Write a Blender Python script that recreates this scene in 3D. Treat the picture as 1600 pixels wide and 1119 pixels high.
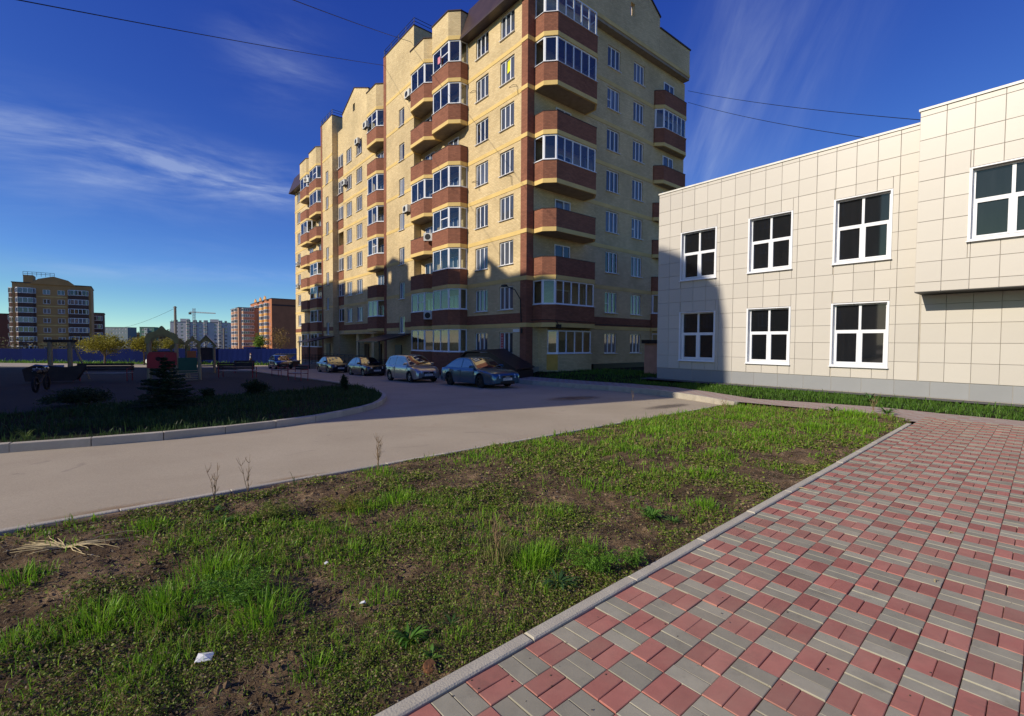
import bpy, math, random
import numpy as np
from mathutils import Vector, Matrix

for o in list(bpy.data.objects):
    bpy.data.objects.remove(o)
random.seed(7)
RNG = np.random.default_rng(11)
SC = bpy.context.scene
COL = SC.collection

# ------------------------------------------------------------------ camera
CAM_H = 1.669
PITCH, ROLL, FPX = 0.0334366, 0.0062697, 732.94
cd = bpy.data.cameras.new('camera')
cd.sensor_width = 36.0
cd.lens = FPX / 1600 * 36.0
cd.clip_start = 0.05
cd.clip_end = 6000
cam = bpy.data.objects.new('camera', cd)
COL.objects.link(cam)
_f = Vector((0, math.cos(PITCH), -math.sin(PITCH)))
_u = Vector((0, math.sin(PITCH), math.cos(PITCH)))
_r = Vector((1, 0, 0))
_r2 = _r * math.cos(ROLL) + _u * math.sin(ROLL)
_u2 = _u * math.cos(ROLL) - _r * math.sin(ROLL)
cam.matrix_world = Matrix(((_r2.x, _u2.x, -_f.x, 0), (_r2.y, _u2.y, -_f.y, 0), (_r2.z, _u2.z, -_f.z, CAM_H), (0, 0, 0, 1)))
SC.camera = cam

# ------------------------------------------------------------------ sky and sun
SUN_EL = math.radians(27.5)
SUN_AZ = math.radians(32.0)                    # the light travels towards +X, +Y
HDX, HDY = math.cos(SUN_AZ), math.sin(SUN_AZ)
to_sun = Vector((-HDX * math.cos(SUN_EL), -HDY * math.cos(SUN_EL), math.sin(SUN_EL)))
world = bpy.data.worlds.new('World')
SC.world = world
world.use_nodes = True
wn, wl = world.node_tree.nodes, world.node_tree.links
wn.clear()
w_out = wn.new('ShaderNodeOutputWorld')
w_bg = wn.new('ShaderNodeBackground')
w_bg.inputs[1].default_value = 0.068
sky = wn.new('ShaderNodeTexSky')
sky.sky_type = 'NISHITA'
sky.sun_disc = False
sky.sun_elevation = SUN_EL
sky.sun_rotation = math.atan2(to_sun.x, to_sun.y)
sky.air_density = 0.5
sky.dust_density = 0.1
sky.ozone_density = 3.5
sky.altitude = 100
# deepen the blue of the clear sky channel by channel, evenly over the whole dome
SKY_K = 0.068
w_sep = wn.new('ShaderNodeSeparateColor')
w_com = wn.new('ShaderNodeCombineColor')
wl.new(sky.outputs[0], w_sep.inputs[0])
for _i, (_g, _k) in enumerate(((1.46, 3.75), (1.33, 3.15), (0.70, 1.60))):
    _a = wn.new('ShaderNodeMath')
    _a.operation = 'MULTIPLY'
    _a.inputs[1].default_value = SKY_K
    wl.new(w_sep.outputs[_i], _a.inputs[0])
    _b = wn.new('ShaderNodeMath')
    _b.operation = 'POWER'
    _b.inputs[1].default_value = _g
    wl.new(_a.outputs[0], _b.inputs[0])
    _c = wn.new('ShaderNodeMath')
    _c.operation = 'MULTIPLY'
    _c.inputs[1].default_value = _k
    wl.new(_b.outputs[0], _c.inputs[0])
    _d = wn.new('ShaderNodeMath')
    _d.operation = 'MINIMUM'
    _d.inputs[1].default_value = (1.10, 1.00, 0.74)[_i]
    wl.new(_c.outputs[0], _d.inputs[0])
    _e = wn.new('ShaderNodeMath')
    _e.operation = 'DIVIDE'
    _e.inputs[1].default_value = SKY_K
    wl.new(_d.outputs[0], _e.inputs[0])
    wl.new(_e.outputs[0], w_com.inputs[_i])
# thin cirrus: streaky noise on the sky direction, gathered in a few soft banks
w_tc = wn.new('ShaderNodeTexCoord')

def w_math(op, a, b=None):
    n = wn.new('ShaderNodeMath')
    n.operation = op
    for i, v in enumerate((a, b)):
        if v is None:
            continue
        if isinstance(v, (int, float)):
            n.inputs[i].default_value = v
        else:
            wl.new(v, n.inputs[i])
    return n.outputs[0]

def w_vdot(axis, off=0.0):
    d = wn.new('ShaderNodeVectorMath')
    d.operation = 'DOT_PRODUCT'
    wl.new(w_tc.outputs['Generated'], d.inputs[0])
    d.inputs[1].default_value = axis
    return w_math('ADD', d.outputs['Value'], off) if off else d.outputs['Value']

def cluster(px, py, dx, dy, scl_u, scl_v, seed, gate, blobs):
    """a group of wisps: one streaky noise, gathered by soft elliptical banks (pu, pv, length, width, amount)"""
    c = (_r2 * (px - 800) - _u2 * (py - 559.5) + _f * FPX).normalized()
    a = (_r2 * dx - _u2 * dy)
    a = (a - c * a.dot(c)).normalized()
    b = c.cross(a).normalized()
    u, v, w = w_vdot(a), w_vdot(b), w_vdot(c)
    cx = wn.new('ShaderNodeCombineXYZ')
    wl.new(w_math('MULTIPLY', u, scl_u), cx.inputs[0])
    wl.new(w_math('MULTIPLY', v, scl_v), cx.inputs[1])
    cx.inputs[2].default_value = seed
    nz = wn.new('ShaderNodeTexNoise')
    nz.inputs['Scale'].default_value = 1.0
    nz.inputs['Detail'].default_value = 6
    nz.inputs['Roughness'].default_value = 0.6
    nz.inputs['Distortion'].default_value = 0.35
    wl.new(cx.outputs[0], nz.inputs['Vector'])
    k = w_math('MAXIMUM', w_math('SUBTRACT', nz.outputs['Fac'], gate), 0.0)
    k = w_math('MULTIPLY', w_math('POWER', w_math('MULTIPLY', k, 3.2), 1.7), 0.42)
    cw = wn.new('ShaderNodeCombineXYZ')
    wl.new(u, cw.inputs[0])
    wl.new(v, cw.inputs[1])
    wl.new(w_math('LESS_THAN', w, 0.0), cw.inputs[2])       # nothing on the far side of the dome
    sm = None
    for (bx, by, ln, wd, am) in blobs:
        q = (_r2 * (bx - 800) - _u2 * (by - 559.5) + _f * FPX).normalized()
        mp = wn.new('ShaderNodeMapping')
        mp.inputs['Location'].default_value = (-q.dot(a) / ln, -q.dot(b) / wd, 0)
        mp.inputs['Scale'].default_value = (1 / ln, 1 / wd, 5)
        wl.new(cw.outputs[0], mp.inputs['Vector'])
        gr = wn.new('ShaderNodeTexGradient')
        gr.gradient_type = 'QUADRATIC_SPHERE'
        wl.new(mp.outputs[0], gr.inputs['Vector'])
        m = wn.new('ShaderNodeMath')
        m.operation = 'MULTIPLY_ADD'
        wl.new(gr.outputs['Fac'], m.inputs[0])
        m.inputs[1].default_value = am
        if sm is not None:
            wl.new(sm, m.inputs[2])
        else:
            m.inputs[2].default_value = 0.0
        sm = m.outputs[0]
    return w_math('MULTIPLY', sm, k)


tot = w_math('ADD',
             cluster(260, 260, 1, 0.16, 5.0, 24.0, 4.1, 0.30, [(30, 200, 0.36, 0.10, 0.6), (290, 266, 0.42, 0.075, 1.5), (415, 298, 0.22, 0.04, 1.3), (440, 95, 0.16, 0.13, 0.5), (330, 428, 0.45, 0.035, 0.6), (120, 320, 0.7, 0.15, 0.2)]),
             cluster(1170, 130, -0.38, 1, 2.6, 14.0, 3.3, 0.26, [(1150, 130, 0.6, 0.16, 0.36), (1110, 245, 0.28, 0.11, 0.34), (1290, 110, 0.6, 0.12, 0.16)]))
tot = w_math('MINIMUM', w_math('MULTIPLY', tot, 0.8), 0.34)
w_mx = wn.new('ShaderNodeMixRGB')
w_mx.inputs['Color2'].default_value = (9.5, 11.0, 13.5, 1)
wl.new(tot, w_mx.inputs['Fac'])
wl.new(w_com.outputs[0], w_mx.inputs['Color1'])
wl.new(w_mx.outputs[0], w_bg.inputs[0])
wl.new(w_bg.outputs[0], w_out.inputs[0])

sd = bpy.data.lights.new('sun', 'SUN')
sd.energy = 4.6
sd.angle = math.radians(0.53)
sd.color = (1.0, 0.905, 0.745)
sun = bpy.data.objects.new('sun', sd)
sun.rotation_euler = (-to_sun).to_track_quat('-Z', 'Y').to_euler()
sun.location = (-30, -20, 40)
COL.objects.link(sun)

SC.render.engine = 'CYCLES'
SC.view_settings.view_transform = 'Standard'
SC.view_settings.look = 'None'
SC.view_settings.exposure = 0.0
SC.view_settings.gamma = 1.0
SC.view_settings.use_curve_mapping = False
try:
    SC.cycles.max_bounces = 5
    SC.cycles.transparent_max_bounces = 12
    SC.cycles.use_denoising = True
except Exception:
    pass

# ------------------------------------------------------------------ helpers
class MB:
    """collects faces; build() links them as one mesh object"""
    def __init__(self):
        self.v, self.f, self.m = [], [], []

    def poly(self, pts, m=0):
        i = len(self.v)
        self.v += [tuple(p) for p in pts]
        self.f.append(tuple(range(i, i + len(pts))))
        self.m.append(m)

    def box(self, x0, x1, y0, y1, z0, z1, m=0):
        i = len(self.v)
        self.v += [(x0, y0, z0), (x1, y0, z0), (x1, y1, z0), (x0, y1, z0), (x0, y0, z1), (x1, y0, z1), (x1, y1, z1), (x0, y1, z1)]
        for q in ((0, 3, 2, 1), (4, 5, 6, 7), (0, 1, 5, 4), (1, 2, 6, 5), (2, 3, 7, 6), (3, 0, 4, 7)):
            self.f.append(tuple(i + k for k in q))
            self.m.append(m)

    def bevbox(self, x0, x1, y0, y1, z0, z1, b=0.01, m=0):
        """box with a chamfered top rim"""
        i = len(self.v)
        self.v += [(x0, y0, z0), (x1, y0, z0), (x1, y1, z0), (x0, y1, z0),
                   (x0, y0, z1 - b), (x1, y0, z1 - b), (x1, y1, z1 - b), (x0, y1, z1 - b),
                   (x0 + b, y0 + b, z1), (x1 - b, y0 + b, z1), (x1 - b, y1 - b, z1), (x0 + b, y1 - b, z1)]
        for q in ((0, 1, 5, 4), (1, 2, 6, 5), (2, 3, 7, 6), (3, 0, 4, 7), (4, 5, 9, 8), (5, 6, 10, 9), (6, 7, 11, 10), (7, 4, 8, 11), (8, 9, 10, 11)):
            self.f.append(tuple(i + k for k in q))
            self.m.append(m)

    def prism(self, pts, z0, z1, m=0, mtop=None):
        """extrude a plan polygon (counter-clockwise) upwards"""
        n = len(pts)
        i = len(self.v)
        self.v += [(x, y, z0) for x, y in pts] + [(x, y, z1) for x, y in pts]
        self.f.append(tuple(i + k for k in range(n - 1, -1, -1)))
        self.f.append(tuple(i + n + k for k in range(n)))
        self.m += [m, m if mtop is None else mtop]
        for k in range(n):
            k2 = (k + 1) % n
            self.f.append((i + k, i + k2, i + n + k2, i + n + k))
            self.m.append(m)

    def prism_y(self, pts, y0, y1, m=0):
        """extrude an (x,z) outline along y"""
        n = len(pts)
        i = len(self.v)
        self.v += [(x, y0, z) for x, z in pts] + [(x, y1, z) for x, z in pts]
        self.f.append(tuple(i + k for k in range(n)))
        self.f.append(tuple(i + n + k for k in range(n - 1, -1, -1)))
        self.m += [m, m]
        for k in range(n):
            k2 = (k + 1) % n
            self.f.append((i + k2, i + k, i + n + k, i + n + k2))
            self.m.append(m)

    def tube(self, pts, r, n=6, m=0, cap=True):
        pts = [Vector(p) for p in pts]
        rs = r if isinstance(r, (list, tuple)) else [r] * len(pts)
        i0 = len(self.v)
        ref = None
        for k, p in enumerate(pts):
            d = (pts[min(k + 1, len(pts) - 1)] - pts[max(k - 1, 0)]).normalized()
            if ref is None:
                ref = Vector((0, 0, 1)) if abs(d.z) < 0.9 else Vector((1, 0, 0))
            a = d.cross(ref).normalized()
            b = d.cross(a).normalized()
            ref = -b if b.dot(ref) < 0 else b
            b = ref
            a = b.cross(d).normalized()
            for j in range(n):
                t = 2 * math.pi * j / n
                q = p + (a * math.cos(t) + b * math.sin(t)) * rs[k]
                self.v.append(tuple(q))
        for k in range(len(pts) - 1):
            for j in range(n):
                j2 = (j + 1) % n
                self.f.append((i0 + k * n + j, i0 + k * n + j2, i0 + (k + 1) * n + j2, i0 + (k + 1) * n + j))
                self.m.append(m)
        if cap:
            self.f.append(tuple(i0 + j for j in range(n - 1, -1, -1)))
            e = i0 + (len(pts) - 1) * n
            self.f.append(tuple(e + j for j in range(n)))
            self.m += [m, m]

    def ring_y(self, cx, cz, prof, n=24, m=0):
        """revolve (r, y) profile about the y axis through (cx, cz)"""
        i0 = len(self.v)
        for (r, y) in prof:
            for j in range(n):
                t = 2 * math.pi * j / n
                self.v.append((cx + r * math.cos(t), y, cz + r * math.sin(t)))
        for k in range(len(prof) - 1):
            for j in range(n):
                j2 = (j + 1) % n
                self.f.append((i0 + k * n + j, i0 + k * n + j2, i0 + (k + 1) * n + j2, i0 + (k + 1) * n + j))
                self.m.append(m)

    def mesh(self, name, mats, smooth=False):
        me = bpy.data.meshes.new(name)
        me.from_pydata(self.v, [], self.f)
        for mt in (mats if isinstance(mats, (list, tuple)) else [mats]):
            me.materials.append(mt)
        if any(self.m):
            me.polygons.foreach_set('material_index', self.m)
        if smooth:
            me.polygons.foreach_set('use_smooth', [True] * len(self.f))
        me.update()
        return me

    def build(self, name, mats, parent=None, smooth=False, loc=None, rz=0.0):
        return link(name, self.mesh(name, mats, smooth), parent, loc, rz)


def link(name, me, parent=None, loc=None, rz=0.0):
    o = bpy.data.objects.new(name, me)
    COL.objects.link(o)
    if parent is not None:
        o.parent = parent
    if loc is not None:
        o.location = loc
    if rz:
        o.rotation_euler = (0, 0, rz)
    return o


def tag(o, label=None, cat=None, group=None, kind=None):
    if label:
        o['label'] = label
    if cat:
        o['category'] = cat
    if group:
        o['group'] = group
    if kind:
        o['kind'] = kind
    return o


def thing(name, label, cat, loc=(0, 0, 0), rz=0.0, group=None):
    o = link(name, None, None, loc, rz)
    o.empty_display_size = 0.2
    return tag(o, label, cat, group)


def struct(o):
    o['kind'] = 'structure'
    return o


def np_mesh(name, verts, faces_flat, nper, mats, attrs=None, smooth=False, midx=None):
    """mesh from numpy arrays; every face has nper corners"""
    me = bpy.data.meshes.new(name)
    nv, nf = len(verts), len(faces_flat) // nper
    me.vertices.add(nv)
    me.vertices.foreach_set('co', np.ascontiguousarray(verts, dtype=np.float32).ravel())
    me.loops.add(nf * nper)
    me.loops.foreach_set('vertex_index', np.ascontiguousarray(faces_flat, dtype=np.int32))
    me.polygons.add(nf)
    me.polygons.foreach_set('loop_start', np.arange(nf, dtype=np.int32) * nper)
    me.polygons.foreach_set('loop_total', np.full(nf, nper, dtype=np.int32))
    for mt in (mats if isinstance(mats, (list, tuple)) else [mats]):
        me.materials.append(mt)
    if midx is not None:
        me.polygons.foreach_set('material_index', np.ascontiguousarray(midx, dtype=np.int32))
    me.polygons.foreach_set('use_smooth', np.full(nf, bool(smooth)))
    me.update(calc_edges=True)
    for k, (dom, arr) in (attrs or {}).items():
        if arr.ndim == 2:
            at = me.color_attributes.new(k, 'FLOAT_COLOR', dom)
            at.data.foreach_set('color', np.ascontiguousarray(arr, dtype=np.float32).ravel())
        else:
            at = me.attributes.new(k, 'FLOAT', dom)
            at.data.foreach_set('value', np.ascontiguousarray(arr, dtype=np.float32))
    return me


def vnoise(x, y, seed=0):
    """smooth value noise on numpy arrays"""
    xi, yi = np.floor(x).astype(np.int64), np.floor(y).astype(np.int64)
    xf, yf = x - xi, y - yi
    xf, yf = xf * xf * (3 - 2 * xf), yf * yf * (3 - 2 * yf)

    def h(a, b):
        n = (a * 374761393 + b * 668265263 + seed * 974634777) & 0xffffffff
        n = ((n ^ (n >> 13)) * 1274126177) & 0xffffffff
        return ((n ^ (n >> 16)) & 0xffff) / 65535.0
    return (h(xi, yi) * (1 - xf) + h(xi + 1, yi) * xf) * (1 - yf) + (h(xi, yi + 1) * (1 - xf) + h(xi + 1, yi + 1) * xf) * yf


def fbm(x, y, oct=4, seed=0):
    s, a, t = 0, 1.0, 0
    for k in range(oct):
        s = s + a * vnoise(x * 2 ** k, y * 2 ** k, seed + k)
        t += a
        a *= 0.5
    return s / t

# ------------------------------------------------------------------ materials
def nmat(name):
    m = bpy.data.materials.new(name)
    m.use_nodes = True
    nt = m.node_tree
    return m, nt.nodes, nt.links, nt.nodes['Principled BSDF']


def rgb(c):
    return (c[0], c[1], c[2], 1.0)


def scl(c, k):
    return (min(1, c[0] * k), min(1, c[1] * k), min(1, c[2] * k))


def mat(name, col, rough=0.7, var=0.12, nscale=3.0, bump=0.0, bscale=60.0, metal=0.0, spec=0.4, rnd=0.0, coat=0.0, dirt=0.0, dirtcol=(0.2, 0.17, 0.13)):
    """one-colour surface with mottling, optional relief, per-object variation and dirt patches"""
    m, N, L, p = nmat(name)
    p.inputs['Roughness'].default_value = rough
    p.inputs['Metallic'].default_value = metal
    p.inputs['Specular IOR Level'].default_value = spec
    if coat:
        p.inputs['Coat Weight'].default_value = coat
        p.inputs['Coat Roughness'].default_value = 0.04
    tc = N.new('ShaderNodeTexCoord')
    nz = N.new('ShaderNodeTexNoise')
    nz.inputs['Scale'].default_value = nscale
    nz.inputs['Detail'].default_value = 5
    L.new(tc.outputs['Object'], nz.inputs['Vector'])
    rp = N.new('ShaderNodeValToRGB')
    rp.color_ramp.elements[0].position = 0.3
    rp.color_ramp.elements[1].position = 0.7
    rp.color_ramp.elements[0].color = rgb(scl(col, 1 - var))
    rp.color_ramp.elements[1].color = rgb(scl(col, 1 + var))
    L.new(nz.outputs['Fac'], rp.inputs['Fac'])
    out = rp.outputs[0]
    if dirt:
        n2 = N.new('ShaderNodeTexNoise')
        n2.inputs['Scale'].default_value = nscale * 0.45
        n2.inputs['Detail'].default_value = 6
        n2.inputs['Roughness'].default_value = 0.65
        L.new(tc.outputs['Object'], n2.inputs['Vector'])
        r2 = N.new('ShaderNodeMapRange')
        r2.inputs['From Min'].default_value = 0.5
        r2.inputs['From Max'].default_value = 0.75
        r2.inputs['To Max'].default_value = dirt
        L.new(n2.outputs['Fac'], r2.inputs['Value'])
        mx = N.new('ShaderNodeMixRGB')
        mx.inputs['Color2'].default_value = rgb(dirtcol)
        L.new(r2.outputs[0], mx.inputs['Fac'])
        L.new(out, mx.inputs['Color1'])
        out = mx.outputs[0]
    if rnd:
        oi = N.new('ShaderNodeObjectInfo')
        hs = N.new('ShaderNodeHueSaturation')
        mr = N.new('ShaderNodeMapRange')
        mr.inputs['To Min'].default_value = 1 - rnd
        mr.inputs['To Max'].default_value = 1 + rnd
        L.new(oi.outputs['Random'], mr.inputs['Value'])
        L.new(mr.outputs[0], hs.inputs['Value'])
        L.new(out, hs.inputs['Color'])
        out = hs.outputs[0]
    L.new(out, p.inputs['Base Color'])
    if bump:
        nb = N.new('ShaderNodeTexNoise')
        nb.inputs['Scale'].default_value = bscale
        nb.inputs['Detail'].default_value = 6
        L.new(tc.outputs['Object'], nb.inputs['Vector'])
        bp = N.new('ShaderNodeBump')
        bp.inputs['Strength'].default_value = bump
        bp.inputs['Distance'].default_value = 0.02
        L.new(nb.outputs['Fac'], bp.inputs['Height'])
        L.new(bp.outputs[0], p.inputs['Normal'])
    return m


def brick_mat(name, c1, c2, mortar, stain=0.25, bw=0.262, rh=0.082, bump=0.5):
    """brickwork whose courses follow the building's own axes"""
    m, N, L, p = nmat(name)
    p.inputs['Roughness'].default_value = 0.85
    p.inputs['Specular IOR Level'].default_value = 0.25
    tc = N.new('ShaderNodeTexCoord')
    sx = N.new('ShaderNodeSeparateXYZ')
    L.new(tc.outputs['Object'], sx.inputs[0])
    ad = N.new('ShaderNodeMath')
    L.new(sx.outputs[0], ad.inputs[0])
    L.new(sx.outputs[1], ad.inputs[1])
    cx = N.new('ShaderNodeCombineXYZ')
    L.new(ad.outputs[0], cx.inputs[0])
    L.new(sx.outputs[2], cx.inputs[1])
    bt = N.new('ShaderNodeTexBrick')
    bt.inputs['Scale'].default_value = 1.0
    bt.inputs['Brick Width'].default_value = bw
    bt.inputs['Row Height'].default_value = rh
    bt.inputs['Mortar Size'].default_value = 0.009
    bt.inputs['Mortar Smooth'].default_value = 0.2
    bt.inputs['Bias'].default_value = 0.0
    bt.inputs['Color1'].default_value = rgb(c1)
    bt.inputs['Color2'].default_value = rgb(c2)
    bt.inputs['Mortar'].default_value = rgb(mortar)
    L.new(cx.outputs[0], bt.inputs['Vector'])
    nz = N.new('ShaderNodeTexNoise')
    nz.inputs['Scale'].default_value = 0.35
    nz.inputs['Detail'].default_value = 8
    nz.inputs['Roughness'].default_value = 0.62
    L.new(tc.outputs['Object'], nz.inputs['Vector'])
    mr = N.new('ShaderNodeMapRange')
    mr.inputs['From Min'].default_value = 0.3
    mr.inputs['From Max'].default_value = 0.7
    mr.inputs['To Min'].default_value = 1 - stain
    mr.inputs['To Max'].default_value = 1 + stain * 0.45
    L.new(nz.outputs['Fac'], mr.inputs['Value'])
    hs = N.new('ShaderNodeHueSaturation')
    n2 = N.new('ShaderNodeTexNoise')
    n2.inputs['Scale'].default_value = 3.2
    n2.inputs['Detail'].default_value = 5
    n2.inputs['Roughness'].default_value = 0.7
    L.new(tc.outputs['Object'], n2.inputs['Vector'])
    m2 = N.new('ShaderNodeMapRange')
    m2.inputs['From Min'].default_value = 0.3
    m2.inputs['From Max'].default_value = 0.7
    m2.inputs['To Min'].default_value = 0.94
    m2.inputs['To Max'].default_value = 1.05
    L.new(n2.outputs['Fac'], m2.inputs['Value'])
    mm = N.new('ShaderNodeMath')
    mm.operation = 'MULTIPLY'
    L.new(mr.outputs[0], mm.inputs[0])
    L.new(m2.outputs[0], mm.inputs[1])
    L.new(bt.outputs['Color'], hs.inputs['Color'])
    L.new(mm.outputs[0], hs.inputs['Value'])
    L.new(hs.outputs[0], p.inputs['Base Color'])
    bp = N.new('ShaderNodeBump')
    bp.invert = True
    bp.inputs['Strength'].default_value = bump
    bp.inputs['Distance'].default_value = 0.008
    L.new(bt.outputs['Fac'], bp.inputs['Height'])
    L.new(bp.outputs[0], p.inputs['Normal'])
    return m


def pane_mat(name, dark, light, rough=0.03, spec=0.9):
    """window glass with a dim room or curtain behind it, different for every window"""
    m, N, L, p = nmat(name)
    p.inputs['Roughness'].default_value = rough
    p.inputs['Specular IOR Level'].default_value = spec
    oi = N.new('ShaderNodeObjectInfo')
    tc = N.new('ShaderNodeTexCoord')
    wv = N.new('ShaderNodeTexNoise')
    mp = N.new('ShaderNodeMapping')
    mp.inputs['Scale'].default_value = (9, 9, 0.7)
    ad = N.new('ShaderNodeVectorMath')
    L.new(tc.outputs['Object'], ad.inputs[0])
    L.new(oi.outputs['Location'], ad.inputs[1])
    L.new(ad.outputs[0], mp.inputs['Vector'])
    L.new(mp.outputs[0], wv.inputs['Vector'])
    wv.inputs['Scale'].default_value = 1.0
    wv.inputs['Detail'].default_value = 2
    mu = N.new('ShaderNodeMath')
    mu.operation = 'MULTIPLY'
    L.new(oi.outputs['Random'], mu.inputs[0])
    L.new(wv.outputs['Fac'], mu.inputs[1])
    pw = N.new('ShaderNodeMath')
    pw.operation = 'MULTIPLY'
    L.new(mu.outputs[0], pw.inputs[0])
    pw.inputs[1].default_value = 1.3
    mx = N.new('ShaderNodeMixRGB')
    mx.inputs['Color1'].default_value = rgb(dark)
    mx.inputs['Color2'].default_value = rgb(light)
    L.new(pw.outputs[0], mx.inputs['Fac'])
    L.new(mx.outputs[0], p.inputs['Base Color'])
    # slight waviness of the panes
    nb = N.new('ShaderNodeTexNoise')
    nb.inputs['Scale'].default_value = 0.8
    L.new(ad.outputs[0], nb.inputs['Vector'])
    bp = N.new('ShaderNodeBump')
    bp.inputs['Strength'].default_value = 0.06
    L.new(nb.outputs['Fac'], bp.inputs['Height'])
    L.new(bp.outputs[0], p.inputs['Normal'])
    return m


def glass_mat(name, tint=(0.75, 0.8, 0.82), mixv=0.10):
    """thin see-through pane: mostly transparent, mirror by angle"""
    m, N, L, p = nmat(name)
    N.remove(p)
    out = N['Material Output']
    tr = N.new('ShaderNodeBsdfTransparent')
    tr.inputs[0].default_value = rgb(tint)
    gl = N.new('ShaderNodeBsdfGlossy')
    gl.inputs['Roughness'].default_value = 0.02
    fr = N.new('ShaderNodeFresnel')
    fr.inputs[0].default_value = 1.5
    ad = N.new('ShaderNodeMath')
    ad.use_clamp = True
    L.new(fr.outputs[0], ad.inputs[0])
    ad.inputs[1].default_value = mixv
    mx = N.new('ShaderNodeMixShader')
    L.new(ad.outputs[0], mx.inputs[0])
    L.new(tr.outputs[0], mx.inputs[1])
    L.new(gl.outputs[0], mx.inputs[2])
    L.new(mx.outputs[0], out.inputs[0])
    return m


def leaf_mat(name, attr=True, col=(0.08, 0.14, 0.03), trans=0.35, rough=0.55):
    m, N, L, p = nmat(name)
    out = N['Material Output']
    p.inputs['Roughness'].default_value = rough
    p.inputs['Specular IOR Level'].default_value = 0.3
    tl = N.new('ShaderNodeBsdfTranslucent')
    mx = N.new('ShaderNodeMixShader')
    mx.inputs[0].default_value = trans
    if attr:
        a = N.new('ShaderNodeVertexColor')
        a.layer_name = 'Col'
        L.new(a.outputs[0], p.inputs['Base Color'])
        L.new(a.outputs[0], tl.inputs[0])
    else:
        tc = N.new('ShaderNodeTexCoord')
        nz = N.new('ShaderNodeTexNoise')
        nz.inputs['Scale'].default_value = 2.5
        L.new(tc.outputs['Object'], nz.inputs['Vector'])
        rp = N.new('ShaderNodeValToRGB')
        rp.color_ramp.elements[0].color = rgb(scl(col, 0.65))
        rp.color_ramp.elements[1].color = rgb(scl(col, 1.4))
        L.new(nz.outputs['Fac'], rp.inputs[0])
        L.new(rp.outputs[0], p.inputs['Base Color'])
        L.new(rp.outputs[0], tl.inputs[0])
    L.new(p.outputs[0], mx.inputs[1])
    L.new(tl.outputs[0], mx.inputs[2])
    L.new(mx.outputs[0], out.inputs[0])
    return m


M = {}
M['ybrick'] = brick_mat('yellow_brick', (0.76, 0.595, 0.33), (0.645, 0.49, 0.26), (0.46, 0.36, 0.22))
M['rbrick'] = brick_mat('brown_brick', (0.33, 0.133, 0.078), (0.25, 0.098, 0.058), (0.17, 0.085, 0.06), stain=0.2)
M['band'] = mat('painted_band', (0.70, 0.50, 0.18), 0.7, 0.08, 0.8, dirt=0.35, dirtcol=(0.35, 0.24, 0.1))
M['ochre'] = mat('ochre_panel', (0.55, 0.32, 0.06), 0.7, 0.1)
M['soffit'] = mat('soffit_concrete', (0.30, 0.24, 0.17), 0.9, 0.15, dirt=0.3)
M['roofmetal'] = mat('brown_roof_sheet', (0.045, 0.024, 0.02), 0.45, 0.2, 1.5, spec=0.5)
M['pvc'] = mat('white_pvc', (0.78, 0.79, 0.82), 0.35, 0.03)
M['pane'] = pane_mat('window_pane', (0.014, 0.016, 0.021), (0.22, 0.25, 0.32))
M['panedark'] = pane_mat('dark_window_pane', (0.007, 0.008, 0.010), (0.02, 0.021, 0.025), spec=0.5)
M['glass'] = glass_mat('clear_glass')
M['door'] = mat('metal_door', (0.09, 0.06, 0.045), 0.5)
M['plinth'] = mat('plinth_render', (0.33, 0.29, 0.23), 0.9, 0.15, dirt=0.4)
M['black'] = mat('black_steel', (0.012, 0.012, 0.013), 0.5)
M['white'] = mat('white_paint', (0.78, 0.78, 0.76), 0.5, 0.04)
M['acgrey'] = mat('air_conditioner_case', (0.62, 0.62, 0.58), 0.5, 0.06, dirt=0.3)
M['concrete'] = mat('kerb_concrete', (0.50, 0.455, 0.355), 0.9, 0.12, 6.0, bump=0.25, bscale=90, rnd=0.08, dirt=0.4, dirtcol=(0.22, 0.19, 0.15))
M['conc_old'] = mat('pale_concrete', (0.44, 0.395, 0.315), 0.9, 0.14, 4.0, bump=0.3, bscale=60, rnd=0.1, dirt=0.45)
M['wire'] = mat('cable', (0.01, 0.01, 0.012), 0.6)

# ================================================================== the setting
ANG = math.radians(-50.6)                     # both buildings and the parked cars share this axis
E1 = np.array((math.cos(ANG), math.sin(ANG)))     # along the facades, towards the camera
EW = np.array((-math.sin(ANG), math.cos(ANG)))    # into the buildings
CORNER = np.array((0.81, 27.55))              # corner of the apartment building
RB0 = np.array((6.70, 21.70))                 # left front corner of the panel-clad building
KO = np.array((-0.3716, 2.1227))              # paving kerb: origin, direction, left normal
KD = np.array((0.7526, 0.6585))
KL = np.array((-0.6585, 0.7526))
KQ = np.array((6.9, 15.2))                    # corner where road, walkway and plot meet


def zr(x, y):
    return 0.052 + 0.0034 * x - 0.0253 * y


def ab(a, b):
    p = KO + KD * a + KL * b
    return float(p[0]), float(p[1])


def bmax(a):
    return 4.36 + 0.042 * a


def sv(x, y):
    q = np.array((x, y)) - KQ
    return float(q @ -E1), float(q @ EW)


def svxy(s, v):
    p = KQ - E1 * s + EW * v
    return float(p[0]), float(p[1])


K_PTS = [(6.95, 14.45), (6.72, 15.5), (6.45, 16.7), (5.75, 18.6), (4.6, 20.6), (3.05, 22.4), (0.9, 25.0), (-0.35, 26.55)]
_ks = [sv(*p) for p in K_PTS]
KS = [-14.0, -5.15] + [k[0] for k in _ks] + [24.0]
KV = [-2.0, -1.42] + [k[1] for k in _ks] + [_ks[-1][1]]


def vmin(s):
    return np.interp(s, KS, KV)


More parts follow.
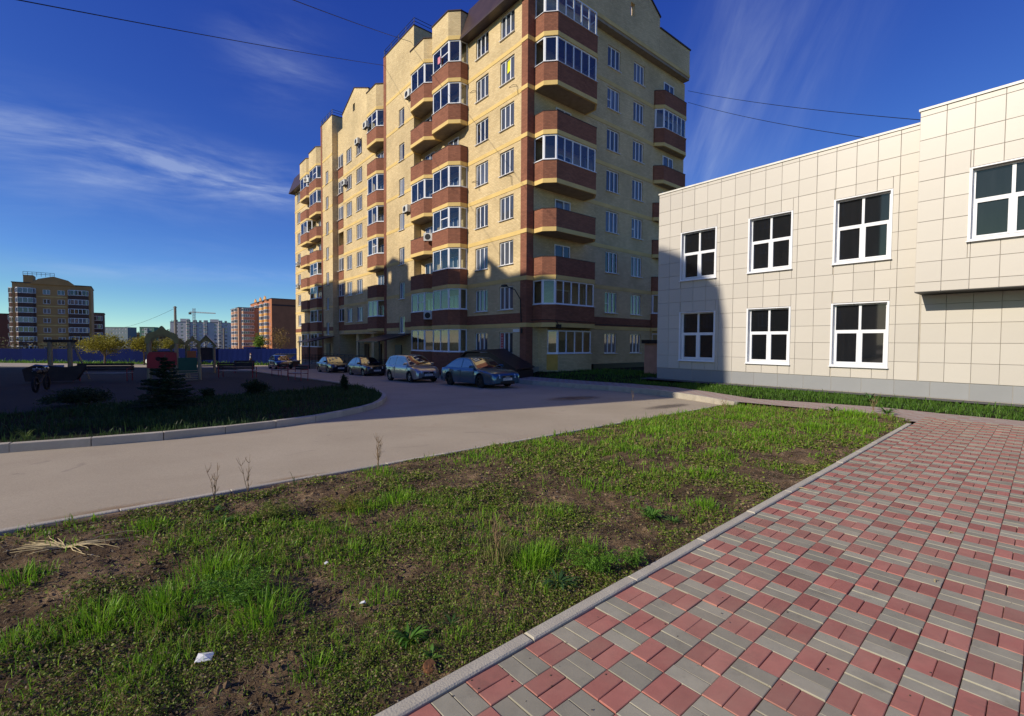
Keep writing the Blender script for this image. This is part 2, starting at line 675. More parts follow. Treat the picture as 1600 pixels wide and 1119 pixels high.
def zu(s, v):
    """height of the upper level (walkway, lawn, foot of the panel building)"""
    s = np.asarray(s, float)
    v = np.asarray(v, float)
    k = np.interp(s, [-14, -4, -0.5, 3, 8, 14, 24], [0, -0.005, -0.13, -0.17, -0.29, -0.38, -0.5])
    top = np.interp(s, [-14, -4, 4, 12, 16, 24], [0.03, 0.03, 0.04, 0.0, -0.05, -0.1])
    t = np.clip((v - vmin(s) - 0.6) / 2.2, 0, 1)
    t = t * t * (3 - 2 * t)
    return k * (1 - t) + top * t


# ---- materials of the ground
def road_mat():
    m, N, L, p = nmat('dusty_asphalt')
    p.inputs['Roughness'].default_value = 0.9
    p.inputs['Specular IOR Level'].default_value = 0.25
    tc = N.new('ShaderNodeTexCoord')
    def noise(s, d, r=0.55, dist=0.0):
        n = N.new('ShaderNodeTexNoise')
        n.inputs['Scale'].default_value = s
        n.inputs['Detail'].default_value = d
        n.inputs['Roughness'].default_value = r
        n.inputs['Distortion'].default_value = dist
        L.new(tc.outputs['Object'], n.inputs['Vector'])
        return n.outputs['Fac']
    r1 = N.new('ShaderNodeValToRGB')
    r1.color_ramp.elements[0].position = 0.32
    r1.color_ramp.elements[1].position = 0.68
    r1.color_ramp.elements[0].color = (0.385, 0.322, 0.232, 1)
    r1.color_ramp.elements[1].color = (0.455, 0.385, 0.282, 1)
    L.new(noise(0.45, 7, 0.6, 0.4), r1.inputs[0])
    # fine aggregate
    v = N.new('ShaderNodeTexVoronoi')
    v.inputs['Scale'].default_value = 110
    L.new(tc.outputs['Object'], v.inputs['Vector'])
    mr = N.new('ShaderNodeMapRange')
    mr.inputs['To Min'].default_value = 0.86
    mr.inputs['To Max'].default_value = 1.12
    L.new(v.outputs['Color'], mr.inputs['Value'])
    hs = N.new('ShaderNodeHueSaturation')
    L.new(r1.outputs[0], hs.inputs['Color'])
    L.new(mr.outputs[0], hs.inputs['Value'])
    # sandy drifts and oil stains
    a = N.new('ShaderNodeMapRange')
    a.inputs['From Min'].default_value = 0.60
    a.inputs['From Max'].default_value = 0.74
    a.inputs['To Max'].default_value = 0.55
    L.new(noise(0.9, 5, 0.6, 0.6), a.inputs['Value'])
    m1 = N.new('ShaderNodeMixRGB')
    m1.inputs['Color2'].default_value = (0.36, 0.27, 0.19, 1)
    L.new(a.outputs[0], m1.inputs['Fac'])
    L.new(hs.outputs[0], m1.inputs['Color1'])
    b = N.new('ShaderNodeMapRange')
    b.inputs['From Min'].default_value = 0.66
    b.inputs['From Max'].default_value = 0.76
    b.inputs['To Max'].default_value = 0.5
    L.new(noise(1.7, 4, 0.5, 0.8), b.inputs['Value'])
    m2 = N.new('ShaderNodeMixRGB')
    m2.inputs['Color2'].default_value = (0.16, 0.14, 0.125, 1)
    L.new(b.outputs[0], m2.inputs['Fac'])
    L.new(m1.outputs[0], m2.inputs['Color1'])
    L.new(m2.outputs[0], p.inputs['Base Color'])
    bp = N.new('ShaderNodeBump')
    bp.inputs['Strength'].default_value = 0.35
    bp.inputs['Distance'].default_value = 0.006
    L.new(noise(140, 3), bp.inputs['Height'])
    L.new(bp.outputs[0], p.inputs['Normal'])
    return m


def soil_mat(name, c0, c1, c2, s=2.2, bump=0.9):
    m, N, L, p = nmat(name)
    p.inputs['Roughness'].default_value = 1.0
    p.inputs['Specular IOR Level'].default_value = 0.1
    tc = N.new('ShaderNodeTexCoord')
    n1 = N.new('ShaderNodeTexNoise')
    n1.inputs['Scale'].default_value = s
    n1.inputs['Detail'].default_value = 8
    n1.inputs['Roughness'].default_value = 0.68
    L.new(tc.outputs['Object'], n1.inputs['Vector'])
    r = N.new('ShaderNodeValToRGB')
    r.color_ramp.elements[0].position = 0.32
    r.color_ramp.elements[0].color = rgb(c0)
    r.color_ramp.elements[1].position = 0.68
    r.color_ramp.elements[1].color = rgb(c2)
    e = r.color_ramp.elements.new(0.5)
    e.color = rgb(c1)
    L.new(n1.outputs['Fac'], r.inputs[0])
    L.new(r.outputs[0], p.inputs['Base Color'])
    n2 = N.new('ShaderNodeTexNoise')
    n2.inputs['Scale'].default_value = 55
    n2.inputs['Detail'].default_value = 6
    n2.inputs['Roughness'].default_value = 0.7
    L.new(tc.outputs['Object'], n2.inputs['Vector'])
    bp = N.new('ShaderNodeBump')
    bp.inputs['Strength'].default_value = bump
    bp.inputs['Distance'].default_value = 0.03
    L.new(n2.outputs['Fac'], bp.inputs['Height'])
    L.new(bp.outputs[0], p.inputs['Normal'])
    return m


def paver_mat(name, c, dirtc):
    m, N, L, p = nmat(name)
    p.inputs['Roughness'].default_value = 0.78
    p.inputs['Specular IOR Level'].default_value = 0.35
    tc = N.new('ShaderNodeTexCoord')
    ge = N.new('ShaderNodeNewGeometry')
    at = N.new('ShaderNodeAttribute')
    at.attribute_name = 'rnd'
    oi = N.new('ShaderNodeObjectInfo')
    sm = N.new('ShaderNodeMath')
    L.new(at.outputs['Fac'], sm.inputs[0])
    L.new(oi.outputs['Random'], sm.inputs[1])
    fr = N.new('ShaderNodeMath')
    fr.operation = 'FRACT'
    L.new(sm.outputs[0], fr.inputs[0])
    mr = N.new('ShaderNodeMapRange')
    mr.inputs['To Min'].default_value = 0.78
    mr.inputs['To Max'].default_value = 1.15
    L.new(fr.outputs[0], mr.inputs['Value'])
    n1 = N.new('ShaderNodeTexNoise')
    n1.inputs['Scale'].default_value = 7.0
    n1.inputs['Detail'].default_value = 6
    n1.inputs['Roughness'].default_value = 0.62
    L.new(ge.outputs['Position'], n1.inputs['Vector'])
    rp = N.new('ShaderNodeValToRGB')
    rp.color_ramp.elements[0].position = 0.30
    rp.color_ramp.elements[1].position = 0.72
    rp.color_ramp.elements[0].color = rgb(scl(c, 0.86))
    rp.color_ramp.elements[1].color = rgb(scl(c, 1.10))
    L.new(n1.outputs['Fac'], rp.inputs[0])
    hs = N.new('ShaderNodeHueSaturation')
    L.new(rp.outputs[0], hs.inputs['Color'])
    L.new(mr.outputs[0], hs.inputs['Value'])
    # dust lying on the paving in drifts
    n2 = N.new('ShaderNodeTexNoise')
    n2.inputs['Scale'].default_value = 1.1
    n2.inputs['Detail'].default_value = 7
    n2.inputs['Roughness'].default_value = 0.66
    L.new(ge.outputs['Position'], n2.inputs['Vector'])
    m2 = N.new('ShaderNodeMapRange')
    m2.inputs['From Min'].default_value = 0.42
    m2.inputs['From Max'].default_value = 0.72
    m2.inputs['To Max'].default_value = 0.42
    L.new(n2.outputs['Fac'], m2.inputs['Value'])
    mx = N.new('ShaderNodeMixRGB')
    mx.inputs['Color2'].default_value = rgb(dirtc)
    L.new(m2.outputs[0], mx.inputs['Fac'])
    L.new(hs.outputs[0], mx.inputs['Color1'])
    # darker blotches and scuffs
    n4 = N.new('ShaderNodeTexNoise')
    n4.inputs['Scale'].default_value = 3.1
    n4.inputs['Detail'].default_value = 8
    n4.inputs['Roughness'].default_value = 0.72
    n4.inputs['Distortion'].default_value = 0.5
    L.new(ge.outputs['Position'], n4.inputs['Vector'])
    m4 = N.new('ShaderNodeMapRange')
    m4.inputs['From Min'].default_value = 0.56
    m4.inputs['From Max'].default_value = 0.72
    m4.inputs['To Max'].default_value = 0.40
    L.new(n4.outputs['Fac'], m4.inputs['Value'])
    mx4 = N.new('ShaderNodeMixRGB')
    mx4.inputs['Color2'].default_value = (0.13, 0.105, 0.08, 1)
    L.new(m4.outputs[0], mx4.inputs['Fac'])
    L.new(mx.outputs[0], mx4.inputs['Color1'])
    L.new(mx4.outputs[0], p.inputs['Base Color'])
    n3 = N.new('ShaderNodeTexNoise')
    n3.inputs['Scale'].default_value = 260
    n3.inputs['Detail'].default_value = 3
    L.new(ge.outputs['Position'], n3.inputs['Vector'])
    bp = N.new('ShaderNodeBump')
    bp.inputs['Strength'].default_value = 0.22
    bp.inputs['Distance'].default_value = 0.003
    L.new(n3.outputs['Fac'], bp.inputs['Height'])
    L.new(bp.outputs[0], p.inputs['Normal'])
    return m


def walk_mat():
    """the same paving seen too far off to build: squares of red and grey"""
    m, N, L, p = nmat('walkway_paving')
    p.inputs['Roughness'].default_value = 0.85
    tc = N.new('ShaderNodeTexCoord')
    mp = N.new('ShaderNodeMapping')
    mp.inputs['Rotation'].default_value = (0, 0, -ANG)
    mp.inputs['Scale'].default_value = (5, 5, 5)
    L.new(tc.outputs['Object'], mp.inputs['Vector'])
    ck = N.new('ShaderNodeTexChecker')
    ck.inputs['Scale'].default_value = 1.0
    ck.inputs['Color1'].default_value = (0.33, 0.20, 0.17, 1)
    ck.inputs['Color2'].default_value = (0.36, 0.33, 0.29, 1)
    L.new(mp.outputs[0], ck.inputs['Vector'])
    n2 = N.new('ShaderNodeTexNoise')
    n2.inputs['Scale'].default_value = 1.3
    n2.inputs['Detail'].default_value = 6
    L.new(tc.outputs['Object'], n2.inputs['Vector'])
    mx = N.new('ShaderNodeMixRGB')
    mx.inputs['Color2'].default_value = (0.38, 0.29, 0.24, 1)
    L.new(n2.outputs['Fac'], mx.inputs['Fac'])
    L.new(ck.outputs[0], mx.inputs['Color1'])
    L.new(mx.outputs[0], p.inputs['Base Color'])
    return m


M['road'] = road_mat()
M['soil'] = soil_mat('plot_soil', (0.048, 0.035, 0.022), (0.150, 0.100, 0.058), (0.35, 0.238, 0.138))
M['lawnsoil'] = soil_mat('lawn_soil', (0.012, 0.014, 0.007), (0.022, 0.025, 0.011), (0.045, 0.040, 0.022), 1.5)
M['groundsoil'] = soil_mat('far_ground', (0.06, 0.06, 0.03), (0.10, 0.09, 0.05), (0.14, 0.12, 0.08), 0.2)
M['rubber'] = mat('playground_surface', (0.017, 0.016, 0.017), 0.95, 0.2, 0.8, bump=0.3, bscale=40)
M['pred'] = paver_mat('red_paver', (0.42, 0.160, 0.122), (0.43, 0.30, 0.21))
M['pgrey'] = paver_mat('grey_paver', (0.345, 0.320, 0.238), (0.41, 0.35, 0.25))
M['sand'] = soil_mat('joint_sand', (0.05, 0.042, 0.035), (0.09, 0.075, 0.06), (0.17, 0.14, 0.11), 5)
M['walk'] = walk_mat()
M['apron'] = mat('concrete_apron', (0.11, 0.105, 0.10), 0.9, 0.2, 2, bump=0.3)

# ---- ground sheet to the horizon
gx = np.concatenate([-np.geomspace(3500, 70, 16), np.linspace(-60, 60, 25), np.geomspace(70, 3500, 16)])
gy = np.concatenate([-np.geomspace(1500, 40, 10), np.linspace(-30, 110, 29), np.geomspace(130, 4500, 16)])
GX, GY = np.meshgrid(gx, gy)
GZ = np.clip(zr(GX, GY), -4.0, 0.0) - 0.45
vv = np.stack([GX.ravel(), GY.ravel(), GZ.ravel()], -1)
nx = len(gx)
ii = (np.arange(len(gy) - 1)[:, None] * nx + np.arange(nx - 1)[None, :]).ravel()
ff = np.stack([ii, ii + 1, ii + nx + 1, ii + nx], -1).ravel()
struct(link('ground', np_mesh('ground', vv, ff, 4, M['groundsoil'])))

# ---- road: one plane that falls away from the camera
edge = [ab(a, bmax(a) + 0.08) for a in np.linspace(-16, 13.9, 12)]
side = [(float(p[0]), float(p[1])) for p in (CORNER - EW * 1.7 - E1 * t for t in (3, 15, 30, 49, 62))]
outline = edge + K_PTS + side + [(-24, 84), (-130, 104), (-130, -30), (-30, -30)]
mb = MB()
mb.poly([(x, y, zr(x, y)) for x, y in outline])
struct(mb.build('road', M['road']))

# manhole cover in the road
mh = MB()
i0 = [(0.32 * math.cos(t), 0.32 * math.sin(t)) for t in np.linspace(0, 2 * math.pi, 25)[:-1]]
mh.prism(i0, 0.0, 0.012)
hx, hy = 2.3, 17.2
o = mh.build('manhole_cover', mat('rusty_iron', (0.16, 0.10, 0.06), 0.8, 0.3, 8), loc=(hx, hy, zr(hx, hy)))
tag(o, 'rusty round manhole cover lying in the road near the walkway kerb', 'manhole')

# dried mud and sand washed onto the road, ragged at the rim
def mud_mat(name, col):
    m, N, L, p = nmat(name)
    out = N['Material Output']
    p.inputs['Roughness'].default_value = 1.0
    tc = N.new('ShaderNodeTexCoord')
    gr = N.new('ShaderNodeTexGradient')
    gr.gradient_type = 'SPHERICAL'
    L.new(tc.outputs['Object'], gr.inputs['Vector'])
    nz = N.new('ShaderNodeTexNoise')
    nz.inputs['Scale'].default_value = 3.0
    nz.inputs['Detail'].default_value = 7
    nz.inputs['Roughness'].default_value = 0.7
    L.new(tc.outputs['Object'], nz.inputs['Vector'])
    ad = N.new('ShaderNodeMath')
    L.new(gr.outputs['Fac'], ad.inputs[0])
    L.new(nz.outputs['Fac'], ad.inputs[1])
    mr = N.new('ShaderNodeMapRange')
    mr.inputs['From Min'].default_value = 0.62
    mr.inputs['From Max'].default_value = 1.15
    mr.inputs['To Max'].default_value = 0.62
    L.new(ad.outputs[0], mr.inputs['Value'])
    p.inputs['Base Color'].default_value = rgb(col)
    tr = N.new('ShaderNodeBsdfTransparent')
    mx = N.new('ShaderNodeMixShader')
    L.new(mr.outputs[0], mx.inputs[0])
    L.new(tr.outputs[0], mx.inputs[1])
    L.new(p.outputs[0], mx.inputs[2])
    L.new(mx.outputs[0], out.inputs[0])
    return m


mudm = [mud_mat('washed_sand', (0.33, 0.22, 0.12)), mud_mat('damp_stain', (0.15, 0.12, 0.095))]
for (x, y, sx, sy, k, lb) in ((-4.05, 4.72, 0.75, 0.28, 0, 'faint sandy stain on the road at the left edge'), (-2.75, 5.95, 0.55, 0.26, 0, 'sandy stain on the road behind the dark sword-leaved plant'), (4.9, 14.6, 1.5, 0.45, 1, 'dark damp stain on the road at the far corner of the plot'), (2.3, 17.2, 1.6, 0.9, 0, 'brown stain around the manhole cover')):
    b = MB()
    b.poly([(math.cos(t), math.sin(t), 0) for t in np.linspace(0, 2 * math.pi, 25)[:-1]])
    o = b.build('road_stain', mudm[k], None, False, (x, y, zr(x, y) + 0.004))
    o.scale = (sx, sy, 1)
    o.rotation_euler = Vector((-0.0034, 0.0253, 1)).to_track_quat('Z', 'Y').to_euler()
    q_ = Matrix.Rotation(math.atan2(KD[1], KD[0]), 3, 'Z')
    o.rotation_euler = (Vector((-0.0034, 0.0253, 1)).rotation_difference(Vector((0, 0, 1))).inverted().to_matrix() @ q_).to_euler()
    tag(o, lb, 'stain', 'stains on the road')

# ---- upper level: lawn sheet and walkway
ss = np.linspace(-14, 24, 96)
rows = []
for s in ss:
    v0 = float(vmin(s)) + 0.06
    rows.append([v0 + (30 - v0) * t for t in np.concatenate([np.linspace(0, 0.2, 24), np.linspace(0.24, 1, 10)])])
VV = np.array(rows)
SS = np.repeat(ss[:, None], VV.shape[1], 1)
XY = KQ[None, None] - E1 * SS[..., None] + EW * VV[..., None]
ZZ = zu(SS, VV) - 0.03
vv = np.concatenate([XY, ZZ[..., None]], -1).reshape(-1, 3)
nx = VV.shape[1]
ii = (np.arange(len(ss) - 1)[:, None] * nx + np.arange(nx - 1)[None, :]).ravel()
ff = np.stack([ii, ii + 1, ii + nx + 1, ii + nx], -1).ravel()
struct(link('lawn', np_mesh('lawn', vv, ff, 4, M['lawnsoil'], smooth=True)))

WALK_W = lambda s: np.interp(s, [-6, -4.5, -1, 0.5, 3, 24], [1.78, 1.72, 1.15, 1.15, 1.2, 1.3])
ss = np.linspace(-9.0, 14.2, 110)
vv, ff = [], []
for k, s in enumerate(ss):
    for t in (0.07, 1.0):
        v = float(vmin(s)) + float(WALK_W(s)) * t if t > 0.5 else float(vmin(s)) + (0.07 if s > -3.0 else 0.07 - 0.16 * min(2.0, -3.0 - s))
        x, y = svxy(s, v)
        vv.append((x, y, float(zu(s, v)) - (0.004 if s > -4.4 else 0.010)))
    if k:
        ff += [2 * k - 2, 2 * k, 2 * k + 1, 2 * k - 1]
struct(link('walkway', np_mesh('walkway', np.array(vv), np.array(ff), 4, M['walk'])))
# apron at the foot of the panel-clad building
mb = MB()
q0, q1 = sv(*RB0)[1], None
for k in range(12):
    s0, s1 = 5.6 - k * 1.9, 5.6 - (k + 1) * 1.9
    pts = []
    for s, v in ((s0, 3.25), (s1, 3.25), (s1, 4.2), (s0, 4.2)):
        x, y = svxy(s, v)
        pts.append((x, y, 0.05))
    mb.poly(pts[::-1])
struct(mb.build('apron', M['apron']))

# ---- kerbs, stone by stone
_kmesh = {}


def kerb_run(par, pts, width, height, ztop, mt, step=1.0, off=0.0):
    """kerb stones one metre long along a polyline; ztop(x,y) is the height of their tops"""
    pts = [np.array(p, float) for p in pts]
    seg = [np.linalg.norm(pts[i + 1] - pts[i]) for i in range(len(pts) - 1)]
    cum = np.concatenate([[0], np.cumsum(seg)])

    def at(d):
        i = min(max(int(np.searchsorted(cum, d)) - 1, 0), len(seg) - 1)
        t = (d - cum[i]) / seg[i]
        return pts[i] + (pts[i + 1] - pts[i]) * t
    n = int(cum[-1] / step)
    key = (width, height, step, mt.name)
    if key not in _kmesh:
        b = MB()
        b.bevbox(-step / 2 + 0.004, step / 2 - 0.004, -width / 2, width / 2, -height, 0.0, 0.008)
        _kmesh[key] = b.mesh('kerb_stone', mt)
    for k in range(n):
        p, q = at(k * step + off), at(min((k + 1) * step + off, cum[-1] - 1e-4))
        c = (p + q) / 2
        d = q - p
        o = link('kerb_stone', _kmesh[key], par)
        z0, z1 = ztop(*p), ztop(*q)
        o.location = (c[0], c[1], (z0 + z1) / 2 + random.uniform(-0.003, 0.003))
        o.rotation_euler = (random.uniform(-0.01, 0.01), -math.atan2(z1 - z0, step), math.atan2(d[1], d[0]) + random.uniform(-0.004, 0.004))


def kerb_parent():
    o = link('kerb', None)
    return struct(o)


kp = kerb_parent()
kerb_run(kp, [ab(-5.33, 0.045), ab(12.55, 0.045)], 0.082, 0.2, lambda x, y: 0.014, M['concrete'])
kp = kerb_parent()
kerb_run(kp, [ab(a, bmax(a) + 0.045) for a in np.linspace(-14, 13.8, 8)], 0.08, 0.2, lambda x, y: zr(x, y) + 0.018, M['conc_old'])
kp = kerb_parent()
kerb_run(kp, K_PTS, 0.15, 0.4, lambda x, y: float(zu(sv(x, y)[0], sv(x, y)[1] + 0.05)) + 0.006, M['conc_old'])
ISL = [(-20, 0.2), (-12.0, 5.1), (-9.6, 6.6), (-8.3, 7.45), (-7.15, 8.15), (-6.12, 8.93), (-5.22, 10.02), (-4.55, 11.2), (-4.16, 12.66), (-4.05, 14.0), (-4.19, 15.32), (-4.6, 17.1), (-5.55, 19.34), (-7.15, 21.82), (-9.57, 25.0), (-13.19, 29.25), (-18.3, 35.24), (-24.0, 42.0), (-30.5, 49.5)]
kp = kerb_parent()
kerb_run(kp, [(x - 0.06, y + 0.02) for x, y in ISL], 0.15, 0.35, lambda x, y: zr(x, y) + 0.15, M['conc_old'])

# ---- the playground island
mb = MB()
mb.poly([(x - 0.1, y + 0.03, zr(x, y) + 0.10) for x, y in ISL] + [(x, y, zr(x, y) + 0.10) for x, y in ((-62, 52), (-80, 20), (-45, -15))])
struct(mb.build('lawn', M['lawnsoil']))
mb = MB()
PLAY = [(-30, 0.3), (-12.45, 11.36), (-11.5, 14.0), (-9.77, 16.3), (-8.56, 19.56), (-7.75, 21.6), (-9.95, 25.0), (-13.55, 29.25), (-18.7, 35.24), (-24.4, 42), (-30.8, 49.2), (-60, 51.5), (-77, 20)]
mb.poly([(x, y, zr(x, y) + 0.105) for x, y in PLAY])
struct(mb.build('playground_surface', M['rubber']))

# ---- paving: every slab near the camera is an object, the rest one mesh
base = MB()
base.poly([(x, y, -0.018) for x, y in (ab(-4, 0.0), ab(-4, -9), ab(14, -9), ab(14, 0.0))])
pave = struct(base.build('pavement', M['sand']))


def paver_geo(lx, ly, t=0.06, b=0.003):
    x, y = lx / 2, ly / 2
    V = [(-x, -y, -t), (x, -y, -t), (x, y, -t), (-x, y, -t), (-x, -y, -b), (x, -y, -b), (x, y, -b), (-x, y, -b),
         (-x + b, -y + b, 0), (x - b, -y + b, 0), (x - b, y - b, 0), (-x + b, y - b, 0)]
    Fc = [(0, 1, 5, 4), (1, 2, 6, 5), (2, 3, 7, 6), (3, 0, 4, 7), (4, 5, 9, 8), (5, 6, 10, 9), (6, 7, 11, 10), (7, 4, 8, 11), (8, 9, 10, 11)]
    return np.array(V), np.array(Fc)


PV, PF = paver_geo(0.1955, 0.0965)
kang = math.atan2(KD[1], KD[0])
cells = []
for i in range(-10, 66):
    for j in range(0, 42):
        red = (i + j) % 2 == 1
        for k in (0, 1):
            if red:
                a, b, rot = (i + 0.5) * 0.2, -(j + 0.25 + 0.5 * k) * 0.2, 0.0
            else:
                a, b, rot = (i + 0.25 + 0.5 * k) * 0.2, -(j + 0.5) * 0.2, math.pi / 2
            x, y = ab(a, b - 0.004)
            s, v = sv(x, y)
            if v > 0.36 or x > 1.09 * max(y, 0) + 2.6 or x < -1.1 * max(y, 0) - 1.5 or y < 0.9:
                continue
            cells.append((x, y, rot, red))
inview = [k for k, c in enumerate(cells) if c[1] > 1.92 and abs(c[0]) < 1.09 * c[1]]
inview.sort(key=lambda k: cells[k][0] ** 2 + cells[k][1] ** 2)
near = set(inview[:300])
pm = {}
for red in (True, False):
    me = np_mesh('paver', PV, PF.ravel(), 4, M['pred'] if red else M['pgrey'], {'rnd': ('POINT', np.zeros(len(PV)))})
    pm[red] = me
bv, bf, brnd, bmi = [], [], [], []
for k, (x, y, rot, red) in enumerate(cells):
    dz = random.gauss(0, 0.0016)
    tx, ty = random.gauss(0, 0.005), random.gauss(0, 0.005)
    ro = kang + rot + random.gauss(0, 0.006)
    jx, jy = random.gauss(0, 0.0008), random.gauss(0, 0.0008)
    if k in near:
        o = link('paver', pm[red], pave, (x + jx, y + jy, dz))
        o.rotation_euler = (tx, ty, ro)
    else:
        c, s = math.cos(ro), math.sin(ro)
        q = PV.copy()
        q[:, 2] += PV[:, 0] * -ty + PV[:, 1] * tx + dz
        q[:, 0], q[:, 1] = PV[:, 0] * c - PV[:, 1] * s + x + jx, PV[:, 0] * s + PV[:, 1] * c + y + jy
        bf.append(PF + 12 * len(bv))
        bv.append(q)
        brnd.append(np.full(12, random.random()))
        bmi += [0 if red else 1] * 9
o = link('paver', np_mesh('paver', np.concatenate(bv), np.concatenate(bf).ravel(), 4, [M['pred'], M['pgrey']], {'rnd': ('POINT', np.concatenate(brnd))}, midx=np.array(bmi)), pave)
o['kind'] = 'stuff'

# ---- the plot of rough soil between paving and road
a_ = np.arange(-7.0, 14.4, 0.036)
t_ = np.linspace(0, 1, 128)
A, T = np.meshgrid(a_, t_, indexing='ij')
bend = 12.6 + 0.27 * (T * 4.9)                       # slanted far end
A = np.minimum(A, bend)
BB = 0.085 + (bmax(A) - 0.0 - 0.085) * T


def plot_z(A, BB):
    X = KO[0] + KD[0] * A + KL[0] * BB
    Y = KO[1] + KD[1] * A + KL[1] * BB
    t = np.clip((BB - 0.08) / (bmax(A) - 0.08), 0, 1)
    zb = -0.022 * (1 - t) + (zr(X, Y) - 0.008) * t
    edge = np.clip(np.minimum(t, 1 - t) / 0.08, 0, 1)
    endb = np.clip((12.6 + 0.27 * BB - A) / 0.6, 0, 1)
    zb = zb * endb + (1 - endb) * np.minimum(zb + 0.05, 0.0)
    big = (fbm(A * 0.7 + 9, BB * 0.7, 3, 3) - 0.5) * 0.16
    mid = (fbm(A * 4 + 3, BB * 4 + 7, 3, 21) - 0.5) * 0.065
    clod = np.abs(fbm(A * 15, BB * 15, 3, 5) - 0.5) * 0.085
    return X, Y, zb + (big * 0.6 + mid + clod) * (0.25 + 0.75 * edge) - 0.012


PX, PY, PZ = plot_z(A, BB)
vv = np.stack([PX.ravel(), PY.ravel(), PZ.ravel()], -1)
nx = len(t_)
ii = (np.arange(len(a_) - 1)[:, None] * nx + np.arange(nx - 1)[None, :]).ravel()
ff = np.stack([ii, ii + nx, ii + nx + 1, ii + 1], -1).ravel()
struct(link('plot_soil', np_mesh('plot_soil', vv, ff, 4, M['soil'], smooth=True)))

# ================================================================== buildings
def cells_wall(mb, mp, u0, u1, z0, z1, holes, d=0.14, m=0, mr=None):
    """flat wall with rectangular openings and their reveals; mp(u, z, depth) gives the point"""
    us = sorted({u0, u1} | {min(max(h[k], u0), u1) for h in holes for k in (0, 1)})
    zs = sorted({z0, z1} | {min(max(h[k], z0), z1) for h in holes for k in (2, 3)})
    for i in range(len(us) - 1):
        # merge vertically as far as possible
        j = 0
        while j < len(zs) - 1:
            uc = (us[i] + us[i + 1]) / 2

            def inh(jj):
                zc = (zs[jj] + zs[jj + 1]) / 2
                return any(h[0] < uc < h[1] and h[2] < zc < h[3] for h in holes)
            if inh(j):
                j += 1
                continue
            k = j
            while k + 1 < len(zs) - 1 and not inh(k + 1):
                k += 1
            a, b, c, e = us[i], us[i + 1], zs[j], zs[k + 1]
            mb.poly([mp(a, c, 0), mp(b, c, 0), mp(b, e, 0), mp(a, e, 0)], m)
            j = k + 1
    mr = m if mr is None else mr
    for (a, b, c, e) in holes:
        mb.poly([mp(a, c, 0), mp(a, e, 0), mp(a, e, d), mp(a, c, d)], mr)
        mb.poly([mp(b, e, 0), mp(b, c, 0), mp(b, c, d), mp(b, e, d)], mr)
        mb.poly([mp(b, c, 0), mp(a, c, 0), mp(a, c, d), mp(b, c, d)], mr)
        mb.poly([mp(a, e, 0), mp(b, e, 0), mp(b, e, d), mp(a, e, d)], mr)


_wp = {}


def win_meshes(w, h, mulls=(1 / 3, 2 / 3), trans=(), sill=True, pane='pane', bar=0.065):
    key = (round(w, 2), round(h, 2), mulls, trans, sill, pane)
    if key in _wp:
        return _wp[key]
    f = MB()
    x = w / 2
    f.box(-x, x, 0.0, 0.06, 0, bar)
    f.box(-x, x, 0.0, 0.06, h - bar, h)
    f.box(-x, -x + bar, 0.0, 0.06, bar, h - bar)
    f.box(x - bar, x, 0.0, 0.06, bar, h - bar)
    for q in mulls:
        c = -x + w * q
        f.box(c - bar * 0.62, c + bar * 0.62, -0.012, 0.055, bar, h - bar)
    for (q0, q1, hz) in trans:
        f.box(-x + w * q0 + bar * 0.63, -x + w * q1 - bar * 0.63, 0.004, 0.05, h * hz - bar * 0.45, h * hz + bar * 0.45)
    p = MB()
    p.poly([(-x + 0.02, 0.035, 0.02), (x - 0.02, 0.035, 0.02), (x - 0.02, 0.035, h - 0.02), (-x + 0.02, 0.035, h - 0.02)])
    sme = None
    if sill:
        s = MB()
        s.box(-x - 0.04, x + 0.04, -0.19, 0.0, -0.035, -0.005)
        sme = s.mesh('sill', M['pvc'])
    _wp[key] = (f.mesh('window', M['pvc']), p.mesh('pane', M[pane]), sme)
    return _wp[key]


def put_window(par, meshes, loc, rz=0.0, name='window'):
    fo = link(name, meshes[0], par, loc, rz)
    link('pane', meshes[1], fo)
    if meshes[2]:
        link('sill', meshes[2], fo)
    return fo


def mitre(pts, th):
    """polyline shifted to its left by th, corners mitred"""
    P = [np.array(p, float) for p in pts]
    nrm = []
    for i in range(len(P) - 1):
        d = P[i + 1] - P[i]
        d /= np.linalg.norm(d)
        nrm.append(np.array((-d[1], d[0])))
    out = [P[0] + nrm[0] * th]
    for i in range(1, len(P) - 1):
        b = nrm[i - 1] + nrm[i]
        b /= np.linalg.norm(b)
        out.append(P[i] + b * th / max(0.3, b @ nrm[i]))
    out.append(P[-1] + nrm[-1] * th)
    return [tuple(p) for p in out]


def ring(mb, pts, th, z0, z1, m=0, out=0.0):
    """low wall that follows the polyline; outer face shifted outwards by out"""
    o_ = mitre(pts, -out) if out else [tuple(p) for p in pts]
    i_ = mitre(pts, th)
    for k in range(len(pts) - 1):
        mb.prism([o_[k], o_[k + 1], i_[k + 1], i_[k]], z0, z1, m)


ZB = [None, 0.0] + [2.70 + 2.748 * k for k in range(9)]       # ZB[k]: band under storey k
FH = 2.748

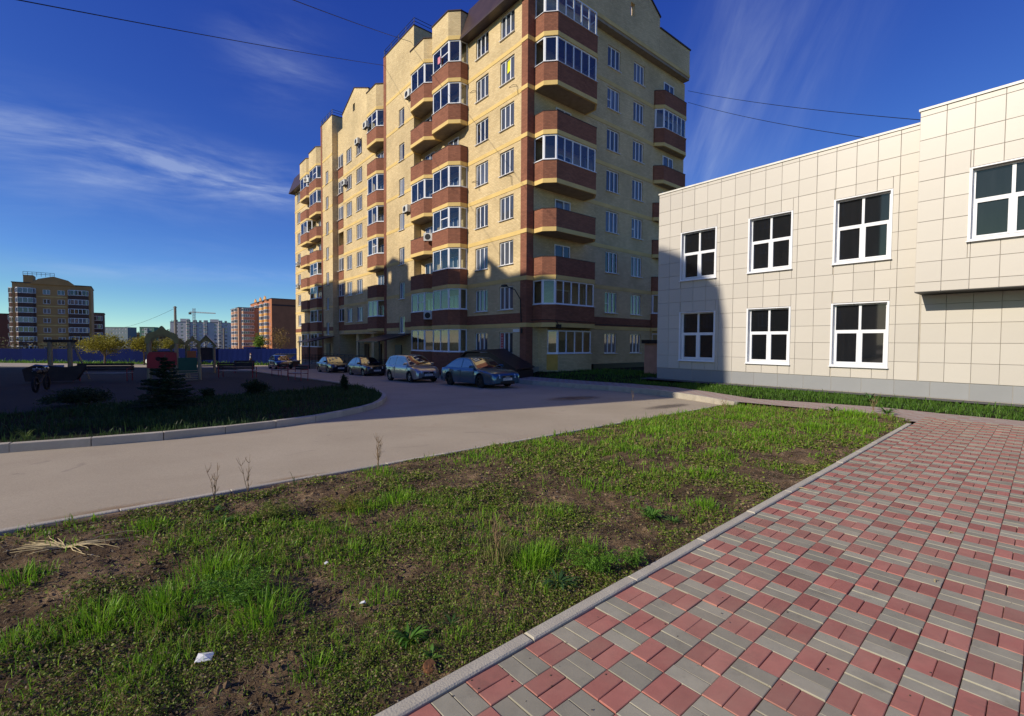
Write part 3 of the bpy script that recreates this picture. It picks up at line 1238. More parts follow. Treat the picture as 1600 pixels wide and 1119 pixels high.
# ------------------------------------------------------------------ the apartment building
apt = thing('apartment_building', 'tall yellow brick apartment block with brown brick balconies beside the parked cars', 'apartment building', (CORNER[0], CORNER[1], 0), ANG)
LEN, DEP = 48.3, 16.6
LM = lambda u, z, d: (u, d, z)                 # street side
RM = lambda u, z, d: (-d, u, z)                # gable side
winsL, winsR = [], []
for k in range(1, 9):
    s = 0.97 if k == 1 else ZB[k] + 0.98
    t = 2.3 if k == 1 else ZB[k] + 2.42
    for (a, b) in ((1.22, 2.59), (3.81, 5.2), (24.6, 26.1), (27.35, 28.85), (45.75, 47.15)):
        if k == 1 and 20 < a < 30:
            continue
        winsL.append((-b, -a, s, t))
    for (a, b) in ((7.1, 8.44), (9.97, 11.24)):
        winsR.append((a, b, s + 0.05 if k > 1 else 0.95, t + 0.05 if k > 1 else 2.33))
recess = (-31.2, -18.6, -1.7, 2.42)
loggia = [(-31.3, -29.75, ZB[k] + (1.1 if k != 5 else 0.1), ZB[k] + 2.5) for k in range(2, 9)]
mb = MB()
cells_wall(mb, LM, -LEN, 0, -2.0, 22.3, winsL + loggia + [recess], 0.14)
cells_wall(mb, RM, 0, DEP, -1.0, 22.3, winsR, 0.14)
mb.poly([(-LEN, 0, -2), (-LEN, 0, 22.3), (-LEN, DEP, 22.3), (-LEN, DEP, -2)])
mb.poly([(0, DEP, -1), (-LEN, DEP, -1), (-LEN, DEP, 22.3), (0, DEP, 22.3)])
mb.build('wall', M['ybrick'], apt)
mb = MB()
mb.poly([(-LEN, 0, 22.3), (0, 0, 22.3), (0, DEP, 22.3), (-LEN, DEP, 22.3)])
mb.build('roof', M['roofmetal'], apt)
for h in winsL:
    put_window(apt, win_meshes(h[1] - h[0], h[3] - h[2]), ((h[0] + h[1]) / 2, 0.085, h[2]))
for n_, h in enumerate(winsR):
    tr = ((0, 1 / 3, 0.45),) if n_ % 5 == 2 else ()
    put_window(apt, win_meshes(h[1] - h[0], h[3] - h[2], trans=tr), (-0.085, (h[0] + h[1]) / 2, h[2]), math.pi / 2)
# loggia column: brown panels with glazing between
mb = MB()
for k in range(2, 9):
    mb.box(-31.3, -29.75, -0.03, 0.1, ZB[k] + 0.13, ZB[k] + 1.08)
mb.build('brown_panel', M['rbrick'], apt)
for k in range(2, 9):
    if k == 5:
        continue
    z0 = ZB[k] + 1.1
    put_window(apt, win_meshes(1.55, ZB[k] + 2.5 - z0, (0.45,), ((0, 0.45, 0.5),) if k % 2 else ()), (-30.525, 0.03, z0))
mb = MB()
mb.box(-31.35, -29.7, 0.9, 1.0, 3.0, 22.2)
mb.build('loggia_back_wall', M['ybrick'], apt)

# horizontal bands between the storeys
def strip(name, x0, x1, y, z0, z1, mt, th=0.05):
    b = MB()
    b.box(x0, x1, y - th, y + 0.02, z0, z1)
    return b.build(name, mt, apt)


def strip_r(name, y0, y1, x, z0, z1, mt, th=0.05):
    b = MB()
    b.box(x - 0.02, x + th, y0, y1, z0, z1)
    return b.build(name, mt, apt)


for k in range(2, 9):
    z = ZB[k]
    for (a, b) in ((-6.12, -0.5), (-29.74, -21.5), (-48.3, -42.7)):
        strip('band', a, b, 0, z - 0.12, z + 0.12, M['band'], 0.025)
    strip_r('band', 5.0, 12.42, 0, z - 0.12, z + 0.12, M['band'], 0.025)
for (a, b) in ((-6.12, -0.5), (-29.74, -21.5)):
    strip('brown_band', a, b, 0, ZB[2] + 0.122, ZB[2] + 0.72, M['rbrick'], 0.02)
strip_r('brown_band', 5.0, 12.42, 0, ZB[2] + 0.122, ZB[2] + 0.72, M['rbrick'], 0.02)
strip('brown_band', -48.3, -42.7, 0, ZB[2] + 0.122, ZB[2] + 0.6, M['rbrick'], 0.02)
strip_r('plinth', 0.5, 12.42, 0, -1.0, 0.22, M['plinth'], 0.05)
strip('plinth', -6.12, -0.5, 0, -1.5, 0.22, M['plinth'], 0.05)

# corner pillar of brown brick with the bands carried round it
mb = MB()
mb.box(-0.49, 0.06, -0.06, 0.47, -1.0, 24.2)
mb.build('corner_pillar', M['rbrick'], apt)
for k in range(2, 10):
    mb = MB()
    mb.box(-0.51, 0.09, -0.09, 0.49, ZB[k] - 0.12, ZB[k] + 0.12)
    mb.build('band', M['band'], apt)


def glaze(par, pts, z0, z1, nm, inset=0.05, trans=0):
    """white framed glazing that follows the facets of a bay"""
    f, g = MB(), MB()
    line = mitre(pts, inset)
    inner = mitre(pts, inset + 0.06)
    for k in range(len(line) - 1):
        f.prism([line[k], line[k + 1], inner[k + 1], inner[k]], z0, z0 + 0.075)
        f.prism([line[k], line[k + 1], inner[k + 1], inner[k]], z1 - 0.075, z1)
        p, q = np.array(line[k]), np.array(line[k + 1])
        d = q - p
        Ls = np.linalg.norm(d)
        d = d / Ls
        nrm = np.array((-d[1], d[0]))
        n = max(1, nm[k])

        def post(c0, c1, dz0=0.075, dz1=0.075, t0=0.002, t1=0.056):
            a, b = p + d * c0, p + d * c1
            f.prism([tuple(a + nrm * t0), tuple(b + nrm * t0), tuple(b + nrm * t1), tuple(a + nrm * t1)], z0 + dz0, z1 - dz1)
        post(0.0, 0.085)
        post(Ls - 0.085, Ls)
        for j in range(1, n):
            c = Ls * j / n
            post(c - 0.045, c + 0.045)
        if trans and Ls > 0.5:
            for j in range(n):
                if (j + trans) % 2 == 0:
                    zz = z0 + (z1 - z0) * 0.5
                    a, b = p + d * (Ls * j / n + 0.046), p + d * (Ls * (j + 1) / n - 0.046)
                    f.prism([tuple(a + nrm * 0.008), tuple(b + nrm * 0.008), tuple(b + nrm * 0.05), tuple(a + nrm * 0.05)], zz - 0.03, zz + 0.03)
        m1, m2 = p + nrm * 0.03, q + nrm * 0.03
        g.poly([(m1[0], m1[1], z0 + 0.03), (m2[0], m2[1], z0 + 0.03), (m2[0], m2[1], z1 - 0.03), (m1[0], m1[1], z1 - 0.03)])
    # outer sill
    ring(f, pts, 0.12, z0 - 0.03, z0 - 0.002, 0, 0.05)
    fo = f.build('window_frame', M['pvc'], par)
    g.build('pane', M['glass'], par)
    return fo


def bay(pts, states, label=None, base=None, n_mull=(1, 1, 2, 1, 1), top=23.65, wall_y=0.0, side='L', door_at=None, first=1):
    """a column of balconies: pts run round the outside with the interior on the left"""
    for k in range(first, 9):
        st = states[k - 1]
        z = ZB[k]
        if k == 1:
            bo = MB()
            bo.prism(pts, -1.9, -0.6)
            bal = bo.build('balcony', M['plinth'], apt)
            pr = MB()
            ring(pr, pts, 0.12, -0.6, 0.96)
            pr.build('parapet', M['rbrick'], bal)
            glaze(bal, pts, 0.99, 2.56, n_mull, trans=0)
            continue
        bo = MB()
        bo.prism(pts, z - 0.11, z + 0.10, 0)
        bal = bo.build('balcony', M['soffit'], apt)
        bd = MB()
        ring(bd, pts, 0.1, z - 0.125, z + 0.125, 0, 0.015)
        bd.build('band', M['band'], bal)
        pr = MB()
        hp = 1.17
        ring(pr, pts, 0.12, z + 0.127, z + hp)
        pr.build('parapet', M['rbrick'], bal)
        if st:
            glaze(bal, pts, z + hp + 0.03, z + FH - 0.13, n_mull, trans=(1 if (k * 7 + int(abs(pts[0][0]) * 3)) % 4 == 0 else 0))
        if not st:
            cp = MB()
            ring(cp, pts, 0.16, z + hp + 0.002, z + hp + 0.03, 0, 0.02)
            cp.build('coping', M['roofmetal'], bal)
        if door_at is not None:
            dm = win_meshes(1.35, 2.1, (0.55,), ((0.55, 1, 0.5),), False)
            if side == 'L':
                put_window(apt, dm, (door_at, -0.07, z + 0.15), 0.0, 'balcony_door')
            else:
                put_window(apt, dm, (0.07, door_at, z + 0.15), math.pi / 2, 'balcony_door')
    if top:
        z = ZB[9]
        bo = MB()
        bo.prism(pts, z - 0.11, z + 0.1)
        bal = bo.build('bay_parapet', M['soffit'], apt)
        bd = MB()
        ring(bd, pts, 0.1, z - 0.125, z + 0.125, 0, 0.015)
        bd.build('band', M['band'], bal)
        pr = MB()
        ring(pr, pts, 0.25, z + 0.127, top)
        pr.build('wall', M['ybrick'], bal)
        cp = MB()
        ring(cp, pts, 0.3, top + 0.002, top + 0.07, 0, 0.06)
        cp.build('coping', M['roofmetal'], bal)


def lbay(t0, t1, r, o, c):
    """outline on the street side, far end first so that the inside lies to the left"""
    return [(-t1, 0.0), (-t1, -r), (-t1 + c, -o), (-t0 - c, -o), (-t0, -r), (-t0, 0.0)]


#            storeys 1..8, True = glazed
bay(lbay(6.13, 9.44, 0.6, 1.2, 0.59), [1, 1, 1, 1, 1, 0, 1, 1], door_at=-7.9)
bay(lbay(9.47, 12.7, 0.6, 1.2, 0.59), [1, 1, 0, 0, 1, 0, 0, 1], door_at=-11.2, top=23.5)
bay(lbay(18.25, 21.4, 0.5, 1.05, 0.55), [0, 1, 0, 1, 1, 1, 0, 1], door_at=-20.1, top=23.95, first=2)
bay(lbay(35.2, 38.9, 0.5, 1.0, 0.5), [1, 1, 1, 1, 0, 0, 1, 1], door_at=-37.2, top=23.9)
bay(lbay(39.0, 42.65, 0.5, 1.0, 0.5), [1, 0, 0, 0, 0, 1, 0, 1], door_at=-40.9, top=23.7)
# gable side
R1 = [(0, 0.476), (0.83, 0.476), (1.4, 1.02), (1.4, 4.42), (0.83, 4.98), (0, 4.98)]
bay(R1, [0, 1, 0, 0, 1, 0, 1, 1], n_mull=(1, 1, 5, 1, 1), door_at=2.9, side='R', first=2, top=None)
R2 = [(0, 12.45), (0.12, 12.45), (0.6, 12.95), (0.6, 15.9), (0.12, 16.4), (0, 16.4)]
bay(R2, [0, 1, 0, 0, 0, 0, 1, 0], n_mull=(1, 1, 5, 1, 1), door_at=14.3, side='R', first=2, top=None)
# ground-floor rooms under the two gable bays
def ground_room(pts, panel, gl=(1, 1, 4, 1, 1)):
    b = MB()
    ring(b, pts, 0.12, -0.8, 0.98)
    rm = b.build('ground_floor_bay', M['ybrick'], apt)
    glaze(rm, pts[1:-1], 1.02, 2.4, gl[1:-1], trans=0)
    b = MB()
    ring(b, [pts[0], pts[1]], 0.12, 0.98, 2.56)
    ring(b, [pts[-2], pts[-1]], 0.12, 0.98, 2.56)
    b.build('wall', M['ybrick'], rm)
    if panel:
        b = MB()
        ring(b, pts[1:3], 0.02, 0.05, 0.96, 0, 0.02)
        b.build('ochre_panel', M['ochre'], rm)


ground_room([(0, 1.0), (0.72, 1.0), (1.2, 1.45), (1.2, 4.42), (0.72, 4.9), (0, 4.9)], True)
ground_room([(0, 12.5), (0.1, 12.5), (0.5, 12.95), (0.5, 15.9), (0.1, 16.3), (0, 16.3)], False)

# stair towers
def tower(t0, t1, wins, pil, off=0.6, top=26.05):
    b = MB()
    cells_wall(b, lambda u, z, d: (u, -off + d, z), -t1, -t0, -2.0, top, wins, 0.14)
    b.poly([(-t0, -off, -2), (-t0, 3, -2), (-t0, 3, top), (-t0, -off, top)])
    b.poly([(-t1, 3, -2), (-t1, -off, -2), (-t1, -off, top), (-t1, 3, top)])
    b.poly([(-t1, 3, 20), (-t1, 3, top), (-t0, 3, top), (-t0, 3, 20)])
    tw = b.build('stair_tower', M['ybrick'], apt)
    b = MB()
    b.box(-t1 - 0.03, -t0 + 0.03, -off - 0.05, 3.05, top + 0.003, top + 0.08)
    b.build('coping', M['roofmetal'], tw)
    b = MB()
    b.box(-t1 - 0.012, -t1 + 0.5, -off - 0.02, -0.02, -1.9, top - 0.01)
    b.build('brown_strip', M['rbrick'], tw)
    for k in range(2, 10):
        b = MB()
        b.box(-t1 + 0.503, -t0 - 0.003, -off - 0.025, -off + 0.01, ZB[k] - 0.12, ZB[k] + 0.12)
        if any(abs(ZB[k] - (w[2] + w[3]) / 2) < 0.9 for w in wins):
            b = MB()
            w = wins[0]
            b.box(-t1 + 0.503, w[0] - 0.01, -off - 0.025, -off + 0.01, ZB[k] - 0.12, ZB[k] + 0.12)
            b.box(w[1] + 0.01, -t0 - 0.003, -off - 0.025, -off + 0.01, ZB[k] - 0.12, ZB[k] + 0.12)
        b.build('band', M['band'], tw)
    w = wins[0]
    b = MB()
    b.box(-t1 + 0.503, w[0] - 0.01, -off - 0.02, -off + 0.01, ZB[2] + 0.122, ZB[2] + 0.55)
    b.box(w[1] + 0.01, -t0 - 0.003, -off - 0.02, -off + 0.01, ZB[2] + 0.122, ZB[2] + 0.55)
    b.build('brown_band', M['rbrick'], tw)
    for w in wins:
        put_window(apt, win_meshes(w[1] - w[0], w[3] - w[2], (0.38,)), ((w[0] + w[1]) / 2, -off + 0.085, w[2]))
    # railing round the top
    b = MB()
    zt = top + 0.08
    x0, x1, y0 = -t1 + 0.05, -t0 - 0.05, -off + 0.05
    for zz in (0.3, 0.55):
        b.tube([(x1, 2.9, zt + zz), (x1, y0, zt + zz), (x0, y0, zt + zz), (x0, 2.9, zt + zz)], 0.025, 5)
    for x in np.linspace(x0, x1, 5):
        b.tube([(x, y0, zt), (x, y0, zt + 0.55)], 0.022, 5)
    for y in (1.2, 2.9):
        for x in (x0, x1):
            b.tube([(x, y, zt), (x, y, zt + 0.55)], 0.022, 5)
    b.build('railing', M['black'], tw)


stB = [(-15.3, -14.35, ZB[k] - 0.33 + 0.05 * (k - 2), ZB[k] + 1.05 + 0.05 * (k - 2)) for k in range(2, 9)]
tower(12.72, 18.22, stB, 0)
stD = [(-33.6, -32.7, ZB[k] - 0.33 + 0.05 * (k - 2), ZB[k] + 1.05 + 0.05 * (k - 2)) for k in range(2, 9)]
tower(31.42, 35.17, stD, 0)

# gable over the middle part of the street side, with its small opening
def gable_wall(mp, u0, u1, zlo, zsh, ua, za, hole, drop, name):
    """rectangle with an opening below a shallow triangle; 0.3 m thick"""
    b = MB()
    for (dd, flip) in ((0.0, False), (0.3, True)):
        bb = MB()
        cells_wall(bb, lambda u, z, d: mp(u, z, dd + (d if not flip else 0)), u0, u1, zlo, zsh, [hole], 0.3 if not flip else 0.0)
        bb.poly([mp(u0, zsh, dd), mp(u1, zsh, dd), mp(ua, za, dd)])
        i = len(b.v)
        b.v += bb.v
        for f_ in bb.f:
            g_ = tuple(i + q for q in f_)
            b.f.append(g_[::-1] if flip else g_)
            b.m.append(0)
    for (a, c) in (((u0, zlo), (u0, zsh)), ((u0, zsh), (ua, za)), ((ua, za), (u1, zsh)), ((u1, zsh), (u1, zlo)), ((u1, zlo), (u0, zlo))):
        b.poly([mp(a[0], a[1], 0), mp(c[0], c[1], 0), mp(c[0], c[1], 0.3), mp(a[0], a[1], 0.3)])
    g = b.build(name, M['ybrick'], apt)
    cp = MB()
    for (a, c) in (((u0 - 0.05, zsh), (ua, za)), ((ua, za), (u1 + 0.05, zsh))):
        P = [mp(a[0], a[1] + 0.01, -0.07), mp(c[0], c[1] + 0.01, -0.07), mp(c[0], c[1] + 0.01, 0.36), mp(a[0], a[1] + 0.01, 0.36)]
        Q = [(p[0], p[1], p[2] + 0.08) for p in P]
        i = len(cp.v)
        cp.v += P + Q
        for q in ((0, 1, 2, 3), (4, 5, 6, 7), (0, 1, 5, 4), (1, 2, 6, 5), (2, 3, 7, 6), (3, 0, 4, 7)):
            cp.f.append(tuple(i + k for k in q))
            cp.m.append(0)
    cp.build('coping', M['roofmetal'], g)
    return g


gable_wall(lambda u, z, d: (u, 0.003 + d, z), -29.9, -23.0, 22.0, 25.65, -26.5, 27.1, (-26.95, -26.4, 24.9, 25.75), 0, 'gable')
mb = MB()
mb.box(-31.4, -29.91, 0.003, 0.3, 22.0, 24.3)
mb.box(-22.99, -21.3, 0.003, 0.3, 22.0, 24.3)
mb.build('roof_parapet', M['ybrick'], apt)
gable_wall(lambda u, z, d: (0.5 - d, u, z), 4.6, 12.3, 22.62, 25.35, 8.6, 27.7, (8.85, 9.3, 24.05, 24.95), 0, 'gable')
mb = MB()
mb.box(0.2, 0.5, 12.31, 16.4, 22.62, 24.6)
mb.box(0.2, 0.5, -0.3, 4.59, 22.62, 24.6)
pp = mb.build('roof_parapet', M['ybrick'], apt)
mb = MB()
mb.box(0.16, 0.58, 12.31, 16.46, 24.603, 24.68)
mb.build('coping', M['roofmetal'], pp)
strip_r('band', -0.3, 16.42, 0.5, 22.5, 22.75, M['band'], 0.03)
mb = MB()
mb.box(-0.4, 0.49, 0.5, 16.4, 22.302, 22.498)
mb.build('soffit', M['soffit'], apt)
mb = MB()
mb.box(-3.5, 0.2, 16.1, 16.4, 22.62, 24.6)
mb.build('roof_parapet', M['ybrick'], apt)

# dark sheet-metal mansard eaves
for (a, b) in ((-6.12, 0.25), (-48.75, -42.6)):
    mb = MB()
    prof = [(-0.68, 21.72), (-0.68, 21.84), (0.06, 24.0), (0.6, 24.0), (0.6, 21.72)]
    n_ = len(prof)
    i = len(mb.v)
    mb.v += [(a, y, z) for y, z in prof] + [(b, y, z) for y, z in prof]
    mb.f += [tuple(i + q for q in range(n_ - 1, -1, -1)), tuple(i + n_ + q for q in range(n_))]
    mb.m += [0, 0]
    for q in range(n_):
        q2 = (q + 1) % n_
        mb.f.append((i + q, i + q2, i + n_ + q2, i + n_ + q))
        mb.m.append(0)
    mb.build('mansard_eave', M['roofmetal'], apt)

# sheltered ground-floor entrance zone
mb = MB()
mb.poly([(-31.2, 2.0, -1.9), (-18.6, 2.0, -1.9), (-18.6, 2.0, 2.42), (-31.2, 2.0, 2.42)])
mb.poly([(-31.2, 0, 2.419), (-31.2, 2, 2.419), (-18.6, 2, 2.419), (-18.6, 0, 2.419)])
mb.poly([(-31.2, 0.14, -1.9), (-31.2, 2, -1.9), (-31.2, 2, 2.42), (-31.2, 0.14, 2.42)])
mb.poly([(-18.6, 2, -1.9), (-18.6, 0.14, -1.9), (-18.6, 0.14, 2.42), (-18.6, 2, 2.42)])
mb.build('entrance_wall', M['ybrick'], apt)
for x in (-21.0, -25.2, -28.4):
    mb = MB()
    mb.box(x - 0.55, x + 0.55, 1.9, 1.995, -0.75, 1.4)
    mb.build('entrance_door', M['door'], apt)
for x in (-22.9, -26.8):
    mb = MB()
    mb.box(x - 0.3, x + 0.3, 0.3, 0.9, -1.9, 2.415)
    mb.build('column', M['ybrick'], apt)


def canopy(x0, x1, z):
    b = MB()
    i = len(b.v)
    b.v += [(x0, -3.4, z - 0.4), (x1, -3.4, z - 0.4), (x1, -0.62, z + 0.25), (x0, -0.62, z + 0.25)]
    b.v += [(x, y, zz + 0.09) for x, y, zz in b.v[i:i + 4]]
    for q in ((3, 2, 1, 0), (4, 5, 6, 7), (0, 1, 5, 4), (1, 2, 6, 5), (2, 3, 7, 6), (3, 0, 4, 7)):
        b.f.append(tuple(i + k for k in q))
        b.m.append(0)
    c = b.build('entrance_canopy', M['roofmetal'], apt)
    for x in (x0 + 0.15, x1 - 0.15):
        p = MB()
        p.tube([(x, -3.2, -1.9), (x, -3.2, z - 0.36)], 0.05, 8)
        p.build('post', M['black'], c)
    s = MB()
    s.box(x0 + 0.2, x1 - 0.2, -3.0, -0.7, -1.9, -0.75)
    s.box(x0 + 0.2, x1 - 0.2, -3.35, -3.0, -1.9, -0.92)
    s.build('porch', M['plinth'], c)
    d = MB()
    d.box((x0 + x1) / 2 - 0.6, (x0 + x1) / 2 + 0.6, -0.68, -0.61, -0.74, 1.4)
    d.build('door', M['door'], c)
    rl = MB()
    for x in (x0 + 0.25, x1 - 0.25):
        for zz in (0.1, -0.2, -0.5):
            rl.tube([(x, -2.95, zz), (x, -0.8, zz)], 0.02, 5)
        for y in np.linspace(-2.95, -0.8, 7):
            rl.tube([(x, y, -0.76), (x, y, 0.1)], 0.015, 5)
    rl.build('railing', M['black'], c)


canopy(-17.6, -13.2, 2.0)
canopy(-34.9, -31.0, 1.9)
# ramp with panelled railing in front of the recess
mb = MB()
mb.box(-30.4, -19.0, -2.0, 0.1, -1.9, -0.72)
rp_ = mb.build('ramp', M['plinth'], apt)
for k in range(11):
    mb = MB()
    x = -30.3 + k * 1.03
    mb.box(x, x + 0.96, -1.98, -1.94, -0.6, 0.25)
    mb.build('railing_panel', mat('rust_brown_panel', (0.07, 0.03, 0.022), 0.6) if k == 0 else bpy.data.materials['rust_brown_panel'], rp_)
mb = MB()
mb.tube([(-30.4, -1.96, 0.38), (-18.9, -1.96, 0.38)], 0.025, 6)
for k in range(12):
    mb.tube([(-30.4 + k * 1.04, -1.96, -0.72), (-30.4 + k * 1.04, -1.96, 0.38)], 0.022, 6)
mb.build('railing', M['black'], rp_)

# raised pavement along the street side
mb = MB()
pts = [(-1.0, -1.55), (-1.0, 0.0), (-48.3, 0.0), (-48.3, -1.55)]
W = [np.array(CORNER) + E1 * p[0] + EW * p[1] for p in pts]
mb.poly([(w[0], w[1], zr(w[0], w[1]) + 0.13) for w in W])
struct(mb.build('pavement', M['apron']))
kp = kerb_parent()
kerb_run(kp, [CORNER - EW * 1.62 - E1 * 1.0, CORNER - EW * 1.62 - E1 * 48.0], 0.15, 0.35, lambda x, y: zr(x, y) + 0.14, M['conc_old'])

# cellar-stair hood of dark sheet metal in front of the corner
hood = thing('cellar_hood', 'dark sloping sheet-metal hood over the cellar stairs behind the blue car', 'cellar entrance', (CORNER[0], CORNER[1], 0), ANG)
mb = MB()
def slab(b, x0, z0, x1, z1, y0, y1, th=0.06):
    i = len(b.v)
    b.v += [(x0, y0, z0), (x1, y0, z1), (x1, y1, z1 + 0.12), (x0, y1, z0 + 0.12)]
    b.v += [(x, y, z + th) for x, y, z in b.v[i:i + 4]]
    for q in ((3, 2, 1, 0), (4, 5, 6, 7), (0, 1, 5, 4), (1, 2, 6, 5), (2, 3, 7, 6), (3, 0, 4, 7)):
        b.f.append(tuple(i + k for k in q))
        b.m.append(0)
slab(mb, -2.0, 1.12, 0.85, 0.12, -1.4, -0.07)
slab(mb, -4.3, 1.02, -1.9, 1.08, -1.4, -0.07)
slab(mb, -5.0, 0.55, -4.32, 1.02, -1.4, -0.07)
mb.build('roof_sheet', M['roofmetal'], hood)
mb = MB()
mb.prism_y([(-5.0, -1.0), (0.7, -1.0), (0.8, 0.1), (-1.95, 1.05), (-4.25, 0.95), (-5.0, 0.5)], -1.3, -0.1)
mb.build('side_wall', M['roofmetal'], hood)

# small fixings on the corner: bracket lamp, number plate, camera
mb = MB()
mb.tube([(-0.3, -0.12, 2.85), (-0.3, -0.2, 4.2), (-0.45, -0.5, 4.75), (-0.75, -0.9, 4.95)], 0.03, 6)
lampo = mb.build('bracket_lamp', M['black'])
lampo.location = (CORNER[0], CORNER[1], 0)
lampo.rotation_euler = (0, 0, ANG)
tag(lampo, 'black bracket street lamp fixed to the brown corner pillar', 'lamp')
mb = MB()
mb.box(-1.05, -0.7, -1.05, -0.85, 4.92, 5.04)
mb.build('lamp_head', M['black'], lampo)
mb = MB()
mb.box(-0.34, -0.2, -0.14, -0.11, 2.2, 2.5)
mb.build('junction_box', M['black'], lampo)
mb = MB()
mb.box(-1.15, -0.55, -0.045, -0.015, 2.28, 2.46)
o = mb.build('house_plate', M['white'], apt)
# cable and floodlight under the first bay of the gable side
mb = MB()
mb.tube([(0.1, 0.3, 2.98), (0.9, 0.46, 2.99), (1.45, 1.0, 2.97), (1.46, 2.2, 2.93), (1.46, 4.4, 2.95), (0.15, 6.0, 2.9), (0.08, 12.3, 2.94)], 0.018, 5)
mb.build('cable', M['wire'], apt)
mb = MB()
mb.box(1.42, 1.62, 1.05, 1.3, 2.5, 2.72)
mb.tube([(1.4, 1.1, 2.9), (1.52, 1.15, 2.7)], 0.025, 5)
mb.build('floodlight', M['black'], apt)
# loose cables hanging out of the wall
for (x, z, y) in ((-5.9, 18.4, -0.02), (-1.7, 17.05, -0.02), (-2.2, 11.9, -0.02), (-5.6, 12.4, -0.02)):
    mb = MB()
    mb.tube([(x, y, z), (x + 0.5, y - 0.1, z - 0.08), (x + 0.8, y - 0.06, z - 0.2), (x + 0.9, y - 0.05, z - 0.8)], 0.014, 4)
    mb.build('cable', M['wire'], apt)

# posters in windows
red = mat('red_print', (0.50, 0.02, 0.03), 0.5)
mb = MB()
mb.poly([(-2.5, 0.072, 1.05), (-2.22, 0.072, 1.05), (-2.22, 0.072, 2.22), (-2.5, 0.072, 2.22)])
pst = mb.build('poster', red, apt)
mb = MB()
for k, z in enumerate(np.linspace(1.12, 2.05, 7)):
    n = 10
    c = [(-2.36 + (0.065 if k % 2 else 0.055) * math.cos(t), z + 0.05 + 0.052 * math.sin(t)) for t in np.linspace(0, 2 * math.pi, n + 1)]
    c2 = [(-2.36 + 0.032 * math.cos(t), z + 0.05 + 0.024 * math.sin(t)) for t in np.linspace(0, 2 * math.pi, n + 1)]
    for j in range(n if k % 3 else n - 3):
        mb.poly([(c[j][0], 0.069, c[j][1]), (c[j + 1][0], 0.069, c[j + 1][1]), (c2[j + 1][0], 0.069, c2[j + 1][1]), (c2[j][0], 0.069, c2[j][1])])
mb.build('lettering', M['white'], pst)
mb = MB()
mb.poly([(-1.98, 0.072, ZB[7] + 1.55), (-1.7, 0.072, ZB[7] + 1.65), (-1.68, 0.072, ZB[7] + 2.3), (-1.95, 0.072, ZB[7] + 2.25)])
mb.build('sticker', mat('yellow_sticker', (0.75, 0.7, 0.02), 0.5), apt)
mb = MB()
mb.box(-8.0, -7.68, -1.25, -1.21, ZB[8] + 1.55, ZB[8] + 1.98)
mb.build('sticker', mat('pink_sticker', (0.7, 0.25, 0.3), 0.5), apt)

# ------------------------------------------------------------------ air conditioners (hung on the wall, things of their own)
def aircon(lx, ly, z, rz, label):
    p = np.array(CORNER) + E1 * lx + EW * ly
    a = thing('air_conditioner', label, 'air conditioner', (p[0], p[1], z), ANG + rz, 'air conditioners on the apartment block')
    b = MB()
    b.bevbox(-0.4, 0.4, -0.32, -0.05, 0, 0.55, 0.015)
    b.build('case', M['acgrey'], a)
    b = MB()
    b.ring_y(-0.1, 0.28, [(0.0, -0.325), (0.09, -0.33), (0.21, -0.328), (0.215, -0.321)], 20)
    b.build('fan_grille', M['black'], a)
    b = MB()
    for x in (-0.3, 0.3):
        b.box(x - 0.02, x + 0.02, -0.34, 0.0, -0.05, -0.01)
    b.build('bracket', M['black'], a)


aircon(-20.6, -1.06, 20.75, 0, 'white air conditioner under the topmost glazed balcony by the stair tower pillar')
aircon(-25.3, -0.02, 21.1, 0, 'white air conditioner under a top-floor window below the gable')
aircon(-28.9, -0.02, 18.0, 0, 'white air conditioner beside the narrow loggia column two floors below the gable')
aircon(-13.25, -0.62, 20.7, 0, 'white air conditioner high on the near stair tower beside the top balcony')
aircon(-13.6, -0.62, 11.9, 0, 'white air conditioner on the near stair tower halfway up')
aircon(-9.6, -0.93, 8.95, 0.78, 'white air conditioner in the notch between the two near balconies on the fourth floor')
aircon(-9.6, -0.93, 3.3, 0.78, 'white air conditioner in the shaded notch just above the ground floor glazing')
aircon(-46.6, -0.02, 11.7, 0, 'upper white air conditioner at the far left end of the block')
aircon(-46.6, -0.02, 8.8, 0, 'lower white air conditioner at the far left end of the block')
aircon(-38.8, -1.0, 20.6, 0.5, 'white air conditioner between the two far balconies on the top floor')

# ------------------------------------------------------------------ the panel-clad building
rb = thing('panel_clad_building', 'low cream building clad in square panels with white framed windows', 'building', (RB0[0], RB0[1], 0), ANG)
M['panel'] = mat('cream_panel', (0.545, 0.505, 0.445), 0.42, 0.03, 0.8, rnd=0.035, spec=0.5, dirt=0.12, dirtcol=(0.47, 0.42, 0.35))
M['greypanel'] = mat('grey_plinth_panel', (0.275, 0.28, 0.285), 0.5, 0.05, 1.0, rnd=0.04, dirt=0.35, dirtcol=(0.3, 0.28, 0.25))
M['backing'] = mat('panel_backing', (0.42, 0.38, 0.32), 0.9)
M['coping'] = mat('white_coping', (0.72, 0.69, 0.62), 0.45)
RBL = 17.5
BX, BO, BZ0, BZ1 = 9.3, 0.95, 3.22, 8.50                # projecting upper bay
wl_ = [(1.18, 2.70, 0.97, 3.0), (4.10, 5.57, 0.96, 3.02), (6.97, 8.47, 0.97, 3.04), (1.18, 2.70, 4.46, 6.48), (4.09, 5.57, 4.49, 6.53), (6.97, 8.47, 4.47, 6.6)]
mb = MB()
cells_wall(mb, lambda u, z, d: (u, 0.03 + d, z), 0.03, RBL, -0.5, 8.42, wl_, 0.22)
mb.poly([(0.03, 14, -0.5), (0.03, 0.03, -0.5), (0.03, 0.03, 8.42), (0.03, 14, 8.42)])
mb.poly([(RBL, 0.03, -0.5), (RBL, 14, -0.5), (RBL, 14, 8.42), (RBL, 0.03, 8.42)])
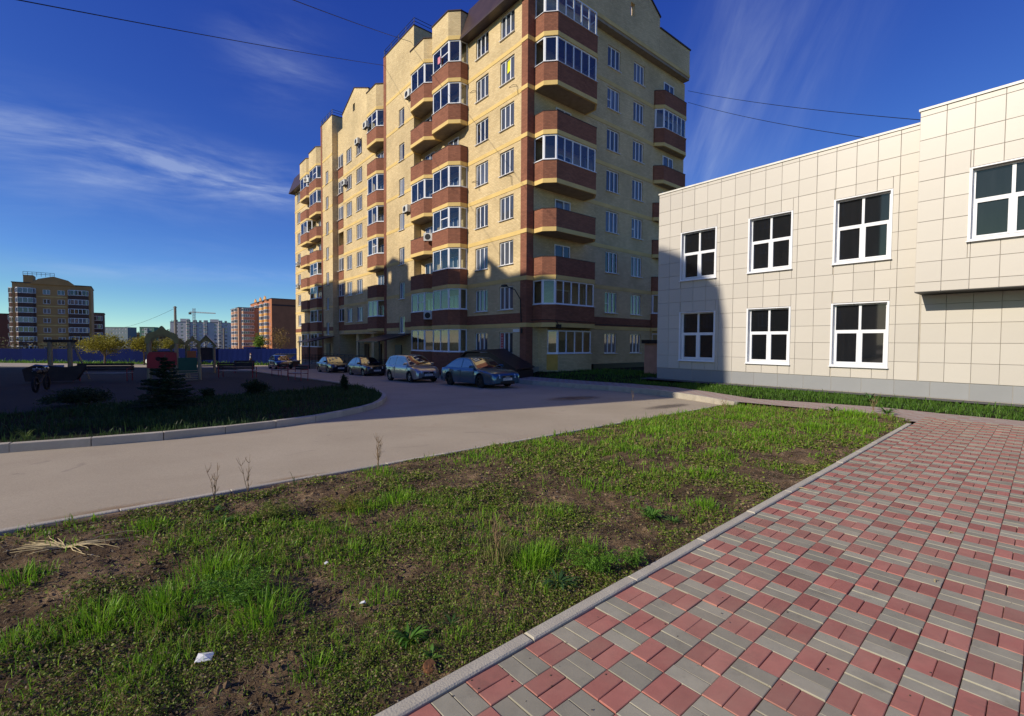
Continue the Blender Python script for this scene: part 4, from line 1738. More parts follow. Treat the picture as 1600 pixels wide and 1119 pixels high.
mb.poly([(0.03, 14, -0.5), (0.03, 14, 8.42), (RBL, 14, 8.42), (RBL, 14, -0.5)])
mb.poly([(0.03, 0.03, 8.42), (RBL, 0.03, 8.42), (RBL, 14, 8.42), (0.03, 14, 8.42)])
mb.build('wall', M['backing'], rb)
bw_ = [(10.45, 12.0, 4.58, 6.5), (13.4, 14.95, 4.58, 6.5)]
mb = MB()
cells_wall(mb, lambda u, z, d: (u, -BO + 0.03 + d, z), BX + 0.03, RBL, BZ0 + 0.03, BZ1 - 0.05, bw_, 0.22)
mb.poly([(BX + 0.03, 0.03, BZ0 + 0.03), (BX + 0.03, -BO + 0.03, BZ0 + 0.03), (BX + 0.03, -BO + 0.03, BZ1 - 0.05), (BX + 0.03, 0.03, BZ1 - 0.05)])
mb.poly([(BX + 0.03, -BO + 0.03, BZ1 - 0.05), (RBL, -BO + 0.03, BZ1 - 0.05), (RBL, 0.03, BZ1 - 0.05), (BX + 0.03, 0.03, BZ1 - 0.05)])
bayo = mb.build('projecting_bay', M['backing'], rb)
mb = MB()
mb.box(BX, RBL, -BO + 0.005, 0.03, BZ0 - 0.02, BZ0 + 0.028)
mb.build('soffit', mat('dark_soffit_sheet', (0.035, 0.033, 0.032), 0.6), bayo)
rows = [0.55, 1.13, 1.725, 2.32, 2.91, 3.49, 4.08, 4.66, 5.25, 5.845, 6.43, 7.02, 7.61, 8.29, 8.42]
_pc = {}


def panel(par, x0, x1, z0, z1, y, mt, name='panel', gap=0.004):
    w, h = round(x1 - x0 - 2 * gap, 3), round(z1 - z0 - 2 * gap, 3)
    if w < 0.03 or h < 0.03:
        return
    key = (w, h, mt.name)
    if key not in _pc:
        b, q = MB(), 0.006
        V = [(0, 0.028, 0), (w, 0.028, 0), (w, 0.028, h), (0, 0.028, h), (0, q, 0), (w, q, 0), (w, q, h), (0, q, h), (q, 0, q), (w - q, 0, q), (w - q, 0, h - q), (q, 0, h - q)]
        b.v = V
        b.f = [(8, 9, 10, 11), (4, 5, 9, 8), (5, 6, 10, 9), (6, 7, 11, 10), (7, 4, 8, 11), (0, 1, 5, 4), (1, 2, 6, 5), (2, 3, 7, 6), (3, 0, 4, 7)]
        b.m = [0] * 9
        _pc[key] = b.mesh(name, mt)
    o = link(name, _pc[key], par, (x0 + gap, y + random.uniform(-0.0015, 0.0015), z0 + gap))
    o.rotation_euler = (random.gauss(0, 0.0035), 0, random.gauss(0, 0.0035))


def clad(par, x0, x1, zrows, y, wins, cw=0.579, xend=99):
    """panels on a grid, cut round the window openings"""
    n = int(math.ceil((x1 - x0) / cw))
    for i in range(n):
        a, b = x0 + i * cw, min(x0 + (i + 1) * cw, x1)
        if a > xend:
            break
        for j in range(len(zrows) - 1):
            c, d = zrows[j], zrows[j + 1]
            rects = [(a, b, c, d)]
            for (wa, wb, wc, wd) in wins:
                wa, wb, wc, wd = wa - 0.05, wb + 0.05, wc - 0.05, wd + 0.05
                nr = []
                for (p, q, r, s) in rects:
                    if q <= wa or p >= wb or s <= wc or r >= wd:
                        nr.append((p, q, r, s))
                        continue
                    if p < wa:
                        nr.append((p, wa, r, s))
                    if q > wb:
                        nr.append((wb, q, r, s))
                    m0, m1 = max(p, wa), min(q, wb)
                    if r < wc:
                        nr.append((m0, m1, r, wc))
                    if s > wd:
                        nr.append((m0, m1, wd, s))
                rects = nr
            for (p, q, r, s) in rects:
                panel(par, p, q, r, s, y, M['panel'])


clad(rb, 0.0, BX, rows, 0.0, wl_)
clad(rb, BX, RBL, [0.55, 1.13, 1.725, 2.32, 2.91, BZ0 - 0.025], 0.0, [], xend=13.2)
clad(bayo, BX, RBL, [BZ0, 3.49, 4.08, 4.66, 5.25, 5.845, 6.43, 7.02, 7.61, 8.29, BZ1 - 0.05], -BO, bw_, xend=13.2)
for k in range(18):
    panel(rb, k * 0.87, k * 0.87 + 0.87, 0.06, 0.55, 0.02, M['greypanel'], 'plinth_panel')
mb = MB()
mb.box(-0.02, BX - 0.01, -0.035, 0.3, 8.425, 8.49)
mb.build('coping', M['coping'], rb)
mb = MB()
mb.box(BX - 0.03, RBL, -BO - 0.035, -0.04, BZ1 - 0.045, BZ1 + 0.02)
mb.build('coping', M['coping'], bayo)


def rb_window(par, w, y):
    a, b, c, d = w
    W_, H_ = b - a, d - c
    f = MB()
    t = 0.06
    # casing round the opening
    f.box(a - t, b + t, y - 0.03, y + 0.05, c - t, c)
    f.box(a - t, b + t, y - 0.03, y + 0.05, d, d + t * 0.6)
    f.box(a - t, a, y - 0.03, y + 0.05, c, d)
    f.box(b, b + t, y - 0.03, y + 0.05, c, d)
    # lining of the reveal
    f.box(a, a + 0.012, y + 0.05, y + 0.2, c, d)
    f.box(b - 0.012, b, y + 0.05, y + 0.2, c, d)
    wo = f.build('window', M['pvc'], par)
    g = MB()
    y0, y1 = y + 0.13, y + 0.2
    zt = c + H_ * 0.56
    q = 0.06
    a0, b0 = a + 0.013, b - 0.013
    g.box(a0, b0, y0, y1, c, c + q)
    g.box(a0, b0, y0, y1, d - q * 0.7, d)
    g.box(a0, a0 + q * 0.7, y0, y1, c + q, d - q * 0.7)
    g.box(b0 - q * 0.7, b0, y0, y1, c + q, d - q * 0.7)
    xm = (a + b) / 2
    g.box(xm - 0.036, xm + 0.036, y0 - 0.008, y1, c + q, d - q * 0.7)
    g.box(a0 + q * 0.7, xm - 0.037, y0 - 0.004, y1, zt - 0.035, zt + 0.035)
    g.box(xm + 0.037, b0 - q * 0.7, y0 - 0.004, y1, zt - 0.035, zt + 0.035)
    # opening sashes below the transom
    for (l, r) in ((a0 + q * 0.7, xm - 0.037), (xm + 0.037, b0 - q * 0.7)):
        for bx_ in ((l, r, c + q, c + q + 0.045), (l, r, zt - 0.08, zt - 0.036), (l, l + 0.045, c + q + 0.045, zt - 0.08), (r - 0.045, r, c + q + 0.045, zt - 0.08)):
            g.box(bx_[0], bx_[1], y0 - 0.015, y1 - 0.01, bx_[2], bx_[3])
    g.build('sash_frame', M['pvc'], wo)
    p = MB()
    p.poly([(a, y1 - 0.03, c), (b, y1 - 0.03, c), (b, y1 - 0.03, d), (a, y1 - 0.03, d)])
    p.build('pane', M['panedark'], wo)
    s = MB()
    s.box(a - t - 0.02, b + t + 0.02, y - 0.09, y - 0.031, c - t - 0.015, c - t + 0.01)
    s.build('sill', M['pvc'], wo)


for w in wl_:
    rb_window(rb, w, 0.0)
for w in bw_:
    rb_window(bayo, w, -BO)

M['panedark'].node_tree.nodes['Principled BSDF'].inputs['IOR'].default_value = 1.75
# pale pink transformer kiosk between the two buildings
kx, ky = 8.3, 26.6
ks_ = thing('transformer_kiosk', 'small pale pink rendered kiosk with a dark flat roof between the two buildings', 'kiosk', (kx, ky, -0.1), ANG)
mb = MB()
mb.box(-0.1, 2.6, -1.2, 1.5, -0.2, 1.75)
mb.build('wall', mat('pink_render', (0.5, 0.27, 0.19), 0.9, 0.1), ks_)
mb = MB()
mb.box(-0.2, 2.7, -1.35, 1.65, 1.752, 1.95)
mb.build('roof', M['black'], ks_)
# low black pipe along the gable side
mb = MB()
mb.box(0.25, 0.6, 5.3, 12.0, -0.25, 0.28)
o = mb.build('pipe_casing', M['black'])
o.location = (CORNER[0], CORNER[1], 0)
o.rotation_euler = (0, 0, ANG)
tag(o, 'long low black pipe casing at the foot of the shaded gable wall', 'pipe')

# ------------------------------------------------------------------ the neighbouring block outside the frame that throws the long shadow
SH_Y = -36.0
_hx = HDX * E1[0] + HDY * E1[1]
_hy = HDX * EW[0] + HDY * EW[1]
SH_X = -_hx / _hy * 36.0
SH_Z = math.tan(SUN_EL) * 36.0 / _hy
nb = thing('apartment_building', 'yellow brick block left of the view whose long shadow covers the playground', 'apartment building', (CORNER[0], CORNER[1], 0), ANG)
prof = [(-11.45, 0.2), (-11.35, 3.0), (-11.1, 4.4), (-10.2, 5.2), (-9.3, 5.95), (-8.3, 6.4), (0.0, 5.75), (1.6, 5.72), (4.1, 7.27), (5.7, 6.1), (13.6, 6.3), (13.61, 7.5), (16.4, 8.42), (19.3, 7.5), (19.31, 6.75), (29.3, 6.75), (29.31, 7.96), (36.4, 7.8), (36.41, 7.0), (44.2, 6.6)]
holes_ = [(16.75, 17.3, 6.35, 7.3), (3.55, 4.05, 5.85, 6.65)]
brk = sorted({p[0] for p in prof} | {h[k] for h in holes_ for k in (0, 1)})
pz = lambda t: float(np.interp(t, [p[0] for p in prof], [p[1] for p in prof]))
mb = MB()
for a, b in zip(brk[:-1], brk[1:]):
    if b - a < 0.02:
        continue
    e = 1e-4
    za, zb_ = pz(a + 0.006), pz(b - 0.006)
    segs = [(-30, -30, za, zb_)]
    for h in holes_:
        if h[0] - e <= a and b <= h[1] + e:
            segs = [(-30, -30, h[2], h[2]), (h[3], h[3], za, zb_)]
    for (la, lb, ta, tb) in segs:
        xa, xb = -a + SH_X, -b + SH_X
        mb.prism_y([(xb, max(-2, lb + SH_Z)), (xa, max(-2, la + SH_Z)), (xa, ta + SH_Z), (xb, tb + SH_Z)], SH_Y - 0.15, SH_Y + 0.15)
mb.build('facade', M['ybrick'], nb)
mb = MB()
mb.box(-43.5 + SH_X, 9.55 + SH_X, SH_Y - 14, SH_Y - 0.16, -2, 22.0)
mb.build('wall', M['ybrick'], nb)
wme = win_meshes(1.4, 1.45, sill=False)
for k in range(2, 9):
    for t in np.arange(-9, 43, 3.3):
        put_window(nb, wme, (-t + SH_X, SH_Y + 0.16, ZB[k] + 0.98), math.pi)

# ================================================================== parked cars
def paint(name, col, metal=0.6, rough=0.28):
    m = mat(name, col, rough, 0.03, 2.0, metal=metal, coat=1.0, spec=0.7)
    m.node_tree.nodes['Principled BSDF'].inputs['Coat IOR'].default_value = 1.9
    return m


M['carglass'] = mat('car_glass', (0.012, 0.014, 0.016), 0.03, 0.0, spec=1.0, coat=1.0)
M['carglass'].node_tree.nodes['Principled BSDF'].inputs['IOR'].default_value = 2.1
M['tyre'] = mat('tyre_rubber', (0.018, 0.018, 0.019), 0.85, 0.2, 20)
M['rim'] = mat('alloy_rim', (0.42, 0.42, 0.43), 0.35, 0.05, metal=0.8)
M['rimdark'] = mat('dark_alloy_rim', (0.06, 0.06, 0.065), 0.35, 0.05, metal=0.8)
M['chrome'] = mat('chrome', (0.7, 0.7, 0.72), 0.12, 0.02, metal=1.0)
M['lamp'] = mat('headlamp_glass', (0.55, 0.57, 0.6), 0.08, 0.1, 30, spec=0.9, coat=1.0)
M['redlamp'] = mat('tail_lamp', (0.3, 0.01, 0.01), 0.15, 0.05, coat=1.0)
M['amber'] = mat('amber_lamp', (0.55, 0.18, 0.02), 0.2, 0.05, coat=1.0)
M['trim'] = mat('black_trim', (0.015, 0.015, 0.016), 0.6)
M['plate'] = mat('number_plate', (0.72, 0.72, 0.7), 0.4, 0.02)


def car(name, label, X, Y, heading, L, W, H, wb, wr, cols, prof, cab, rims='rim', rings=False, z=None, boxy=0.0, fx=0.0, badge=True):
    """prof: (x fraction, shoulder height) from tail to nose; cab: rear base, rear top, front top, front base as x fractions, belt heights"""
    zz = zr(X, Y) if z is None else z
    t = thing(name, label, 'car', (X, Y, zz), 0, 'cars parked along the block')
    t.rotation_euler = (0.0, -0.0217, heading)
    xs = np.unique(np.concatenate([np.linspace(-L / 2, L / 2, 61), [-L / 2 + 0.03, -L / 2 + 0.09, L / 2 - 0.03, L / 2 - 0.09]]))
    xf, xr_ = wb / 2 + fx, -wb / 2 + fx
    ra = wr + 0.055
    px = [p[0] * L for p in prof]
    pz_ = [p[1] for p in prof]
    b = MB()
    NS = None
    rows = []
    for x in xs:
        e = min(1.0, (L / 2 - abs(x)) / 0.55)
        rnd = math.sqrt(max(0.0, 1 - (1 - e) ** 2.4))
        hw = W / 2 * (0.74 + 0.26 * rnd) if not boxy else W / 2 * (0.86 + 0.14 * rnd)
        zs = float(np.interp(x, px, pz_))
        zb = 0.2 + 0.06 * (1 - rnd)
        arch = 0
        for w in (xf, xr_):
            d = abs(x - w)
            if d < ra:
                arch = max(arch, wr + math.sqrt(ra * ra - d * d) - 0.0)
        zb2 = max(zb, arch)
        flare = 0.014 if arch else 0.0
        low = min(zb2, zs - 0.1)
        ws = zs - low
        pts = [(hw * 0.965 + flare, low), (hw + flare, low + ws * 0.14), (hw * 1.0, low + ws * 0.45), (hw * 0.99, low + ws * 0.72), (hw * 0.965, zs - 0.055), (hw * 0.925, zs - 0.012), (hw * 0.6, zs + 0.03 * rnd), (0.0, zs + 0.042 * rnd)]
        row = [(x, y, z_) for y, z_ in pts] + [(x, -y, z_) for y, z_ in pts[-2::-1]]
        rows.append(row)
    n = len(rows[0])
    for r in rows:
        b.v += r
    for i in range(len(rows) - 1):
        for j in range(n - 1):
            a = i * n + j
            b.f.append((a, a + 1, a + n + 1, a + n))
            b.m.append(0)
    b.f.append(tuple(range(n)))
    b.f.append(tuple(range((len(rows) - 1) * n + n - 1, (len(rows) - 1) * n - 1, -1)))
    b.m += [0, 0]
    body = b.build('body', cols, t, True)
    body.data.set_sharp_from_angle(angle=math.radians(40))
    # cabin shell
    xd, xc, xb, xa = [q * L for q in cab[:4]]
    zd, za = cab[4], cab[5]
    hb, hr = W / 2 * 0.915, W / 2 * 0.70
    roof = [(xc, H - 0.075), (xc + (xb - xc) * 0.2, H - 0.02), (xc + (xb - xc) * 0.5, H), (xc + (xb - xc) * 0.8, H - 0.018), (xb, H - 0.06)]
    sidep = [(xd, zd)] + [(xd + (xc - xd) * q, zd + (H - 0.075 - zd) * (1 - (1 - q) ** 1.25)) for q in (0.35, 0.7)] + roof + [(xb + (xa - xb) * q, H - 0.06 + (za - H + 0.06) * q ** 1.12) for q in (0.3, 0.65)] + [(xa, za)]

    def yat(z_):
        k = (z_ - min(zd, za)) / (H - min(zd, za))
        return hb + (hr - hb) * max(0, k) ** 1.15
    c = MB()
    m_ = len(sidep)
    V = []
    for (x, z_) in sidep:
        y = yat(z_)
        cr = 0.028 if z_ > (zd + H) / 2 else 0.015
        V += [(x, y, z_ - 0.015), (x, y * 0.9, z_ + cr * 0.5), (x, y * 0.5, z_ + cr), (x, 0, z_ + cr * 1.15), (x, -y * 0.5, z_ + cr), (x, -y * 0.9, z_ + cr * 0.5), (x, -y, z_ - 0.015)]
    c.v = V
    for i in range(m_ - 1):
        for j in range(6):
            a = i * 7 + j
            c.f.append((a + 7, a + 8, a + 1, a))
            c.m.append(0)
    c.f.append(tuple(i * 7 for i in range(m_)))
    c.f.append(tuple(i * 7 + 6 for i in range(m_ - 1, -1, -1)))
    c.m += [0, 0]
    cabin = c.build('cabin', cols, t, True)
    cabin.data.set_sharp_from_angle(angle=math.radians(42))
    # glass
    def across(pq, lo, hi, name):
        g = MB()
        P = []
        for q in np.linspace(lo, hi, 5):
            i = q * (len(pq) - 1)
            k = min(int(i), len(pq) - 2)
            f_ = i - k
            x = pq[k][0] + (pq[k + 1][0] - pq[k][0]) * f_
            z_ = pq[k][1] + (pq[k + 1][1] - pq[k][1]) * f_
            y = yat(z_) * 0.9
            cr = 0.024
            P.append([(x, yy, z_ + zz_ + 0.012) for yy, zz_ in ((y, cr * 0.3), (y * 0.55, cr), (0, cr * 1.2), (-y * 0.55, cr), (-y, cr * 0.3))])
        g.v = [p for r in P for p in r]
        for i in range(4):
            for j in range(4):
                a = i * 5 + j
                g.f.append((a + 5, a + 6, a + 1, a))
                g.m.append(0)
        return g.build(name, M['carglass'], t, True)
    across(sidep[-4:], 0.06, 0.95, 'windscreen')
    across(sidep[:4], 0.12, 0.92, 'rear_window')
    zl = max(zd, za) + 0.035
    def top_at(x):
        return float(np.interp(x, [p[0] for p in sidep], [p[1] for p in sidep]))
    # side windows, one per door on each side
    x0 = xd + (xc - xd) * 0.42
    x1 = xa - (xa - xb) * 0.30
    xm = (xc + xb) / 2 + 0.02 * L
    spans = [(x0, xm - 0.045), (xm + 0.045, x1)]
    if cab[6] == 3:
        xq = xd + (xm - xd) * 0.36
        spans = [(x0, xq - 0.03), (xq + 0.03, xm - 0.04), (xm + 0.04, x1)]
    for sgn in (1, -1):
        for (p, q) in spans:
            xx = np.linspace(p, q, 7)
            top = [(x, max(zl + 0.03, top_at(x) - 0.085)) for x in xx]
            poly = [(p, zl), (q, zl)] + top[::-1]
            g = MB()
            pts = [(x, sgn * (yat(z_) + 0.006), z_) for x, z_ in poly]
            g.poly(pts if sgn < 0 else pts[::-1])
            g.build('side_window', M['carglass'], t)
        # mirror
        g = MB()
        g.bevbox(x1 - 0.12, x1 + 0.02, -0.1, 0.1, 0, 0.14, 0.03)
        mo = g.build('mirror', cols, t)
        mo.location = (0, sgn * (hb + 0.08), zl - 0.02)
        # door gaps and handles
        for xdr in (xm, x0 + 0.28 * (xm - x0) * 0 + xr_ + ra + 0.08, x1 + 0.06):
            g = MB()
            y = W / 2 + 0.0015
            g.box(xdr - 0.006, xdr + 0.006, -0.012, 0.002, 0.3, zl - 0.09)
            go = g.build('door_gap', M['trim'], t)
            go.location = (0, sgn * y, 0)
            if sgn < 0:
                go.scale = (1, -1, 1)
        for xh in (xm - 0.19, xm - 0.19 - (xm - xr_) * 0.62):
            g = MB()
            g.box(xh - 0.09, xh + 0.09, sgn * (W / 2 * 0.985) - 0.02, sgn * (W / 2 * 0.985) + 0.02, zl - 0.19, zl - 0.155)
            g.build('door_handle', cols, t)
        # lamps
        zn = float(np.interp(L / 2 - 0.1, px, pz_))
        g = MB()
        yy = W / 2 * 0.70
        hx0 = L / 2 - 0.16
        hwid = 0.2 if not boxy else 0.19
        P = [(hx0 - 0.2, yy + hwid * 0.72, zn - 0.16), (hx0 + 0.155, yy - hwid, zn - 0.2), (hx0 + 0.11, yy - hwid, zn - 0.03), (hx0 - 0.25, yy + hwid * 0.70, zn - 0.01)]
        Q = [(x + 0.05, y + 0.03, z_) for x, y, z_ in P]
        P = [(x - 0.1, y - 0.08, z_) for x, y, z_ in P]
        g.v = [(x, sgn * y, z_) for x, y, z_ in P + Q]
        for q in ((3, 2, 1, 0), (4, 5, 6, 7), (0, 1, 5, 4), (1, 2, 6, 5), (2, 3, 7, 6), (3, 0, 4, 7)):
            g.f.append(q if sgn > 0 else q[::-1])
            g.m.append(0)
        g.build('headlamp', M['lamp'], t)
        g = MB()
        zt = float(np.interp(-L / 2 + 0.1, px, pz_))
        g.box(-L / 2 - 0.012, -L / 2 + 0.16, sgn * W / 2 * 0.62 - 0.13, sgn * W / 2 * 0.62 + 0.13, zt - 0.3, zt - 0.1)
        g.build('tail_lamp', M['redlamp'], t)
        # wheels
        for xw in (xf, xr_):
            wo = link('wheel', None, t, (xw, sgn * (W / 2 - 0.115), wr))
            wo.empty_display_size = 0.1
            g = MB()
            g.ring_y(0, 0, [(wr * 0.66, -0.1), (wr * 0.93, -0.1), (wr, -0.07), (wr, 0.07), (wr * 0.93, 0.1), (wr * 0.66, 0.1)], 28)
            g.build('tyre', M['tyre'], wo, True)
            g = MB()
            s_ = sgn * 0.085
            g.ring_y(0, 0, [(wr * 0.67, s_ * 1.05), (wr * 0.6, s_ * 1.05), (wr * 0.58, s_ * 0.4)], 24)
            for k in range(5):
                a = 2 * math.pi * k / 5 + 0.3
                ca, sa = math.cos(a), math.sin(a)
                w1, w2 = wr * 0.13, wr * 0.085
                g.v += [(ca * wr * 0.1 - sa * w1, s_, sa * wr * 0.1 + ca * w1), (ca * wr * 0.1 + sa * w1, s_, sa * wr * 0.1 - ca * w1), (ca * wr * 0.62 + sa * w2, s_ * 1.02, sa * wr * 0.62 - ca * w2), (ca * wr * 0.62 - sa * w2, s_ * 1.02, sa * wr * 0.62 + ca * w2)]
                i = len(g.v)
                g.f.append((i - 4, i - 3, i - 2, i - 1))
                g.m.append(0)
            g.ring_y(0, 0, [(0.0, s_ * 1.12), (wr * 0.15, s_ * 1.1), (wr * 0.17, s_)], 12)
            g.build('rim', M[rims], wo)
            g = MB()
            g.ring_y(0, 0, [(0.0, s_ * 0.3), (wr * 0.64, s_ * 0.3)], 20)
            g.build('brake', M['trim'], wo)
    # dark underbody fills the wheel wells
    g = MB()
    g.box(-L / 2 + 0.25, L / 2 - 0.25, -W / 2 + 0.26, W / 2 - 0.26, 0.17, 0.62)
    g.box(xr_ + ra + 0.02, xf - ra - 0.02, -W / 2 + 0.1, W / 2 - 0.1, 0.19, 0.3)
    g.build('underbody', M['trim'], t)
    # face: grille, intake, plate
    zn = float(np.interp(L / 2 - 0.05, px, pz_))
    g = MB()
    g.box(L / 2 - 0.09, L / 2 + 0.012, -0.3, 0.3, zn - 0.2, zn - 0.045)
    gr = g.build('grille', M['trim'], t)
    g = MB()
    g.box(L / 2 + 0.004, L / 2 + 0.02, -0.32, 0.32, zn - 0.045, zn - 0.025)
    g.box(L / 2 + 0.004, L / 2 + 0.02, -0.32, 0.32, zn - 0.225, zn - 0.203)
    if rings:
        for k in range(4):
            g.v_ = None
            cy = (k - 1.5) * 0.062
            ringp = [(L / 2 + 0.022, cy + 0.042 * math.cos(a), zn - 0.12 + 0.042 * math.sin(a)) for a in np.linspace(0, 2 * math.pi, 17)]
            g.tube(ringp, 0.007, 5, cap=False)
    elif badge:
        g.ring_y(0, 0, [], 3)
        ringp = [(L / 2 + 0.022, 0.05 * math.cos(a), zn - 0.12 + 0.045 * math.sin(a)) for a in np.linspace(0, 2 * math.pi, 17)]
        g.tube(ringp, 0.009, 5, cap=False)
    g.build('grille_trim', M['chrome'], gr)
    g = MB()
    g.box(L / 2 - 0.06, L / 2 + 0.008, -0.42, 0.42, 0.24, 0.35)
    g.build('air_intake', M['trim'], t)
    g = MB()
    g.box(L / 2 + 0.0, L / 2 + 0.025, -0.26, 0.26, 0.385, 0.495)
    pl = g.build('number_plate', M['plate'], t)
    g = MB()
    x = L / 2 + 0.027
    for k, (y, w) in enumerate(((-0.2, 0.035), (-0.14, 0.04), (-0.085, 0.035), (-0.03, 0.04), (0.03, 0.035), (0.085, 0.04), (0.165, 0.05))):
        g.box(x - 0.003, x, y - w / 2, y + w / 2, 0.415, 0.42)
        g.box(x - 0.003, x, y - w / 2, y - w / 2 + 0.011, 0.42, 0.465)
        if k % 2:
            g.box(x - 0.003, x, y + w / 2 - 0.011, y + w / 2, 0.42, 0.465)
        else:
            g.box(x - 0.003, x, y - w / 2, y + w / 2, 0.466, 0.474)
    g.build('plate_lettering', M['trim'], pl)
    # bumper strip / wipers
    g = MB()
    g.tube([(xa - 0.02, 0.45, za + 0.05), (xa - 0.12, -0.05, za + 0.1)], 0.01, 4)
    g.tube([(xa - 0.02, -0.1, za + 0.05), (xa - 0.12, -0.6, za + 0.1)], 0.01, 4)
    g.build('wiper', M['trim'], t)
    return t


sedan = [(-0.5, 0.74), (-0.485, 0.86), (-0.46, 0.93), (-0.30, 0.945), (-0.1, 0.925), (0.16, 0.905), (0.24, 0.885), (0.36, 0.835), (0.44, 0.76), (0.475, 0.70), (0.5, 0.60)]
car('blue_sedan', 'blue saloon car with dark wheels parked nearest, front towards the walkway', -1.72, 23.96, ANG, 4.8, 1.81, 1.45, 2.76, 0.325, paint('teal_blue_paint', (0.022, 0.10, 0.175)), sedan,
    (-0.40, -0.215, 0.055, 0.215, 0.93, 0.90, 2), 'rimdark', rings=True)
mpv = [(-0.5, 0.62), (-0.49, 0.80), (-0.47, 0.95), (-0.30, 0.985), (-0.1, 0.965), (0.18, 0.95), (0.26, 0.935), (0.36, 0.88), (0.44, 0.79), (0.475, 0.71), (0.5, 0.58)]
car('silver_hatchback', 'silver-beige tall hatchback parked behind the blue saloon', -5.99, 28.02, ANG, 4.08, 1.69, 1.55, 2.6, 0.31, paint('silver_beige_paint', (0.44, 0.425, 0.395)), mpv,
    (-0.485, -0.40, 0.09, 0.285, 0.96, 0.95, 3), 'rim')
boxyp = [(-0.5, 0.55), (-0.49, 0.82), (-0.46, 0.88), (-0.2, 0.885), (0.16, 0.875), (0.22, 0.865), (0.40, 0.805), (0.475, 0.77), (0.495, 0.70), (0.5, 0.55)]
car('dark_hatchback', 'near-black angular hatchback parked between the silver hatchback and the dark saloon', -11.06, 35.64, ANG, 4.0, 1.62, 1.4, 2.46, 0.29, paint('dark_violet_paint', (0.010, 0.009, 0.016), 0.3), boxyp,
    (-0.455, -0.27, 0.035, 0.19, 0.88, 0.875, 2), 'rim', boxy=1, z=-0.93)
boxys = [(-0.5, 0.60), (-0.49, 0.86), (-0.46, 0.92), (-0.28, 0.93), (0.16, 0.89), (0.22, 0.87), (0.40, 0.80), (0.475, 0.76), (0.495, 0.69), (0.5, 0.55)]
car('dark_sedan', 'dark grey-blue saloon parked by the far entrance canopy', -15.75, 41.16, ANG, 4.2, 1.65, 1.4, 2.45, 0.29, paint('slate_paint', (0.022, 0.026, 0.036), 0.4), boxys,
    (-0.335, -0.215, 0.03, 0.185, 0.92, 0.88, 2), 'rim', boxy=1, z=-1.09)
car('black_hatchback', 'small black hatchback parked alone at the far end near the blue fence', -24.6, 49.77, ANG, 4.0, 1.68, 1.42, 2.48, 0.3, paint('black_paint', (0.008, 0.010, 0.015), 0.3), mpv[:1] + [(x, z_ * 0.93) for x, z_ in mpv[1:]],
    (-0.47, -0.33, 0.06, 0.24, 0.90, 0.885, 2), 'rim', z=-1.29)
car('white_sedan', 'white car half hidden behind the red playground panel', -46.2, 62.2, math.radians(168), 4.4, 1.7, 1.4, 2.6, 0.31, mat('white_car_paint', (0.75, 0.75, 0.75), 0.3, 0.02, coat=1.0), sedan,
    (-0.40, -0.215, 0.055, 0.215, 0.93, 0.90, 2), 'rim', z=zr(-46.2, 62.2) + 0.05)

# ================================================================== fence of blue profiled sheet
M['bluesheet'] = mat('blue_profiled_sheet', (0.003, 0.011, 0.085), 0.8, 0.08, 1.0, rnd=0.12, spec=0.08, dirt=0.15, dirtcol=(0.012, 0.014, 0.04))
fence = thing('sheet_fence', 'long dark blue fence of profiled metal sheets across the far end of the yard', 'fence', (0, 0, 0))
f0, f1 = np.array((-104.0, 81.6)), np.array((-18.0, 62.0))
fl = np.linalg.norm(f1 - f0)
fa = math.atan2(f1[1] - f0[1], f1[0] - f0[0])
np_ = 35
pw_ = fl / np_
b = MB()
nr = 12
xx = []
for k in range(nr):
    x = pw_ * k / nr
    xx += [(x, 0.0), (x + pw_ / nr * 0.35, 0.0), (x + pw_ / nr * 0.5, -0.035), (x + pw_ / nr * 0.85, -0.035)]
xx.append((pw_ - 0.01, 0.0))
for i in range(len(xx) - 1):
    b.poly([(xx[i][0], xx[i][1], 0), (xx[i + 1][0], xx[i + 1][1], 0), (xx[i + 1][0], xx[i + 1][1], 2.25), (xx[i][0], xx[i][1], 2.25)])
sheet = b.mesh('fence_sheet', M['bluesheet'])
b = MB()
b.box(-0.04, 0.04, 0.02, 0.1, -0.3, 2.3)
postm = b.mesh('post', M['black'])
for k in range(np_):
    p = f0 + (f1 - f0) * k / np_
    zz = zr(p[0], p[1]) + 0.05 + (0.45 if p[0] > -30 else 0.0)
    o = link('fence_sheet', sheet, fence, (p[0], p[1], zz + random.uniform(-0.03, 0.03)), fa)
    link('post', postm, fence, (p[0], p[1], zz), fa)
cont = thing('blue_cabin', 'blue metal cabin roof showing above the fence', 'cabin', (-40.5, 74.0, -2.0), fa)
b = MB()
b.box(-1.2, 1.2, -1, 1, 0, 2.55)
b.build('wall', M['bluesheet'], cont)
b = MB()
b.box(-1.3, 1.3, -1.1, 1.1, 2.552, 2.66)
b.build('roof', M['bluesheet'], cont)

# ================================================================== playground equipment
M['wood'] = mat('weathered_yellow_wood', (0.36, 0.29, 0.10), 0.7, 0.15, 4)
M['post'] = mat('round_timber_post', (0.33, 0.27, 0.16), 0.75, 0.18, 4)
M['playred'] = mat('red_board', (0.42, 0.025, 0.03), 0.5, 0.06)
M['playgreen'] = mat('green_board', (0.02, 0.09, 0.05), 0.5, 0.06)
M['playorange'] = mat('orange_board', (0.45, 0.12, 0.03), 0.5, 0.06)
M['playblue'] = mat('pale_blue_board', (0.20, 0.26, 0.45), 0.5, 0.06)
M['darkboard'] = mat('dark_stained_board', (0.05, 0.035, 0.03), 0.7, 0.2)
M['redtube'] = mat('red_painted_tube', (0.30, 0.03, 0.035), 0.4, 0.05)
M['greyslat'] = mat('bleached_slat', (0.36, 0.33, 0.29), 0.7, 0.15, rnd=0.1)


def gz(x, y):
    return zr(x, y) + 0.105


